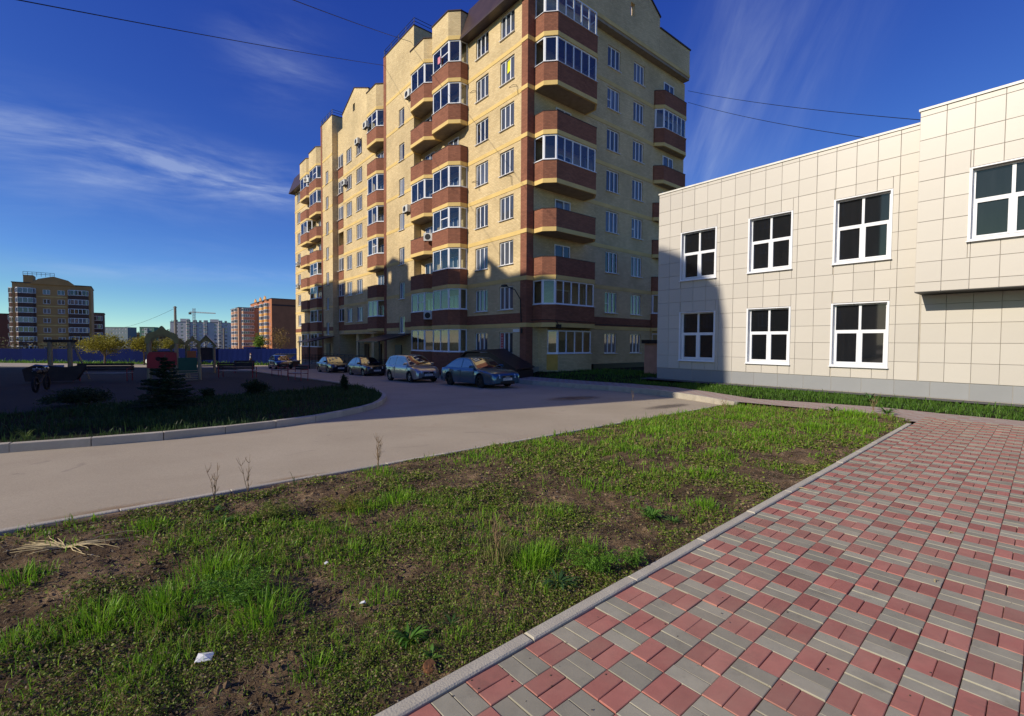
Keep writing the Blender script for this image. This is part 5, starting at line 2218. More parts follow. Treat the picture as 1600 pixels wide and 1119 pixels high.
def arch_board(b, w, h, y, th=0.05, ornate=True):
    """board with a pointed ogee top and a round-arched opening, standing on z=0"""
    N_ = 25
    top, bot = [], []
    for k in range(N_):
        s = -1 + 2 * k / (N_ - 1)
        a = abs(s)
        if ornate:
            zt = h * (0.30 + 0.38 * math.sqrt(max(0, 1 - a ** 3)) + 0.32 * math.exp(-(a / 0.24) ** 2))
        else:
            zt = h * (1 - 0.75 * a)
        top.append((s * w / 2, zt))
        r = 0.70
        zb = h * 0.50 * math.sqrt(max(0, 1 - (a / r) ** 2)) if a < r else 0.0
        bot.append((s * w / 2, zb))
    for k in range(N_ - 1):
        b.prism_y([bot[k], bot[k + 1], top[k + 1], top[k]], y, y + th)


px_, py_ = -19.4, 26.0
tw = thing('play_tower', 'yellow wooden play tower with ornate arch, red holed panel and green ramp', 'play tower', (px_, py_, gz(px_, py_)), math.radians(33))
for (x, y) in ((-0.62, 0), (0.62, 0), (-0.62, 1.2), (0.62, 1.2)):
    b = MB()
    b.tube([(x, y, -0.1), (x, y, 2.45)], 0.075, 10)
    b.build('post', M['post'], tw)
for y in (-0.1, 1.25):
    b = MB()
    arch_board(b, 1.5, 0.98, y)
    o = b.build('arch_board', M['wood'], tw)
    o.location = (0, 0, 2.05 if y < 0 else 1.95)
b = MB()
h0, h1 = 0.68, 1.58
c = [(-0.17 + 0.13 * math.cos(a), 1.2 + 0.13 * math.sin(a)) for a in np.linspace(0, 2 * math.pi, 17)]
sq = []
for a in np.linspace(0, 2 * math.pi, 17):
    dx, dz = math.cos(a), math.sin(a)
    tt = min((0.66 - (-0.17) if dx > 0 else 0.49) / max(abs(dx), 1e-6), (h1 - 1.2 if dz > 0 else 1.2 - h0) / max(abs(dz), 1e-6))
    sq.append((-0.17 + dx * tt, 1.2 + dz * tt))
for k in range(16):
    b.prism_y([c[k], sq[k], sq[k + 1], c[k + 1]], -0.12, -0.08)
b.build('red_panel', M['playred'], tw)
b = MB()
b.box(-0.6, 0.6, 1.2, 1.24, 0.7, 1.6)
b.build('back_panel', M['darkboard'], tw)  # dark board added so the hole in the red panel looks dark
b = MB()
b.box(-0.6, 0.6, 0.05, 1.15, 0.62, 0.68)
b.build('floor', M['darkboard'], tw)
b = MB()
b.box(0.72, 1.6, -0.05, 0.0, 0.35, 1.25)
b.build('green_panel', M['playgreen'], tw)
b = MB()
b.tube([(1.75, -0.6, -0.1), (1.72, -0.6, 1.45)], 0.085, 10)
b.build('post', M['post'], tw)
b = MB()
for k in range(5):
    b.box(0.72, 1.65, -0.5 - 0.22 * k, -0.38 - 0.22 * k, 0.5 - 0.11 * k, 0.54 - 0.11 * k)
b.build('steps', M['post'], tw)
b = MB()
b.box(1.1, 1.55, 1.6, 1.65, 1.0, 1.6)
b.build('orange_panel', M['playorange'], tw)
for k, (x, y, w, z0) in enumerate(((0.75, 1.7, 1.0, 1.35), (1.35, 2.6, 0.8, 1.5))):
    b = MB()
    arch_board(b, w, 0.72, 0, ornate=(k == 1))
    o = b.build('arch_board', M['wood'], tw)
    o.location = (x, y, z0 + 0.3)
    for s in (-1, 1):
        b = MB()
        b.tube([(x + s * w * 0.42, y + 0.1, -0.1), (x + s * w * 0.42, y + 0.1, z0 + 0.6)], 0.06, 8)
        b.build('post', M['post'], tw)
b = MB()
b.poly([(0.2, 1.6, 1.7), (0.72, 1.6, 2.2), (0.72, 2.4, 2.2), (0.2, 2.4, 1.7)])
b.poly([(1.3, 1.6, 1.7), (1.3, 2.4, 1.7), (0.72, 2.4, 2.2), (0.72, 1.6, 2.2)])
b.build('gable_roof', mat('pale_roof_board', (0.45, 0.44, 0.42), 0.6), tw)

hx_, hy_ = -23.6, 36.2
ph = thing('play_house', 'small wooden play house with a pointed gable arch right of the play tower', 'play house', (hx_, hy_, gz(hx_, hy_)), math.radians(30))
for (x, y) in ((-0.5, 0), (0.5, 0), (-0.5, 0.9), (0.5, 0.9)):
    b = MB()
    b.tube([(x, y, -0.1), (x, y, 2.3)], 0.075, 10)
    b.build('post', M['post'], ph)
for y in (-0.1, 0.95):
    b = MB()
    N_ = 17
    for k in range(N_ - 1):
        s0, s1 = -1 + 2 * k / (N_ - 1), -1 + 2 * (k + 1) / (N_ - 1)
        f_ = lambda s: 0.75 * (1 - abs(s)) + 0.12
        g_ = lambda s: 0.42 * math.sqrt(max(0, 1 - (s / 0.75) ** 2)) if abs(s) < 0.75 else 0.0
        b.prism_y([(s0 * 0.62, g_(s0)), (s1 * 0.62, g_(s1)), (s1 * 0.62, f_(s1)), (s0 * 0.62, f_(s0))], y, y + 0.05)
    o = b.build('gable_board', M['wood'], ph)
    o.location = (0, 0, 2.0)
b = MB()
for s in (-1, 1):
    b.v += []
    P = [(0, -0.2, 2.9), (s * 0.75, -0.2, 2.0), (s * 0.75, 1.1, 2.0), (0, 1.1, 2.9)]
    i = len(b.v)
    b.v += P + [(x, y, z + 0.05) for x, y, z in P]
    for q in ((0, 1, 2, 3), (4, 5, 6, 7), (0, 1, 5, 4), (1, 2, 6, 5), (2, 3, 7, 6), (3, 0, 4, 7)):
        b.f.append(tuple(i + k for k in q))
        b.m.append(0)
b.build('roof', bpy.data.materials['pale_roof_board'], ph)
b = MB()
b.box(-0.42, 0.42, 0.0, 0.04, 1.0, 1.95)
b.build('back_panel', M['darkboard'], ph)
b = MB()
b.box(-0.5, 0.5, -0.2, 0.9, 0.5, 0.56)
b.build('floor', M['darkboard'], ph)

sx_, sy_ = -25.3, 26.3
sw = thing('swing_frame', 'wooden swing frame with slanted legs and a pale blue hanging board', 'swing', (sx_, sy_, gz(sx_, sy_)), math.radians(15))
b = MB()
b.box(-0.75, 0.75, -0.08, 0.08, 2.1, 2.26)
b.build('beam', M['darkboard'], sw)
for (x, dx, dy) in ((-0.5, 0, 0.0), (0.42, 0, 0.0)):
    b = MB()
    b.tube([(x, 0, -0.1), (x, 0, 2.12)], [0.12, 0.11], 8)
    b.build('post', M['post'], sw)
for (x0, y0, x1, y1) in ((0.55, 0, 1.05, 0.5), (0.35, 0.1, 0.05, 0.9)):
    b = MB()
    b.tube([(x0, y0, 2.1), (x1, y1, 0.0)], 0.05, 8)
    b.build('leg', M['post'], sw)
b = MB()
b.prism_y([(-0.38, 0.05), (0.22, 0.05), (0.34, 0.4), (0.34, 0.85), (-0.3, 0.85)], -0.42, -0.37)
b.build('hanging_board', M['playblue'], sw)

def plank_bench(name, label, x, y, rz, L_, hb=0.45, back=True):
    t = thing(name, label, 'bench', (x, y, gz(x, y)), rz, 'dark plank benches on the playground')
    for k in range(3):
        b = MB()
        b.bevbox(-L_ / 2, L_ / 2, -0.2 + k * 0.15, -0.07 + k * 0.15, hb - 0.04, hb, 0.008)
        b.build('seat_plank', M['greyslat'], t)
    if back:
        for k in range(3):
            b = MB()
            b.bevbox(-L_ / 2, L_ / 2, -0.3, -0.26, hb + 0.1 + k * 0.14, hb + 0.22 + k * 0.14, 0.008)
            b.build('back_plank', M['darkboard'], t)
    for s in (-1, 1):
        b = MB()
        xx_ = s * (L_ / 2 - 0.1)
        b.tube([(xx_, -0.3, 0), (xx_, -0.28, hb + 0.5)], 0.025, 6)
        b.tube([(xx_, 0.25, 0), (xx_, 0.25, hb + 0.22), (xx_, -0.28, hb + 0.24)], 0.022, 6)
        b.tube([(xx_, -0.28, hb - 0.05), (xx_, 0.25, hb - 0.05)], 0.022, 6)
        b.build('side_frame', M['redtube'], t)
    return t


plank_bench('bench', 'long dark bench with red tube ends seen from behind, left of the small red seats', -17.2, 29.4, math.radians(6), 2.2)
plank_bench('bench', 'long dark bench standing by the swing frame', -22.0, 25.2, math.radians(195), 2.6)
plank_bench('bench', 'far bench behind the long red-ended bench', -20.6, 36.0, math.radians(200), 1.4)


def red_seat(label, x, y, rz):
    t = thing('red_tube_seat', label, 'seat', (x, y, gz(x, y)), rz, 'red tube seats by the playground edge')
    for s in (-1, 1):
        b = MB()
        b.tube([(s * 0.5, 0.25, 0), (s * 0.5, 0.25, 0.62), (s * 0.5, -0.2, 0.62)], 0.02, 6)
        b.tube([(s * 0.5, -0.2, 0), (s * 0.5, -0.24, 0.85)], 0.02, 6)
        b.build('side_frame', M['redtube'], t)
    b = MB()
    b.tube([(-0.5, 0.25, 0.4), (0.5, 0.25, 0.4)], 0.018, 6)
    b.tube([(-0.5, -0.2, 0.4), (0.5, -0.2, 0.4)], 0.018, 6)
    b.tube([(-0.5, -0.24, 0.85), (0.5, -0.24, 0.85)], 0.018, 6)
    b.build('rail', M['redtube'], t)
    for k in range(4):
        b = MB()
        b.bevbox(-0.48, 0.48, -0.18 + k * 0.11, -0.09 + k * 0.11, 0.42, 0.445, 0.006)
        b.build('seat_slat', M['greyslat'], t)
    for k in range(2):
        b = MB()
        b.box(-0.48, 0.48, -0.25, -0.225, 0.6 + k * 0.12, 0.69 + k * 0.12)
        b.build('back_slat', M['darkboard'], t)


red_seat('left one of two red tube seats with pale slats by the playground edge', -15.4, 31.1, math.radians(150))
red_seat('right one of two red tube seats with pale slats by the playground edge', -11.95, 26.2, math.radians(155))

# spring boat with an anchor panel, and a moped, in the deep shade at the left edge
bx_, by_ = -23.0, 23.4
bt = thing('play_boat', 'dark play boat panel with a pale anchor at the left edge', 'play boat', (bx_, by_, gz(bx_, by_)), math.radians(25))
b = MB()
b.prism_y([(-1.0, 0.1), (0.9, 0.1), (1.4, 0.95), (0.5, 0.78), (-0.6, 0.95), (-1.1, 0.7)], 0, 0.05)
b.build('hull_panel', M['darkboard'], bt)
b = MB()
b.prism_y([(-0.9, 0.1), (0.8, 0.1), (1.2, 0.8), (-1.0, 0.7)], 0.7, 0.75)
b.build('hull_panel', M['darkboard'], bt)
b = MB()
arc = [(-0.55 + 0.17 * math.cos(a), -0.012, 0.62 + 0.17 * math.sin(a)) for a in np.linspace(math.pi * 1.02, math.pi * 1.98, 11)]
b.tube(arc, 0.022, 5)
b.tube([(-0.55, -0.012, 0.45), (-0.55, -0.012, 0.82)], 0.022, 5)
b.tube([(-0.7, -0.012, 0.72), (-0.4, -0.012, 0.72)], 0.02, 5)
b.build('anchor', M['white'], bt)
b = MB()
b.box(-0.3, 0.9, 0.1, 0.6, 0.42, 0.47)
b.build('seat_plank', M['greyslat'], bt)

mx_, my_ = -18.5, 18.4
mo = thing('moped', 'dark moped leaning in the shade beside the play boat', 'moped', (mx_, my_, gz(mx_, my_)), math.radians(120))
for x in (-0.6, 0.6):
    b = MB()
    b.ring_y(0, 0, [(0.24, -0.03), (0.29, -0.04), (0.31, 0.0), (0.29, 0.04), (0.24, 0.03)], 22)
    for a in np.linspace(0, math.pi, 6)[:-1]:
        b.tube([(0.25 * math.cos(a), 0, 0.25 * math.sin(a)), (-0.25 * math.cos(a), 0, -0.25 * math.sin(a))], 0.006, 4)
    o = b.build('wheel', M['tyre'], mo, True)
    o.location = (x, 0, 0.31)
b = MB()
b.tube([(-0.6, 0, 0.31), (-0.1, 0, 0.38), (0.3, 0, 0.6), (0.45, 0, 0.85)], 0.035, 7)
b.tube([(-0.6, 0.05, 0.31), (-0.45, 0.05, 0.72), (0.3, 0, 0.7)], 0.025, 6)
b.build('frame', M['black'], mo)
b = MB()
b.tube([(0.6, 0.05, 0.31), (0.45, 0.05, 0.95)], 0.022, 6)
b.tube([(0.6, -0.05, 0.31), (0.45, -0.05, 0.95)], 0.022, 6)
b.build('fork', M['chrome'], mo)
b = MB()
b.tube([(0.32, 0.33, 1.0), (0.42, 0.12, 1.0), (0.42, -0.12, 1.0), (0.32, -0.33, 1.0)], 0.014, 6)
b.build('handlebar', M['chrome'], mo)
b = MB()
b.tube([(-0.7, 0, 0.76), (-0.45, 0, 0.8), (-0.1, 0, 0.76)], [0.08, 0.12, 0.07], 8)
b.build('saddle', M['trim'], mo)
b = MB()
b.tube([(0.46, 0, 0.88), (0.6, 0, 0.88)], [0.06, 0.085], 10)
b.build('headlamp', M['chrome'], mo)
b = MB()
b.tube([(-0.08, 0, 0.76), (0.3, 0, 0.78)], [0.1, 0.12], 8)
b.build('tank', M['trim'], mo)

# ramp slabs and low shed by the far end of the block
sx2, sy2 = -27.0, 57.0
sh = thing('low_shed', 'low shed with a pale sloping lid at the far end of the block', 'shed', (sx2, sy2, zr(sx2, sy2)), ANG)
b = MB()
b.box(-1.2, 2.0, -1.3, 0.6, 0, 0.75)
b.build('wall', mat('brown_board', (0.22, 0.11, 0.05), 0.8), sh)
b = MB()
i = 0
P = [(-2.6, -1.6, 1.0), (0.0, -1.6, 1.55), (0.0, 0.8, 1.55), (-2.6, 0.8, 1.0)]
b.v = P + [(x, y, z + 0.08) for x, y, z in P]
for q in ((3, 2, 1, 0), (4, 5, 6, 7), (0, 1, 5, 4), (1, 2, 6, 5), (2, 3, 7, 6), (3, 0, 4, 7)):
    b.f.append(q)
    b.m.append(0)
b.build('lid', mat('pale_sheet', (0.5, 0.48, 0.44), 0.5), sh)
b = MB()
b.box(-1.3, 2.1, -1.45, 0.7, 0.752, 0.84)
b.build('slab', bpy.data.materials['pale_sheet'], sh)

# ================================================================== the walker by the fence
def person(x, y, z, rz):
    me = bpy.data.meshes.new('person')
    V = [(0, 0, 0.95), (0, 0, 1.2), (0, 0, 1.42), (0, 0, 1.52), (0.02, 0, 1.62), (0.03, 0, 1.70),
         (0.0, 0.1, 0.9), (0.12, 0.1, 0.48), (0.08, 0.1, 0.07), (0.2, 0.1, 0.04),
         (0.0, -0.1, 0.9), (-0.06, -0.1, 0.48), (-0.2, -0.1, 0.09), (-0.09, -0.1, 0.05),
         (0, 0.19, 1.38), (-0.05, 0.24, 1.12), (0.08, 0.24, 0.88), (0.11, 0.24, 0.8),
         (0, -0.19, 1.38), (0.06, -0.24, 1.12), (0.14, -0.22, 0.9), (0.16, -0.22, 0.82)]
    Ed = [(0, 1), (1, 2), (2, 3), (3, 4), (4, 5), (0, 6), (6, 7), (7, 8), (8, 9), (0, 10), (10, 11), (11, 12), (12, 13), (2, 14), (14, 15), (15, 16), (16, 17), (2, 18), (18, 19), (19, 20), (20, 21)]
    Rr = [0.15, 0.14, 0.13, 0.055, 0.09, 0.075, 0.1, 0.07, 0.045, 0.04, 0.1, 0.07, 0.045, 0.04, 0.065, 0.05, 0.035, 0.03, 0.065, 0.05, 0.035, 0.03]
    me.from_pydata(V, Ed, [])
    o = bpy.data.objects.new('person', me)
    COL.objects.link(o)
    sk = o.modifiers.new('skin', 'SKIN')
    for k, sv_ in enumerate(me.skin_vertices[0].data):
        sv_.radius = (Rr[k], Rr[k])
        sv_.use_root = (k == 0)
    ss_ = o.modifiers.new('sub', 'SUBSURF')
    ss_.levels = 1
    ss_.render_levels = 1
    dg = bpy.context.evaluated_depsgraph_get()
    em = bpy.data.meshes.new_from_object(o.evaluated_get(dg))
    o.modifiers.clear()
    o.data = em
    for mt in (mat('skin', (0.45, 0.27, 0.19), 0.6), mat('white_shirt', (0.72, 0.71, 0.68), 0.8), mat('dark_trousers', (0.02, 0.02, 0.025), 0.8), mat('dark_hair', (0.03, 0.02, 0.015), 0.6)):
        em.materials.append(mt)
    for p in em.polygons:
        c = p.center
        p.use_smooth = True
        if c.z > 1.66 or (c.z > 1.55 and c.x < 0.0):
            p.material_index = 3
        elif c.z > 1.47:
            p.material_index = 0
        elif c.z > 0.98:
            p.material_index = 1 if abs(c.y) < 0.16 and c.x > -0.05 else 2
        elif abs(c.y) > 0.2:
            p.material_index = 0
        else:
            p.material_index = 2
    o.location = (x, y, z)
    o.rotation_euler = (0, 0, rz)
    tag(o, 'person in white top, dark jacket and dark trousers walking in front of the blue fence', 'person')
    bag = MB()
    bag.prism_y([(-0.02, 0.45), (0.26, 0.45), (0.22, 0.75), (0.02, 0.75)], -0.3, -0.18)
    bo_ = bag.build('bag', M['trim'])
    bo_.location = (x, y, z)
    bo_.rotation_euler = (0, 0, rz)
    tag(bo_, 'dark bag held by the person walking by the fence', 'bag')


person(-33.6, 60.3, zr(-33.6, 60.3), math.radians(200))

# ================================================================== far blocks beyond the fence
def far_block(name, label, org, LL, DD, ztop, nfl, fh, z1, wallm, trimm, street, side, bays=(), sbays=(), gab=None, ang=ANG, roof=None):
    """block with its near corner at org; street/side: window columns as (from, to) along the two faces; bays protrude"""
    t = thing(name, label, 'apartment building', (org[0], org[1], 0), ang, 'blocks beyond the fence')
    holesL, holesR = [], []
    for k in range(nfl):
        zc = z1 + fh * k
        holesL += [(-b_, -a_, zc - 0.65, zc + 0.7) for a_, b_ in street]
        holesR += [(a_, b_, zc - 0.65, zc + 0.7) for a_, b_ in side]
    b = MB()
    cells_wall(b, LM, -LL, 0, -6, ztop, holesL, 0.15)
    cells_wall(b, RM, 0, DD, -6, ztop, holesR, 0.15)
    b.poly([(-LL, 0, -6), (-LL, 0, ztop), (-LL, DD, ztop), (-LL, DD, -6)])
    b.poly([(0, DD, -6), (-LL, DD, -6), (-LL, DD, ztop), (0, DD, ztop)])
    b.build('wall', wallm, t)
    b = MB()
    b.box(-LL - 0.15, 0.15, -0.15, DD + 0.15, ztop + 0.002, ztop + 0.25)
    b.build('roof', M['roofmetal'], t)
    for h in holesL:
        put_window(t, win_meshes(h[1] - h[0], 1.35, (0.5,), sill=False, bar=0.09), ((h[0] + h[1]) / 2, 0.1, h[2]))
    for h in holesR:
        put_window(t, win_meshes(h[1] - h[0], 1.35, (0.5,), sill=False, bar=0.09), (-0.1, (h[0] + h[1]) / 2, h[2]), math.pi / 2)
    for (lst, sd_) in ((bays, 'L'), (sbays, 'R')):
        for (a_, b_, pr) in lst:
            for k in range(nfl):
                zc = z1 + fh * k
                c = min(0.5, pr * 0.6)
                if sd_ == 'L':
                    pts = [(-b_, 0), (-b_ + c * 0.3, -pr + c), (-b_ + c, -pr), (-a_ - c, -pr), (-a_ - c * 0.3, -pr + c), (-a_, 0)]
                else:
                    pts = [(0, a_), (pr - c, a_ + c * 0.3), (pr, a_ + c), (pr, b_ - c), (pr - c, b_ - c * 0.3), (0, b_)]
                bb = MB()
                bb.prism(pts, zc - 0.62 - 1.15, zc - 0.62)
                bal = bb.build('balcony', trimm, t)
                gg = MB()
                gg.prism(mitre(pts, 0.06), zc - 0.618, zc + fh - 1.77 - 0.02)
                gg.build('pane', M['pane'], bal)
                ff_ = MB()
                ring(ff_, pts, 0.1, zc - 0.617, zc - 0.5)
                ring(ff_, pts, 0.1, zc + fh - 1.92, zc + fh - 1.785)
                for i in range(len(pts) - 1):
                    p, q = np.array(pts[i]), np.array(pts[i + 1])
                    n_ = max(1, int(np.linalg.norm(q - p) / 0.85))
                    for j in range(n_ + 1):
                        m_ = p + (q - p) * j / n_
                        ff_.box(m_[0] - 0.06, m_[0] + 0.06, m_[1] - 0.06, m_[1] + 0.06, zc - 0.499, zc + fh - 1.921)
                ff_.build('window_frame', M['pvc'], bal)
    if gab:
        (u0, u1, h_) = gab
        b = MB()
        um = (u0 + u1) / 2
        w2 = (u1 - u0) / 2
        P = [(u0, ztop - 0.1), (u0 + w2 * 0.35, ztop + h_ * 0.6), (um, ztop + h_), (u1 - w2 * 0.35, ztop + h_ * 0.6), (u1, ztop - 0.1)]
        i = len(b.v)
        n_ = len(P)
        b.v += [(0.35, y, z) for y, z in P] + [(0.05, y, z) for y, z in P]
        b.f += [tuple(range(n_)), tuple(range(2 * n_ - 1, n_ - 1, -1))]
        b.m += [0, 0]
        for k in range(n_):
            k2 = (k + 1) % n_
            b.f.append((k, n_ + k, n_ + k2, k2))
            b.m.append(0)
        b.build('gable', wallm, t)
    return t


fy = mat('far_tan_brick', (0.42, 0.24, 0.095), 0.9, 0.1, 0.4)
fo = mat('far_orange_render', (0.62, 0.33, 0.11), 0.9, 0.1, 0.4)
fr_ = mat('far_red_brick', (0.42, 0.16, 0.075), 0.9, 0.1, 0.4)
fp = mat('far_pinkish_brick', (0.45, 0.27, 0.18), 0.9, 0.1, 0.4)
fbm_ = mat('far_brown_parapet', (0.09, 0.05, 0.04), 0.9)
fg = mat('far_grey_render', (0.52, 0.50, 0.50), 0.9, 0.1, 0.2)
t = far_block('apartment_building', 'tan seven-storey block with dark brown balcony bands at the far left', (-137.6, 129.5), 14, 16.2, 17.3, 7, 2.7, -1.1, fy, fbm_, [], [(6.0, 7.5), (9.0, 10.5)], [(1.0, 5.0, 0.9), (8, 12, 0.9)], [(0.6, 4.6, 0.9), (11.2, 15.6, 0.9)], (3.5, 13.0, 2.3))
for k in range(6):
    b = MB()
    b.box(0.0, 0.06, 4.8, 11.0, 0.2 + 2.7 * k, 0.42 + 2.7 * k)
    b.build('band', M['band'], t)
b = MB()
b.box(-4.5, 0.1, 2.2, 4.2, 17.55, 19.6)
b.build('stair_head', fy, t)
b = MB()
for zz in (20.0, 20.5):
    b.tube([(0.1, 2.2, zz), (0.1, 8.5, zz)], 0.05, 5)
for y in np.linspace(2.2, 8.5, 8):
    b.tube([(0.1, y, 19.3), (0.1, y, 20.5)], 0.045, 5)
b.build('railing', M['black'], t)
far_block('apartment_building', 'dark stepped wing receding behind the tan block with brown balconies', (-139.6, 155.5), 10, 3.4, 10.4, 5, 2.7, -2.2, mat('far_shaded_brick', (0.20, 0.12, 0.09), 0.9), fbm_, [], [], [], [(0.4, 3.0, 0.7)])  # wall colour is brick darkened to stand for shade on the wing
far_block('apartment_building', 'brownish-red block cut off by the left edge of the view', (-158.0, 139.0), 30, 14, 9.2, 4, 2.7, 0.2, mat('far_dark_red_brick', (0.13, 0.065, 0.055), 0.9), fbm_, [], [(2, 3.5), (6, 7.5), (9, 10.5)], [], [])
t = far_block('apartment_building', 'orange brick block with sunlit glazed bays right of the crane', (-102.3, 200.0), 44, 16, 19.6, 7, 2.75, 0.6, fr_, fo, [(3, 4.3), (10.5, 12), (21, 22.5), (31, 32.5)], [(10.2, 11.5)], [(5.0, 9.5, 1.3), (13.5, 18.5, 1.3), (24, 29, 1.3), (34, 40, 1.3)], [])
for x in (-7.2, -16.0, -26.5):
    b = MB()
    b.prism_y([(x - 2.4, 19.6), (x + 2.4, 19.6), (x + 1.5, 20.3), (x, 21.2), (x - 1.5, 20.3)], -1.3, -0.9)
    b.build('gable', fo, t)
b = MB()
b.box(0.01, 0.08, 0.0, 15.9, 16.6, 17.3)
b.build('brown_band', fbm_, t)
far_block('apartment_building', 'pinkish-tan block left of the orange brick block', (-124.0, 213.0), 20, 11.0, 16.6, 7, 2.6, 0.0, fp, mat('far_pink_parapet', (0.46, 0.27, 0.18), 0.9), [], [(8.2, 9.4)], [(2.0, 6.0, 1.0), (9, 13, 1.0)], [(1.2, 6.5, 1.0)])
t = far_block('apartment_building', 'pale grey panel block on the skyline below the crane', (-241.0, 331.0), 16, 36.0, 14.6, 9, 2.6, -5.4, fg, mat('far_grey_parapet', (0.25, 0.23, 0.23), 0.9), [(4, 5.5), (9, 10.5)], [(3.0, 4.6), (6.2, 7.8), (17.2, 18.8), (26.4, 28), (33, 34.6)], [], [(9.5, 12, 0.8), (13.5, 16, 0.8), (20.0, 22.6, 0.8), (29, 31.6, 0.8)], ang=math.radians(-66))
b = MB()
b.box(-3.5, 0.1, 6, 11, 14.9, 17.0)
b.box(-3.5, 0.1, 24, 29, 14.9, 17.0)
b.build('stair_head', fg, t)
far_block('apartment_building', 'low grey-green slab block on the wooded hill', (-347.0, 400.0), 10, 19.0, 12.3, 2, 2.9, 8.0, mat('far_green_grey', (0.16, 0.20, 0.22), 0.9), fbm_, [], [(1 + 2.6 * k, 2.2 + 2.6 * k) for k in range(7)], ang=math.radians(-88))
far_block('apartment_building', 'narrow green block under construction left of the grey block', (-238.0, 300.0), 6, 8.0, 9.8, 5, 2.7, -2.5, mat('far_green_render', (0.10, 0.20, 0.15), 0.9), mat('far_pale_green', (0.35, 0.4, 0.36), 0.9), [], [(1, 2.4), (5, 6.4)], [], [(2.7, 4.7, 0.6)], ang=math.radians(-75))

# tower crane
cr = thing('tower_crane', 'thin tower crane rising behind the pale grey block', 'crane', (-257.2, 380.0, -4.0))
b = MB()
for k in range(15):
    z0, z1_ = k * 2.1, (k + 1) * 2.1
    for (x, y) in ((-0.7, -0.7), (0.7, -0.7), (0.7, 0.7), (-0.7, 0.7)):
        b.tube([(x, y, z0), (x, y, z1_)], 0.16, 4)
    b.tube([(-0.7, -0.7, z0), (0.7, -0.7, z1_)], 0.1, 4)
    b.tube([(0.7, -0.7, z0), (0.7, 0.7, z1_)], 0.1, 4)
b.build('mast', mat('crane_steel', (0.35, 0.35, 0.36), 0.6), cr)
b = MB()
b.tube([(-3.5, 0, 28.2), (17.5, 0, 27.4)], 0.25, 4)
b.tube([(-3.5, 0, 29.0), (17.5, 0, 27.8)], 0.15, 4)
for k in range(10):
    b.tube([(-3 + 2 * k, 0, 28.2 - 0.07 * k), (-2 + 2 * k, 0, 28.9 - 0.1 * k)], 0.1, 4)
b.build('jib', bpy.data.materials['crane_steel'], cr)
b = MB()
b.box(-4.0, -2.4, -0.6, 0.6, 26.6, 28.3)
b.build('counterweight', M['black'], cr)

# poles and overhead wires
def pole(x, y, h, label, r=0.12):
    t = thing('utility_pole', label, 'pole', (x, y, zr(x, y)), 0, 'poles beyond the fence')
    b = MB()
    b.tube([(0, 0, -0.3), (0, 0, h)], [r, r * 0.75], 9)
    b.build('shaft', mat('pole_concrete', (0.22, 0.21, 0.2), 0.9) if 'pole_concrete' not in bpy.data.materials else bpy.data.materials['pole_concrete'], t)
    b = MB()
    b.tube([(-0.25, 0, h - 0.15), (0.25, 0, h - 0.15)], 0.04, 5)
    b.build('crossbar', M['black'], t)


pole(-46.6, 65.0, 8.1, 'tall grey utility pole just left of the grey panel block', 0.2)
pole(-43.3, 70.5, 5.4, 'shorter pale pole between grey block and orange block', 0.16)
pole(-66.5, 155.0, 15.0, 'thin lamp pole standing in front of the orange brick block', 0.14)


def wire(a, b_, sag, label, r=0.016):
    a, b_ = Vector(a), Vector(b_)
    pts = []
    for k in range(25):
        q = k / 24
        p = a.lerp(b_, q)
        p.z -= sag * 4 * q * (1 - q)
        pts.append(p)
    m = MB()
    m.tube(pts, r, 4)
    tag(m.build('overhead_wire', M['wire']), label, 'wire', 'overhead wires')


def ext(a, b_, k):
    a, b_ = Vector(a), Vector(b_)
    return a + (b_ - a) * k


wA = (-11.15, 41.25, 25.45)
wire(wA, ext(wA, (-14.95, 15.0, 12.25), 1.25), 0.15, 'overhead wire crossing the sky at upper left to the near stair tower', 0.016)
wB = (-8.02, 38.2, 25.5)
wire(wB, ext(wB, (-9.01, 20.0, 15.85), 1.3), 0.1, 'short overhead wire rising out of the frame above the near stair tower', 0.016)
wire((13.86, 38.0, 21.75), ext((13.86, 38.0, 21.75), (16.98, 20.0, 11.22), 1.15), 0.25, 'upper of two wires between apartment block and panel-clad building', 0.014)
wire((13.88, 38.0, 20.85), ext((13.88, 38.0, 20.85), (16.19, 22.0, 11.34), 1.15), 0.25, 'lower of two wires between apartment block and panel-clad building', 0.014)
wire((-46.6, 65.0, 6.1), (-100, 118.0, 4.5), 0.6, 'thin slack wire from the tall utility pole towards the tan block', 0.02)

# ================================================================== vegetation
M['blade'] = leaf_mat('grass_blade', True, trans=0.42, rough=0.45)
M['leafc'] = leaf_mat('small_leaf', True, trans=0.3, rough=0.55)
M['bark'] = mat('bark', (0.12, 0.09, 0.065), 0.95, 0.3, 6, bump=0.5, bscale=30)
M['drystem'] = mat('dry_stem', (0.24, 0.16, 0.085), 0.9, 0.25, 12)
M['straw'] = mat('straw', (0.46, 0.37, 0.2), 0.9, 0.2, 12)


def col_mix(n, c0, c1, spread=0.25, rng=RNG):
    t = rng.random((n, 1))
    c = np.array(c0) * (1 - t) + np.array(c1) * t
    c = c * (1 + (rng.random((n, 1)) - 0.5) * 2 * spread)
    return np.concatenate([np.clip(c, 0.004, 0.9), np.ones((n, 1))], 1)


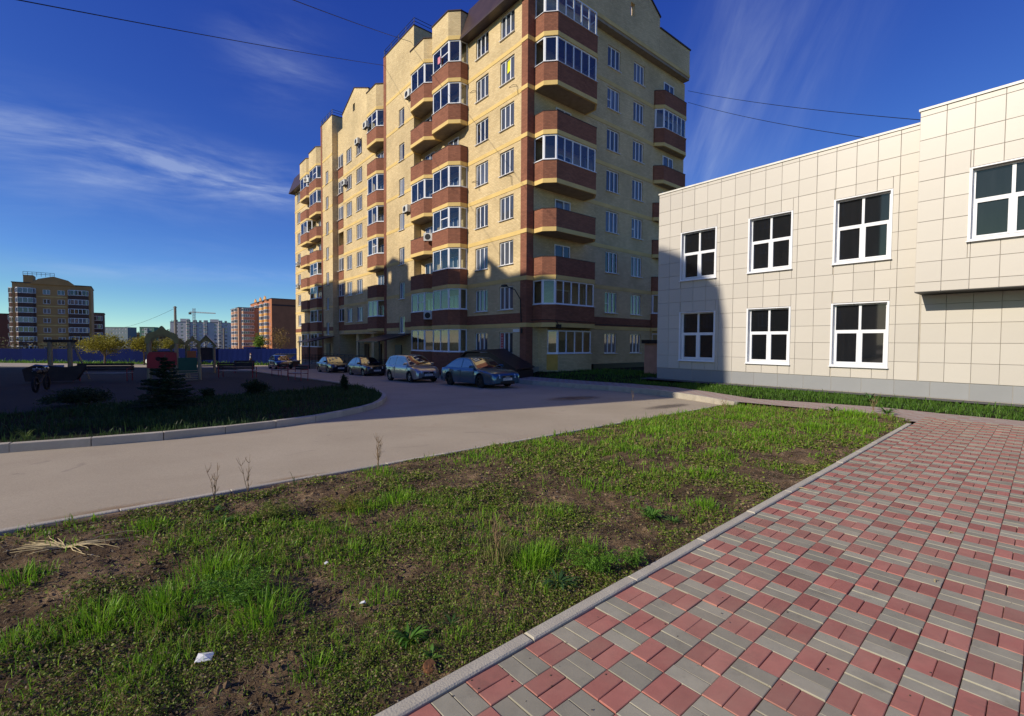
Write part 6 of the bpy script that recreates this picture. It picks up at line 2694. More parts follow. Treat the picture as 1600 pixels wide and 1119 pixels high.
def blades(base, h, w, lean, az, col):
    """curved grass blades: base (n,3), height, width, lean 0..1, azimuth, colour (n,4)"""
    n = len(base)
    d = np.stack([np.cos(az), np.sin(az), np.zeros(n)], -1)
    fa = az + RNG.uniform(0.6, 2.5, n)
    s = np.stack([np.cos(fa), np.sin(fa), np.zeros(n)], -1)
    up = np.array((0, 0, 1.0))
    h_, w_, l_ = h[:, None], w[:, None], lean[:, None]
    p0 = base
    p1 = base + up * h_ * 0.5 * (1 - 0.15 * l_) + d * h_ * l_ * 0.18
    p2 = base + up * h_ * 0.85 * (1 - 0.35 * l_) + d * h_ * l_ * 0.52
    p3 = base + up * h_ * (1 - 0.62 * l_ ** 1.5) + d * h_ * l_ * 0.95
    V = np.stack([p0 - s * w_, p0 + s * w_, p1 - s * w_ * 0.9, p1 + s * w_ * 0.9, p2 - s * w_ * 0.6, p2 + s * w_ * 0.6, p3], 1)
    F = np.array([(0, 1, 3), (0, 3, 2), (2, 3, 5), (2, 5, 4), (4, 5, 6)])
    F = (F[None] + 7 * np.arange(n)[:, None, None]).reshape(-1)
    return V.reshape(-1, 3), F, np.repeat(col, 7, 0)


def quads(c, fw, sd, col):
    """leaf rhombs from centre, half-length and half-width vectors"""
    V = np.stack([c - fw, c + sd, c + fw, c - sd], 1).reshape(-1, 3)
    n = len(c)
    F = (np.array((0, 1, 2, 3))[None] + 4 * np.arange(n)[:, None]).reshape(-1)
    return V, F, np.repeat(col, 4, 0)


def rand_dir(n, zmin=-1.0, zmax=1.0):
    z = RNG.uniform(zmin, zmax, n)
    a = RNG.uniform(0, 2 * np.pi, n)
    r = np.sqrt(1 - z * z)
    return np.stack([r * np.cos(a), r * np.sin(a), z], -1)


def leaf_quads(c, size, col, flat=0.5, asp=0.55):
    n = len(c)
    f = rand_dir(n, -0.6, 0.6)
    u = rand_dir(n, flat, 1.0)
    s = np.cross(f, u)
    s /= np.linalg.norm(s, axis=1, keepdims=True) + 1e-9
    return quads(c, f * size[:, None], s * size[:, None] * asp, col)


# ---- the plot: ground cover, grass, tufts
def plot_pts(n, dens, power=1.25):
    """random points on the plot, denser near the viewer where leaves show singly, thinned by dens(a,b)"""
    out = []
    got = 0
    while got < n:
        a = RNG.uniform(-6.5, 13.6, n * 3)
        t = RNG.random(n * 3)
        b = 0.1 + (bmax(a) - 0.13) * t
        x, y, z = plot_z(a, b)
        r = np.sqrt(x * x + y * y)
        k = np.clip((2.6 / r) ** power, 0, 1) * dens(a, b)
        ok = (RNG.random(len(a)) < k) & (y > 1.3) & (np.abs(x) < 1.15 * y + 0.6) & (a < 12.5 + 0.27 * b)
        p = np.stack([x, y, z, a, b], -1)[ok]
        out.append(p)
        got += len(p)
    return np.concatenate(out)[:n]


def green(a, b):
    """how green the plot is: patchy near by, fuller towards the far end, bare spots along the kerb"""
    g = fbm(a * 0.9 + 4.2, b * 0.9 + 1.7, 3, 31)
    far = np.clip((a - 2.0) / 8.0, 0, 1)
    v = np.clip((g - 0.45 + 0.22 * far) * 6.0, 0.03, 1.0)
    bare = fbm(a * 1.7 + 13, b * 1.7 + 5, 2, 77)
    v = v * np.clip((0.62 - bare + 0.18 * far) * 6, 0.05, 1)
    return v * np.clip((b - 0.05) / 0.5, 0.15, 1)


def cover(a, b):
    g = fbm(a * 1.3 + 2, b * 1.3 + 8, 3, 51)
    bare = fbm(a * 1.7 + 13, b * 1.7 + 5, 2, 77)
    return np.clip((g - 0.38) * 4.0, 0.07, 1) * np.clip((0.64 - bare) * 6, 0.06, 1)


# low creeping leaves
P = plot_pts(210000, cover, 1.45)
n = len(P)
r = np.sqrt(P[:, 0] ** 2 + P[:, 1] ** 2)
sz = RNG.uniform(0.0035, 0.0095, n) * np.clip(r / 3.0, 0.9, 2.8)
c = P[:, :3].copy()
c[:, 2] += RNG.uniform(0.002, 0.034, n)
pal = fbm(P[:, 3] * 0.8, P[:, 4] * 0.8 + 3, 2, 91)[:, None]
col = col_mix(n, (0.09, 0.15, 0.018), (0.22, 0.28, 0.035), 0.4)
dry = RNG.random(n) < 0.34
col[dry, :3] = col_mix(int(dry.sum()), (0.10, 0.07, 0.042), (0.33, 0.24, 0.13), 0.4)[:, :3]
V, F, C = leaf_quads(c, sz, col, -0.1, 0.6)
me = np_mesh('ground_cover', V, F, 4, M['leafc'], {'Col': ('POINT', C)})
tag(link('ground_cover', me), 'low creeping leaves covering the soil of the plot', 'ground cover', kind='stuff')

# dry stalks and twigs lying about
P = plot_pts(34000, lambda a, b: 0.4 + 0 * a, 1.25)
n = len(P)
az = RNG.uniform(0, 2 * np.pi, n)
Ls = RNG.gamma(2.0, 0.011, n) + 0.006
f = np.stack([np.cos(az), np.sin(az), RNG.uniform(-0.12, 0.35, n)], -1) * Ls[:, None]
s = np.stack([-np.sin(az), np.cos(az), RNG.uniform(-0.5, 0.5, n)], -1) * 0.0017 * np.clip(np.sqrt(P[:, 0] ** 2 + P[:, 1] ** 2) / 3, 0.8, 3)[:, None]
c = P[:, :3].copy()
c[:, 2] += RNG.uniform(0.004, 0.025, n)
V, F, C = quads(c, f, s, col_mix(n, (0.05, 0.04, 0.028), (0.36, 0.28, 0.16), 0.35))
tag(link('dry_litter', np_mesh('dry_litter', V, F, 4, M['leafc'], {'Col': ('POINT', C)})), 'scattered dry stalks lying on the plot', 'plant litter', kind='stuff')

# clods of earth
P = plot_pts(5200, lambda a, b: np.clip(1.1 - cover(a, b), 0.15, 1), 1.3)
V0 = np.array([(1, 0, 0), (-1, 0, 0), (0, 1, 0), (0, -1, 0), (0, 0, 1), (0, 0, -1)], float)
F0 = np.array([(0, 2, 4), (2, 1, 4), (1, 3, 4), (3, 0, 4), (2, 0, 5), (1, 2, 5), (3, 1, 5), (0, 3, 5)])
n = len(P)
S = (RNG.gamma(1.6, 0.006, n) + 0.004)[:, None, None] * RNG.uniform(0.6, 1.25, (n, 6, 1)) * np.array((1.2, 1.0, 0.7))
a_r = RNG.uniform(0, 6.28, n)
X = V0[None] * S
xr = X[..., 0] * np.cos(a_r)[:, None] - X[..., 1] * np.sin(a_r)[:, None]
yr = X[..., 0] * np.sin(a_r)[:, None] + X[..., 1] * np.cos(a_r)[:, None]
X = np.stack([xr, yr, X[..., 2]], -1) + P[:, None, :3] + np.array((0, 0, 0.004))
F = (F0[None] + 6 * np.arange(n)[:, None, None]).reshape(-1)
tag(link('soil_clods', np_mesh('soil_clods', X.reshape(-1, 3), F, 3, M['soil'])), 'crumbs of dry earth on the plot', 'soil', kind='stuff')

# small stones in the soil
P = plot_pts(2600, lambda a, b: 0.5 + 0 * a, 1.2)
n = len(P)
S = (RNG.gamma(1.5, 0.0022, n) + 0.002)[:, None, None] * RNG.uniform(0.7, 1.2, (n, 6, 1)) * np.array((1.2, 1.0, 0.7))
X = V0[None] * S + P[:, None, :3] + np.array((0, 0, 0.003))
F = (F0[None] + 6 * np.arange(n)[:, None, None]).reshape(-1)
tag(link('gravel', np_mesh('gravel', X.reshape(-1, 3), F, 3, mat('pebble', (0.24, 0.21, 0.175), 0.9, 0.4, 25))), 'small grey stones in the soil of the plot', 'gravel', kind='stuff')

# grass over the whole plot, in small clumps
Q = plot_pts(4200, green, 0.95)
cnt = RNG.integers(5, 26, len(Q))
idx = np.repeat(np.arange(len(Q)), cnt)
n = len(idx)
spread = RNG.uniform(0.012, 0.07, len(Q))[idx]
aa = Q[idx, 3] + RNG.normal(0, 1, n) * spread
bb = np.clip(Q[idx, 4] + RNG.normal(0, 1, n) * spread, 0.1, None)
bb = np.minimum(bb, bmax(aa) - 0.03)
x_, y_, z_ = plot_z(aa, bb)
P = np.stack([x_, y_, z_, aa, bb], -1)
clump_h = RNG.uniform(0.6, 1.5, len(Q))[idx]
clump_c = RNG.uniform(0.75, 1.3, len(Q))[idx]
r = np.sqrt(P[:, 0] ** 2 + P[:, 1] ** 2)
h = clump_h * RNG.gamma(5, 0.0088, n) * (0.6 + 0.9 * fbm(P[:, 3] * 1.1, P[:, 4] * 1.1, 2, 12)) * np.clip(0.8 + r / 22, 0.8, 1.35)
w = RNG.uniform(0.0011, 0.0024, n) * np.clip(r / 3.0, 0.8, 3.2)
colg = col_mix(n, (0.10, 0.255, 0.015), (0.25, 0.42, 0.03), 0.28)
colg[:, :3] *= clump_c[:, None]
yl = (RNG.random(n) < 0.14) | (RNG.random(len(Q)) < 0.10)[idx]
colg[yl, :3] = col_mix(int(yl.sum()), (0.24, 0.22, 0.06), (0.34, 0.27, 0.11), 0.2)[:, :3]
parts = [blades(P[:, :3], h, w, RNG.beta(2, 2.2, n), RNG.uniform(0, 2 * np.pi, n), colg)]
# fuller tufts at the places where they grow
TUFTS = [(-2.45, 2.72, 0.26, 0.20, 420, 0), (-2.2, 2.92, 0.24, 0.22, 380, 0), (-2.15, 3.38, 0.3, 0.24, 480, 0), (-1.85, 3.1, 0.25, 0.2, 300, 0), (-1.5, 2.80, 0.2, 0.30, 260, 1), (-2.7, 2.5, 0.2, 0.14, 200, 0),
         (0.16, 3.5, 0.17, 0.27, 300, 0), (0.27, 3.66, 0.15, 0.24, 220, 0), (-0.07, 3.6, 0.13, 0.26, 150, 2), (0.62, 3.75, 0.22, 0.15, 220, 0), (1.98, 4.76, 0.22, 0.16, 200, 0), (-1.5, 4.75, 0.3, 0.17, 260, 0), (-1.2, 4.95, 0.25, 0.2, 200, 0),
         (-3.3, 4.25, 0.25, 0.15, 200, 0), (-0.85, 3.05, 0.14, 0.13, 140, 0), (-3.45, 3.25, 0.2, 0.16, 180, 0), (-1.25, 3.75, 0.25, 0.16, 200, 0), (-0.9, 4.2, 0.3, 0.12, 200, 0), (0.45, 4.6, 0.3, 0.13, 200, 0), (1.0, 5.6, 0.35, 0.15, 240, 0),
         (2.5, 6.0, 0.35, 0.16, 260, 0), (3.2, 7.2, 0.4, 0.17, 280, 0), (1.9, 7.4, 0.5, 0.15, 260, 0), (-0.6, 6.9, 0.4, 0.14, 220, 0), (0.6, 8.3, 0.4, 0.15, 220, 0), (-1.75, 6.15, 0.3, 0.16, 200, 0), (4.6, 8.6, 0.5, 0.2, 320, 0), (3.0, 9.6, 0.5, 0.17, 300, 0), (6.1, 9.4, 0.5, 0.2, 320, 0), (7.4, 10.2, 0.5, 0.22, 330, 0), (5.4, 11.3, 0.6, 0.2, 340, 0), (6.4, 12.9, 0.6, 0.22, 320, 0), (8.1, 11.2, 0.5, 0.26, 320, 0), (-0.3, 2.62, 0.12, 0.1, 90, 0), (-1.0, 2.35, 0.16, 0.12, 130, 0), (-1.9, 2.3, 0.2, 0.13, 160, 0)]


def to_ab(x, y):
    q = np.stack([x - KO[0], y - KO[1]], -1)
    return q @ KD, q @ KL


for (tx, ty, tr, th_, tn, kind) in TUFTS:
    q = RNG.normal(0, tr * 0.5, (tn, 2))
    x, y = tx + q[:, 0], ty + q[:, 1]
    a, b = to_ab(x, y)
    ok = (b > 0.1) & (b < bmax(a) - 0.05)
    x, y, a, b = x[ok], y[ok], a[ok], b[ok]
    z = plot_z(a, b)[2]
    m = len(x)
    d = np.sqrt((x - tx) ** 2 + (y - ty) ** 2) / tr
    hh = 0.82 * th_ * RNG.uniform(0.4, 1.1, m) * np.clip(1.15 - 0.45 * d, 0.35, 1.1)
    dist = math.hypot(tx, ty)
    ww = RNG.uniform(0.0018, 0.0036, m) * (np.clip(dist / 4, 0.9, 2.4))
    out_az = np.arctan2(y - ty, x - tx) + RNG.normal(0, 0.7, m)
    ln = RNG.beta(2, 2.5, m) * (1.3 if kind == 1 else 1.0)
    cc = col_mix(m, (0.115, 0.28, 0.015), (0.25, 0.43, 0.03), 0.25) if kind != 2 else col_mix(m, (0.13, 0.2, 0.035), (0.36, 0.31, 0.13), 0.2)
    parts.append(blades(np.stack([x, y, z - 0.005], -1), hh, ww, np.clip(ln, 0, 1), out_az, cc))
off = 0
VV_, FF_, CC_ = [], [], []
for (V, F, C) in parts:
    VV_.append(V)
    FF_.append(F + off)
    CC_.append(C)
    off += len(V)
me = np_mesh('grass', np.concatenate(VV_), np.concatenate(FF_), 3, M['blade'], {'Col': ('POINT', np.concatenate(CC_))})
tag(link('grass', me), 'patchy green grass growing on the plot between paving and road', 'grass', kind='stuff')


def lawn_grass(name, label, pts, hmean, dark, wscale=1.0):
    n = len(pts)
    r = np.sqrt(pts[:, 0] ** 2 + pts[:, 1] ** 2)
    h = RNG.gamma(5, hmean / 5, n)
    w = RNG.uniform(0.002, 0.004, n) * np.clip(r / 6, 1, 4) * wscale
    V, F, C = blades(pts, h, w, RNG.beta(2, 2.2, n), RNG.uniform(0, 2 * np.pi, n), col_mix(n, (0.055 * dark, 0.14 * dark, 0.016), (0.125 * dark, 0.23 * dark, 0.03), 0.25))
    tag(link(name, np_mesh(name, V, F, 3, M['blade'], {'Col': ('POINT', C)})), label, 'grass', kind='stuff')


# strip in front of the panel-clad building and lawn at the gable
n = 26000
s = RNG.uniform(-9, 13, n)
lo = vmin(s) + WALK_W(s) + 0.02
v = lo + (np.where(s < 5.6, 3.2, 9.0) - lo) * RNG.random(n)
dn = fbm(s * 0.8, v * 1.2, 3, 5)
ok = RNG.random(n) < np.clip((dn - 0.3) * 3, 0.15, 1)
apt_in = (s > 5.5) & (v > 3.0 + 0 * s) & (s > 13.2)
ok &= ~apt_in
s, v = s[ok], v[ok]
xy = KQ[None] - E1[None] * s[:, None] + EW[None] * v[:, None]
lawn_grass('lawn_grass', 'green strip of grass between walkway and panel-clad building', np.concatenate([xy, (zu(s, v) - 0.03)[:, None]], 1), 0.085, 1.0)
# playground verge in the shade
verge = np.array(ISL[1:14])
n = 42000
k = RNG.integers(0, len(verge) - 1, n)
q = RNG.random((n, 1))
pA = verge[k] * (1 - q) + verge[k + 1] * q
cen = np.array((-13.0, 17.0))
dirv = cen - pA
dirv /= np.linalg.norm(dirv, axis=1, keepdims=True)
depth = 0.15 + RNG.random((n, 1)) ** 1.2 * np.interp(pA[:, 1], [5, 9, 11, 14, 17, 20, 22], [7.0, 7.0, 7.0, 6.5, 5.5, 3.2, 1.4])[:, None]
pB = pA + dirv * depth
dn = fbm(pB[:, 0] * 0.9, pB[:, 1] * 0.9, 3, 15)
ok = RNG.random(n) < np.clip((dn - 0.28) * 3.2, 0.1, 1)
# keep off the playground surface
def inside(p, poly):
    x, y = p[:, 0], p[:, 1]
    r_ = np.zeros(len(p), bool)
    j = len(poly) - 1
    for i in range(len(poly)):
        xi, yi = poly[i]
        xj, yj = poly[j]
        c_ = ((yi > y) != (yj > y)) & (x < (xj - xi) * (y - yi) / (yj - yi + 1e-12) + xi)
        r_ ^= c_
        j = i
    return r_
ok &= ~inside(pB, PLAY)
pB = pB[ok]
lawn_grass('lawn_grass', 'shaded green verge between road kerb and playground', np.concatenate([pB, (zr(pB[:, 0], pB[:, 1]) + 0.1)[:, None]], 1), 0.11, 0.45)  # blade colour itself darkened to deepen the shade on this verge
# scrappy grass at the foot of the fence
n = 5000
t_ = RNG.random(n)
pf = f0[None] + (f1 - f0)[None] * t_[:, None] + RNG.normal(0, 0.5, (n, 2)) + np.array((0, -0.9))
lawn_grass('lawn_grass', 'rough grass along the foot of the blue fence', np.concatenate([pf, zr(pf[:, 0], pf[:, 1])[:, None] - 0.03], 1), 0.4, 1.2, 3)

# ---- single weeds one can point to
def pz_at(x, y):
    a, b = to_ab(np.array([x]), np.array([y]))
    return float(plot_z(a, b)[2][0])


def rosette(x, y, r, n, label, c0, c1, wid=0.28, rise=0.35, z=None, jag=0.16, name='broadleaf_weed', grp='leafy weeds on the plot'):
    """rosette of arching leaves, each a bent strip"""
    V, F, C = [], [], []
    for k in range(int(n * 2.6)):
        a = random.uniform(0, 6.28)
        L_ = r * 0.62 * random.uniform(0.35, 1.1)
        w = L_ * wid * 0.52 * random.uniform(0.7, 1.2)
        up = random.uniform(0.2, 1.0) * rise * 0.85
        col = col_mix(1, c0, c1, 0.2)[0]
        d = np.array((math.cos(a), math.sin(a), 0))
        s = np.array((-math.sin(a), math.cos(a), random.uniform(-0.3, 0.3)))
        i = len(V)
        m = 6
        for j in range(m + 1):
            q = j / m
            ww = w * math.sin(math.pi * min(0.97, q ** 0.8 * 0.93 + 0.05)) * (1 + (jag * (1 if j % 2 else -1)))
            c = d * L_ * q + np.array((0, 0, L_ * up * (math.sin(q * 2.1)) * 0.9 + 0.008))
            V += [c - s * ww * 0.5, c + np.array((0, 0, -0.06 * ww)), c + s * ww * 0.5]
            C += [col * np.array((0.9, 0.9, 0.9, 1)), col * np.array((1.15, 1.15, 1.1, 1)), col]
        for j in range(m):
            b = i + 3 * j
            F += [b, b + 1, b + 4, b + 3, b + 1, b + 2, b + 5, b + 4]
    zz = pz_at(x, y) if z is None else z
    o = link(name, np_mesh(name, np.array(V), np.array(F), 4, M['leafc'], {'Col': ('POINT', np.array(C))}, smooth=True), None, (x, y, zz))
    tag(o, label, 'weed', grp)
    return o


G0, G1 = (0.05, 0.13, 0.02), (0.10, 0.21, 0.035)
rosette(0.33, 3.22, 0.26, 22, 'wide dark green rosette of toothed leaves near the paving kerb', (0.04, 0.10, 0.03), (0.07, 0.15, 0.045), 0.2, 0.55, jag=0.25)
rosette(-0.58, 2.62, 0.20, 26, 'bright leafy weed in front of the bare soil by the paving kerb', (0.06, 0.16, 0.02), (0.12, 0.26, 0.035), 0.3, 0.8)
rosette(-0.42, 2.45, 0.13, 9, 'small upright broadleaf weed beside the kerb at bottom centre', (0.07, 0.18, 0.025), (0.13, 0.27, 0.04), 0.45, 0.9)
rosette(-0.36, 2.78, 0.17, 14, 'small spiky rosette right of the bright leafy weed', (0.05, 0.12, 0.03), (0.08, 0.17, 0.04), 0.16, 0.5, jag=0.2)
rosette(1.36, 4.5, 0.24, 34, 'round bushy light green weed in the middle of the plot', (0.07, 0.17, 0.025), (0.13, 0.27, 0.04), 0.26, 1.1)
rosette(1.55, 4.42, 0.18, 18, 'lower clump at the right of the round bushy weed', (0.07, 0.17, 0.025), (0.13, 0.25, 0.04), 0.22, 0.8)
rosette(-2.62, 5.62, 0.15, 7, 'dark sword-leaved plant standing at the road kerb', (0.03, 0.09, 0.02), (0.05, 0.12, 0.03), 0.2, 2.6)
rosette(-3.05, 4.75, 0.2, 16, 'small leafy weed near the road kerb at left', G0, G1, 0.25, 0.7)
rosette(-2.75, 4.4, 0.22, 20, 'leafy clump left of centre among dry stalks', G0, G1, 0.22, 0.7)
rosette(9.0, 11.2, 0.35, 26, 'dense leafy weed at the far corner of the plot by the paving', (0.05, 0.13, 0.025), (0.09, 0.19, 0.03), 0.3, 1.0)
rosette(8.2, 11.9, 0.3, 22, 'leafy weed at the far edge of the plot along the walkway', (0.05, 0.13, 0.025), (0.1, 0.2, 0.03), 0.3, 1.0)


def fern(x, y, r, n, label, c0, c1, h=0.16):
    """cushion of finely cut leaves"""
    N_ = n * 60
    a = RNG.uniform(0, 6.28, n)
    i = RNG.integers(0, n, N_)
    q = RNG.random(N_) ** 0.7
    rr = r * RNG.uniform(0.5, 1, n)[i]
    px2 = x + np.cos(a[i]) * rr * q + RNG.normal(0, 0.012, N_)
    py2 = y + np.sin(a[i]) * rr * q + RNG.normal(0, 0.012, N_)
    pz2 = pz_at(x, y) + h * np.sin(q * 2.2) * RNG.uniform(0.5, 1.1, n)[i] + RNG.normal(0, 0.006, N_)
    V, F, C = leaf_quads(np.stack([px2, py2, pz2], -1), RNG.uniform(0.006, 0.014, N_), col_mix(N_, c0, c1, 0.25), 0.2, 0.3)
    V = V - np.array((x, y, pz_at(x, y)))
    o = link('feathery_weed', np_mesh('feathery_weed', V, F, 4, M['leafc'], {'Col': ('POINT', C)}), None, (x, y, pz_at(x, y)))
    tag(o, label, 'weed', 'leafy weeds on the plot')


fern(0.60, 3.42, 0.24, 46, 'feathery bright green weed cushion close to the paving kerb', (0.075, 0.18, 0.012), (0.14, 0.28, 0.025))
fern(0.93, 3.52, 0.12, 22, 'small feathery weed at the kerb right of the bigger cushion', (0.07, 0.16, 0.015), (0.13, 0.25, 0.03), 0.11)
fern(-1.78, 3.0, 0.26, 46, 'feathery green weed inside the big near tuft at left', (0.07, 0.16, 0.015), (0.12, 0.25, 0.025), 0.2)
fern(-2.3, 4.55, 0.2, 30, 'yellowish feathery weed left of centre', (0.10, 0.15, 0.02), (0.2, 0.22, 0.04), 0.14)
fern(-1.72, 4.75, 0.34, 40, 'sprawling yellow-green moss mound near the middle left', (0.14, 0.15, 0.02), (0.26, 0.24, 0.04), 0.10)


def dry_weed(x, y, h, n, label, z=None, spread=0.25, seed=1):
    rg = random.Random(seed)
    b = MB()
    for k in range(n):
        a = rg.uniform(0, 6.28)
        hh = h * rg.uniform(0.6, 1.0)
        bend = spread * rg.uniform(0.2, 1.0)
        pts = []
        for j in range(6):
            q = j / 5
            pts.append(Vector((math.cos(a) * bend * hh * q ** 1.5 + rg.uniform(-0.01, 0.01), math.sin(a) * bend * hh * q ** 1.5 + rg.uniform(-0.01, 0.01), hh * q)))
        b.tube(pts, [0.0042, 0.004, 0.0034, 0.0028, 0.002, 0.0012], 4)
        for j in range(2, 6):
            for _ in range(2):
                a2 = rg.uniform(0, 6.28)
                l2 = hh * rg.uniform(0.1, 0.26)
                p = pts[j] if j < 5 else pts[4]
                e = p + Vector((math.cos(a2) * l2 * 0.5, math.sin(a2) * l2 * 0.5, l2 * 0.85))
                b.tube([p, (p + e) / 2 + Vector((0, 0, -0.01)), e], [0.0022, 0.0018, 0.001], 3)
    o = b.build('dry_weed', M['drystem'], None, False, (x, y, pz_at(x, y) if z is None else z))
    tag(o, label, 'dry weed', 'bare dry stalks on the plot')


dry_weed(-1.78, 6.2, 0.62, 5, 'tall bare stalk with twigs at the road kerb near the middle of the plot', seed=3, spread=0.15)
dry_weed(-3.2, 5.0, 0.5, 4, 'left one of two bare stalks at the road kerb at left', seed=5, spread=0.2)
dry_weed(-2.98, 5.25, 0.52, 3, 'right one of two bare stalks at the road kerb at left', seed=8, spread=0.3)
dry_weed(-0.1, 3.55, 0.36, 9, 'upright straw stalks in the tuft near the paving kerb', seed=9, spread=0.35)
dry_weed(5.3, 11.6, 0.55, 6, 'bare brown stalks at the far end of the plot', seed=12, spread=0.4)
dry_weed(8.9, 11.5, 0.5, 7, 'reddish bare stalks at the far corner of the plot', seed=14, spread=0.4)
dry_weed(4.2, 16.2, 0.5, 3, 'thin bare stalk growing at the walkway kerb', z=zr(4.2, 16.2), seed=16, spread=0.25)
# burdock-like weed by the panel-clad building
wx, wy = 10.1, 13.2
rosette(wx, wy, 0.32, 16, 'leafy upright weed on the grass strip before the panel-clad building', (0.05, 0.13, 0.03), (0.09, 0.2, 0.04), 0.4, 1.9, z=0.03)
# dry straw star
b = MB()
for k in range(22):
    a = random.uniform(-0.6, 0.8) + (math.pi if k % 2 else 0)
    L_ = random.uniform(0.22, 0.5)
    c_ = random.uniform(-0.06, 0.06)
    b.tube([(random.uniform(-0.05, 0.05), random.uniform(-0.03, 0.03), 0.012), (math.cos(a) * L_ * 0.35, math.sin(a) * L_ * 0.35 + c_, 0.032), (math.cos(a) * L_ * 0.7, math.sin(a) * L_ * 0.7 + c_, 0.03), (math.cos(a) * L_, math.sin(a) * L_, 0.012)], [0.0045, 0.004, 0.003, 0.0015], 4)
o = b.build('dry_straw', M['straw'], None, False, (-3.66, 3.82, pz_at(-3.66, 3.82)))
tag(o, 'star of flattened yellow straw at the left of the plot', 'dry weed')

# litter: white scrap, brown tin, white bits
b = MB()
P = [(-0.04, -0.03, 0.008), (0.035, -0.028, 0.0), (0.042, 0.03, 0.01), (-0.033, 0.034, 0.018)]
b.poly([(0, 0, 0.022), P[0], P[1]])
b.poly([(0, 0, 0.022), P[1], P[2]])
b.poly([(0, 0, 0.022), P[2], P[3]])
b.poly([(0, 0, 0.022), P[3], P[0]])
o = b.build('paper_scrap', M['white'], None, False, (-1.62, 2.43, pz_at(-1.62, 2.43) + 0.03), 0.4)
tag(o, 'crumpled white paper scrap on the soil at bottom left', 'litter')
b = MB()
b.ring_y(0, 0, [(0.0, 0.0), (0.03, 0.0), (0.034, 0.008), (0.034, 0.03)], 16)
b.ring_y(0, 0, [(0.0, -0.002), (0.008, -0.003), (0.01, 0.0)], 10)
o = b.build('rusty_lid', mat('rust', (0.14, 0.06, 0.025), 0.9, 0.35, 30, bump=0.4), None, False, (-0.41, 2.35, pz_at(-0.41, 2.35) + 0.03))
o.rotation_euler = (-0.9, 0.2, 0.2)
tag(o, 'rusty brown lid in the soil beside the paving kerb', 'litter')
for k, (x, y, lb) in enumerate(((-0.95, 2.95, 'tiny white scrap behind the long-leaved tuft'), (-1.42, 3.55, 'small white scrap among leaves left of the middle'), (3.1, 9.5, 'small pale scrap in the far grass of the plot'), (4.5, 10.4, 'pale stone in the far grass of the plot'))):
    b = MB()
    b.poly([(-0.016, -0.01, 0), (0.016, -0.008, 0.005), (0.013, 0.013, 0.01), (-0.01, 0.01, 0.004)])
    b.poly([(0.016, -0.008, 0.005), (0.025, 0.003, -0.003), (0.013, 0.013, 0.01)])
    o = b.build('paper_scrap', M['white'], None, False, (x, y, pz_at(x, y) + 0.03), k)
    tag(o, lb, 'litter')
# grit and straws on the paving
RB_ = random.Random(4)
b = MB()
for k in range(260):
    a_, b_ = RB_.uniform(-1, 8), -RB_.uniform(0.02, 1) ** 1.7 * 3
    x, y = ab(a_, b_)
    s = RB_.uniform(0.002, 0.006)
    b.v += [(x - s, y, 0.002), (x, y + s, 0.002), (x + s, y, 0.002), (x, y - s, 0.002), (x, y, 0.002 + s)]
    i = len(b.v) - 5
    b.f += [(i, i + 3, i + 4), (i + 3, i + 2, i + 4), (i + 2, i + 1, i + 4), (i + 1, i, i + 4)]
    b.m += [0] * 4
tag(b.build('grit', M['sand']), 'grit scattered on the red and grey paving', 'grit', kind='stuff')
for k, (x, y, L_, a_, lb) in enumerate(((3.35, 5.35, 0.13, -0.6, 'short pale straw on the paving right of the middle of the plot'), (3.0, 3.25, 0.05, 0.5, 'pale chip on the paving at right'), (3.9, 4.1, 0.05, 0.2, 'pale chip on the paving near the right edge'))):
    b = MB()
    b.tube([(-L_ / 2, 0, 0.006), (0, 0.01, 0.012), (L_ / 2, 0, 0.006)], [0.004, 0.006, 0.003], 5)
    tag(b.build('straw', M['straw'], None, False, (x, y, 0.002), a_), lb, 'straw')

# ---- trees and shrubs
def crown(cx, cy, cz, rx, ry, rz_, ncl, nleaf, size, c0, c1, shell=0.55, seed=0, cl=0.28):
    """leaf clumps spread through an uneven ellipsoid"""
    rg = np.random.default_rng(seed)
    d = rand_dir(ncl, -0.9, 1.0)
    rad = shell + (1 - shell) * rg.random(ncl)
    cc = d * rad[:, None] * np.array((rx, ry, rz_)) * rg.uniform(0.75, 1.12, (ncl, 1)) + np.array((cx, cy, cz))
    i = rg.integers(0, ncl, nleaf)
    p = cc[i] + rg.normal(0, 1, (nleaf, 3)) * np.array((rx, ry, rz_)) * cl * rg.uniform(0.5, 1.1, ncl)[i][:, None]
    shade = rg.uniform(0.7, 1.15, ncl)[i][:, None]
    col = col_mix(nleaf, c0, c1, 0.2, rg)
    col[:, :3] *= shade
    return leaf_quads(p, rg.uniform(0.6, 1.25, nleaf) * size, col, 0.0, 0.5)


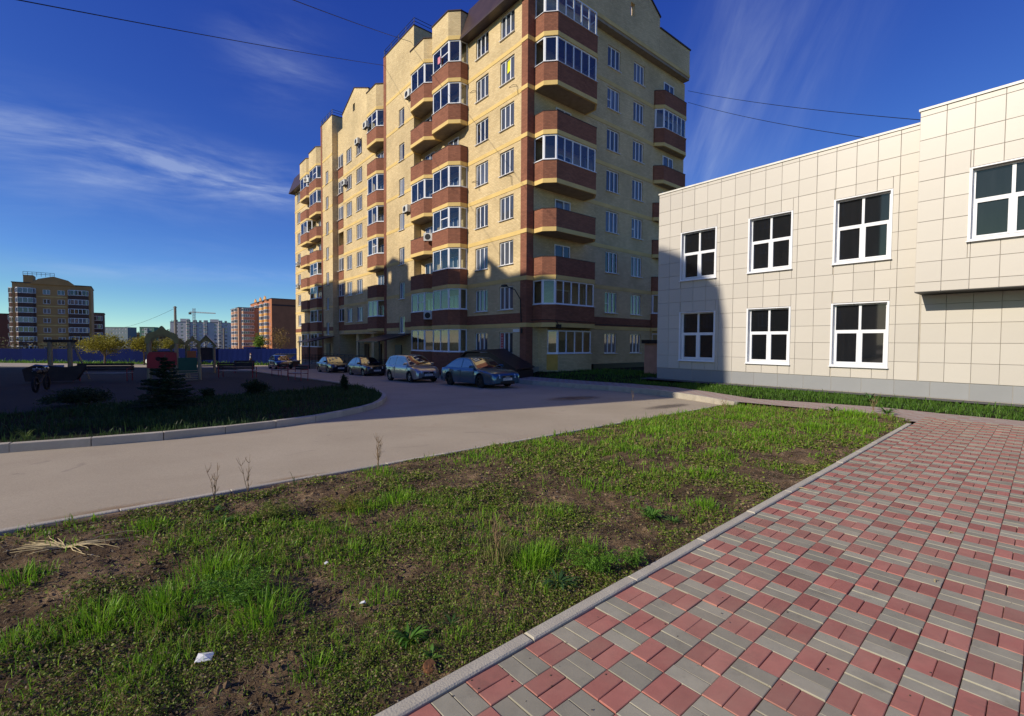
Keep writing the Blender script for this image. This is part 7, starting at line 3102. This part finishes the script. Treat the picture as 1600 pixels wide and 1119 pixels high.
def tree(name, label, x, y, z, h, rx, rz_, cz, c0, c1, nleaf, size, cat='tree', grp=None, trunk=0.12, seed=1, ncl=40, droop=False):
    t = thing(name, label, cat, (x, y, z), 0, grp)
    rg = random.Random(seed)
    b = MB()
    top = Vector((rg.uniform(-0.1, 0.1), rg.uniform(-0.1, 0.1), cz))
    b.tube([(0, 0, -0.2), (0.05, 0.02, cz * 0.4), top], [trunk, trunk * 0.8, trunk * 0.5], 8)
    for k in range(9):
        a = rg.uniform(0, 6.28)
        st = Vector((0.03, 0.01, cz * rg.uniform(0.35, 0.8)))
        e = Vector((math.cos(a) * rx * rg.uniform(0.5, 0.85), math.sin(a) * rx * rg.uniform(0.5, 0.85), cz + rz_ * rg.uniform(-0.2, 0.6)))
        b.tube([st, st.lerp(e, 0.5) + Vector((0, 0, 0.15 * rz_)), e], [trunk * 0.45, trunk * 0.3, trunk * 0.1], 5)
    b.build('trunk', M['bark'], t)
    V, F, C = crown(0, 0, cz, rx, rx, rz_, ncl, nleaf, size, c0, c1, 0.35, seed)
    link('crown', np_mesh('crown', V, F, 4, M['leafc'], {'Col': ('POINT', C)}), t)
    return t


YW0, YW1 = (0.20, 0.19, 0.02), (0.34, 0.30, 0.035)
tree('willow_tree', 'wide yellow-green young tree in front of the fence at left', -55.3, 63.6, zr(-55.3, 63.6), 4, 2.5, 1.15, 2.75, YW0, YW1, 5200, 0.12, grp='yellow-green trees by the fence', seed=2)
tree('willow_tree', 'yellow-green tree left of the play tower arch by the fence', -50.5, 64.3, zr(-50.5, 64.3), 3.8, 1.55, 0.95, 2.75, YW0, YW1, 3200, 0.12, grp='yellow-green trees by the fence', seed=4)
tree('willow_tree', 'pale yellow tree seen through the play tower arch', -52.0, 72.0, zr(-52, 72.0), 3.8, 1.5, 1.0, 2.8, YW0, YW1, 2600, 0.12, grp='yellow-green trees by the fence', seed=6)
tree('shrub_tree', 'bright green shrub above the fence before the orange block', -56.5, 105.0, -3.0, 5, 1.2, 1.8, 4.2, (0.13, 0.24, 0.02), (0.22, 0.32, 0.04), 1800, 0.17, grp='shrubs above the fence', seed=8)
tree('shrub_tree', 'thin orange-budded tree above the fence before the orange block', -52.5, 105.0, -3.0, 6, 2.6, 2.3, 4.9, (0.26, 0.15, 0.035), (0.34, 0.22, 0.06), 1300, 0.14, grp='shrubs above the fence', seed=9)
tree('shrub_tree', 'pale yellow bare tree beyond the fence below the tan block', -96.0, 110.0, -3.0, 6, 2.6, 1.0, 3.6, (0.26, 0.22, 0.08), (0.36, 0.3, 0.12), 900, 0.16, grp='shrubs above the fence', seed=10)


def spruce(x, y, z, h, r, label, seed=3):
    t = thing('spruce_tree', label, 'spruce', (x, y, z))
    rg = np.random.default_rng(seed)
    b = MB()
    b.tube([(0, 0, -0.1), (0, 0, h)], [0.06, 0.01], 7)
    Vc, Fc, Cc = [], [], []
    off_ = 0
    for lv in range(15):
        q = lv / 15
        zc = 0.08 + h * 0.93 * q
        rr = r * (1 - q) ** 0.9 + 0.05
        for k in range(int(13 - 6 * q)):
            a = rg.uniform(0, 6.28)
            L_ = rr * rg.uniform(0.75, 1.1)
            n = int(190 * (1 - q * 0.6))
            s = rg.random(n) ** 0.8
            side = rg.normal(0, 0.11 * L_ + 0.01, n) * (1 - 0.6 * s)
            px2 = np.cos(a) * L_ * s - np.sin(a) * side
            py2 = np.sin(a) * L_ * s + np.cos(a) * side
            pz2 = zc - 0.12 * L_ * s + 0.12 * s ** 2 * L_ + rg.normal(0, 0.015, n)
            V, F, C = leaf_quads(np.stack([px2, py2, pz2], -1), rg.uniform(0.025, 0.055, n), col_mix(n, (0.012, 0.03, 0.014), (0.035, 0.07, 0.03), 0.3, rg), 0.1, 0.22)
            Vc.append(V)
            Fc.append(F + off_)
            Cc.append(C)
            off_ += len(V)
            b.tube([(0, 0, zc), (math.cos(a) * L_ * 0.95, math.sin(a) * L_ * 0.95, zc)], [0.012, 0.004], 4)
    b.build('trunk', M['bark'], t)
    link('crown', np_mesh('crown', np.concatenate(Vc), np.concatenate(Fc), 4, M['leafc'], {'Col': ('POINT', np.concatenate(Cc))}), t)


spruce(-9.25, 12.5, zr(-9.25, 12.5) + 0.08, 1.5, 0.82, 'dark young spruce on the shaded verge in front of the play tower')


def bush(x, y, r, h, label, nleaf=6000, c0=(0.02, 0.04, 0.015), c1=(0.05, 0.08, 0.03), size=0.03, seed=5):
    z = zr(x, y) + 0.1
    t = thing('bush', label, 'bush', (x, y, z), 0, 'dark bushes on the verge')
    b = MB()
    rg = random.Random(seed)
    for k in range(9):
        a = rg.uniform(0, 6.28)
        b.tube([(0, 0, -0.05), (math.cos(a) * r * 0.3, math.sin(a) * r * 0.3, h * 0.5), (math.cos(a) * r * 0.7, math.sin(a) * r * 0.7, h * 0.85)], [0.012, 0.009, 0.004], 4)
    b.build('stems', M['bark'], t)
    V, F, C = crown(0, 0, h * 0.5, r, r, h * 0.5, 26, nleaf, size, c0, c1, 0.3, seed, 0.25)
    link('foliage', np_mesh('foliage', V, F, 4, M['leafc'], {'Col': ('POINT', C)}), t)


bush(-12.5, 13.5, 0.72, 0.5, 'wide low dark bush on the verge at the left', 9000)
bush(-9.28, 16.85, 0.44, 0.55, 'round dark bush on the verge right of the spruce')
bush(-10.15, 15.6, 0.2, 0.36, 'small dark shrub between spruce and round bush', 2500, seed=7)
bush(-6.95, 19.4, 0.15, 0.62, 'slim dark thuja at the tip of the verge', 4500, seed=9, size=0.022)
rosette(-8.45, 8.1, 0.3, 24, 'pale grassy weed at the road kerb of the shaded verge', (0.10, 0.17, 0.03), (0.2, 0.27, 0.06), 0.07, 1.7, z=zr(-8.45, 8.1) + 0.1, grp='pale weeds at the verge kerb')
rosette(-9.9, 7.4, 0.28, 20, 'pale tuft of weed at the far left of the verge kerb', (0.10, 0.17, 0.03), (0.2, 0.27, 0.06), 0.07, 1.5, z=zr(-9.9, 7.4) + 0.1, grp='pale weeds at the verge kerb')

# ---- wooded hills on the skyline
hx = np.linspace(-640, 40, 90)
top = np.interp(hx, [-640, -420, -364, -352, -338, -312, -290, -272, -266, -252, -235, -180, 40], [6, 7, 7.0, 9.5, 9.0, 7.0, 5.0, 9, 11.5, 8.0, 5, 3, 2]) + 1.2 * (fbm(hx * 0.08, hx * 0 + 1, 3, 3) - 0.5)
V = []
for k, x in enumerate(hx):
    V += [(x, 425, -8), (x, 440, top[k] * 0.55), (x, 470, top[k] * 0.95), (x, 560, top[k] * 0.9), (x, 700, -8)]
ii = (np.arange(len(hx) - 1)[:, None] * 5 + np.arange(4)[None]).ravel()
F = np.stack([ii, ii + 1, ii + 6, ii + 5], -1).ravel()
M['hill'] = soil_mat('hill_cover', (0.03, 0.035, 0.015), (0.06, 0.05, 0.03), (0.10, 0.075, 0.05), 0.08)
struct(link('hills', np_mesh('hills', np.array(V), F, 4, M['hill'])))
n = 9000
x = RNG.uniform(-430, -200, n)
yy = RNG.uniform(426, 475, n)
zt = np.interp(x, hx, top) * np.interp(yy, [425, 440, 470], [0.1, 0.6, 1.0])
z = zt + np.minimum(RNG.gamma(2, 0.6, n), 2.2) * (0.6 + fbm(x * 0.12, yy * 0.12, 2, 8))
V, F, C = leaf_quads(np.stack([x, yy, z], -1), RNG.uniform(0.5, 1.1, n), col_mix(n, (0.045, 0.045, 0.02), (0.11, 0.085, 0.045), 0.3), 0.0, 0.7)
tag(link('far_wood', np_mesh('far_wood', V, F, 4, M['leafc'], {'Col': ('POINT', C)})), 'brownish spring wood on the far hills', 'wood', kind='stuff')
n = 5000
x = RNG.uniform(-150, -60, n)
yy = RNG.uniform(90, 112, n)
xx0 = x
z = -3 + np.minimum(RNG.gamma(2.2, 0.7, n), 3.0) * (0.6 + 1.3 * fbm(x * 0.2, yy * 0.2, 2, 18))
V, F, C = leaf_quads(np.stack([x, yy, z], -1), RNG.uniform(0.15, 0.4, n), col_mix(n, (0.05, 0.05, 0.02), (0.12, 0.10, 0.05), 0.3), 0.0, 0.5)
tag(link('far_scrub', np_mesh('far_scrub', V, F, 4, M['leafc'], {'Col': ('POINT', C)})), 'brown scrub growing beyond the blue fence', 'scrub', kind='stuff')
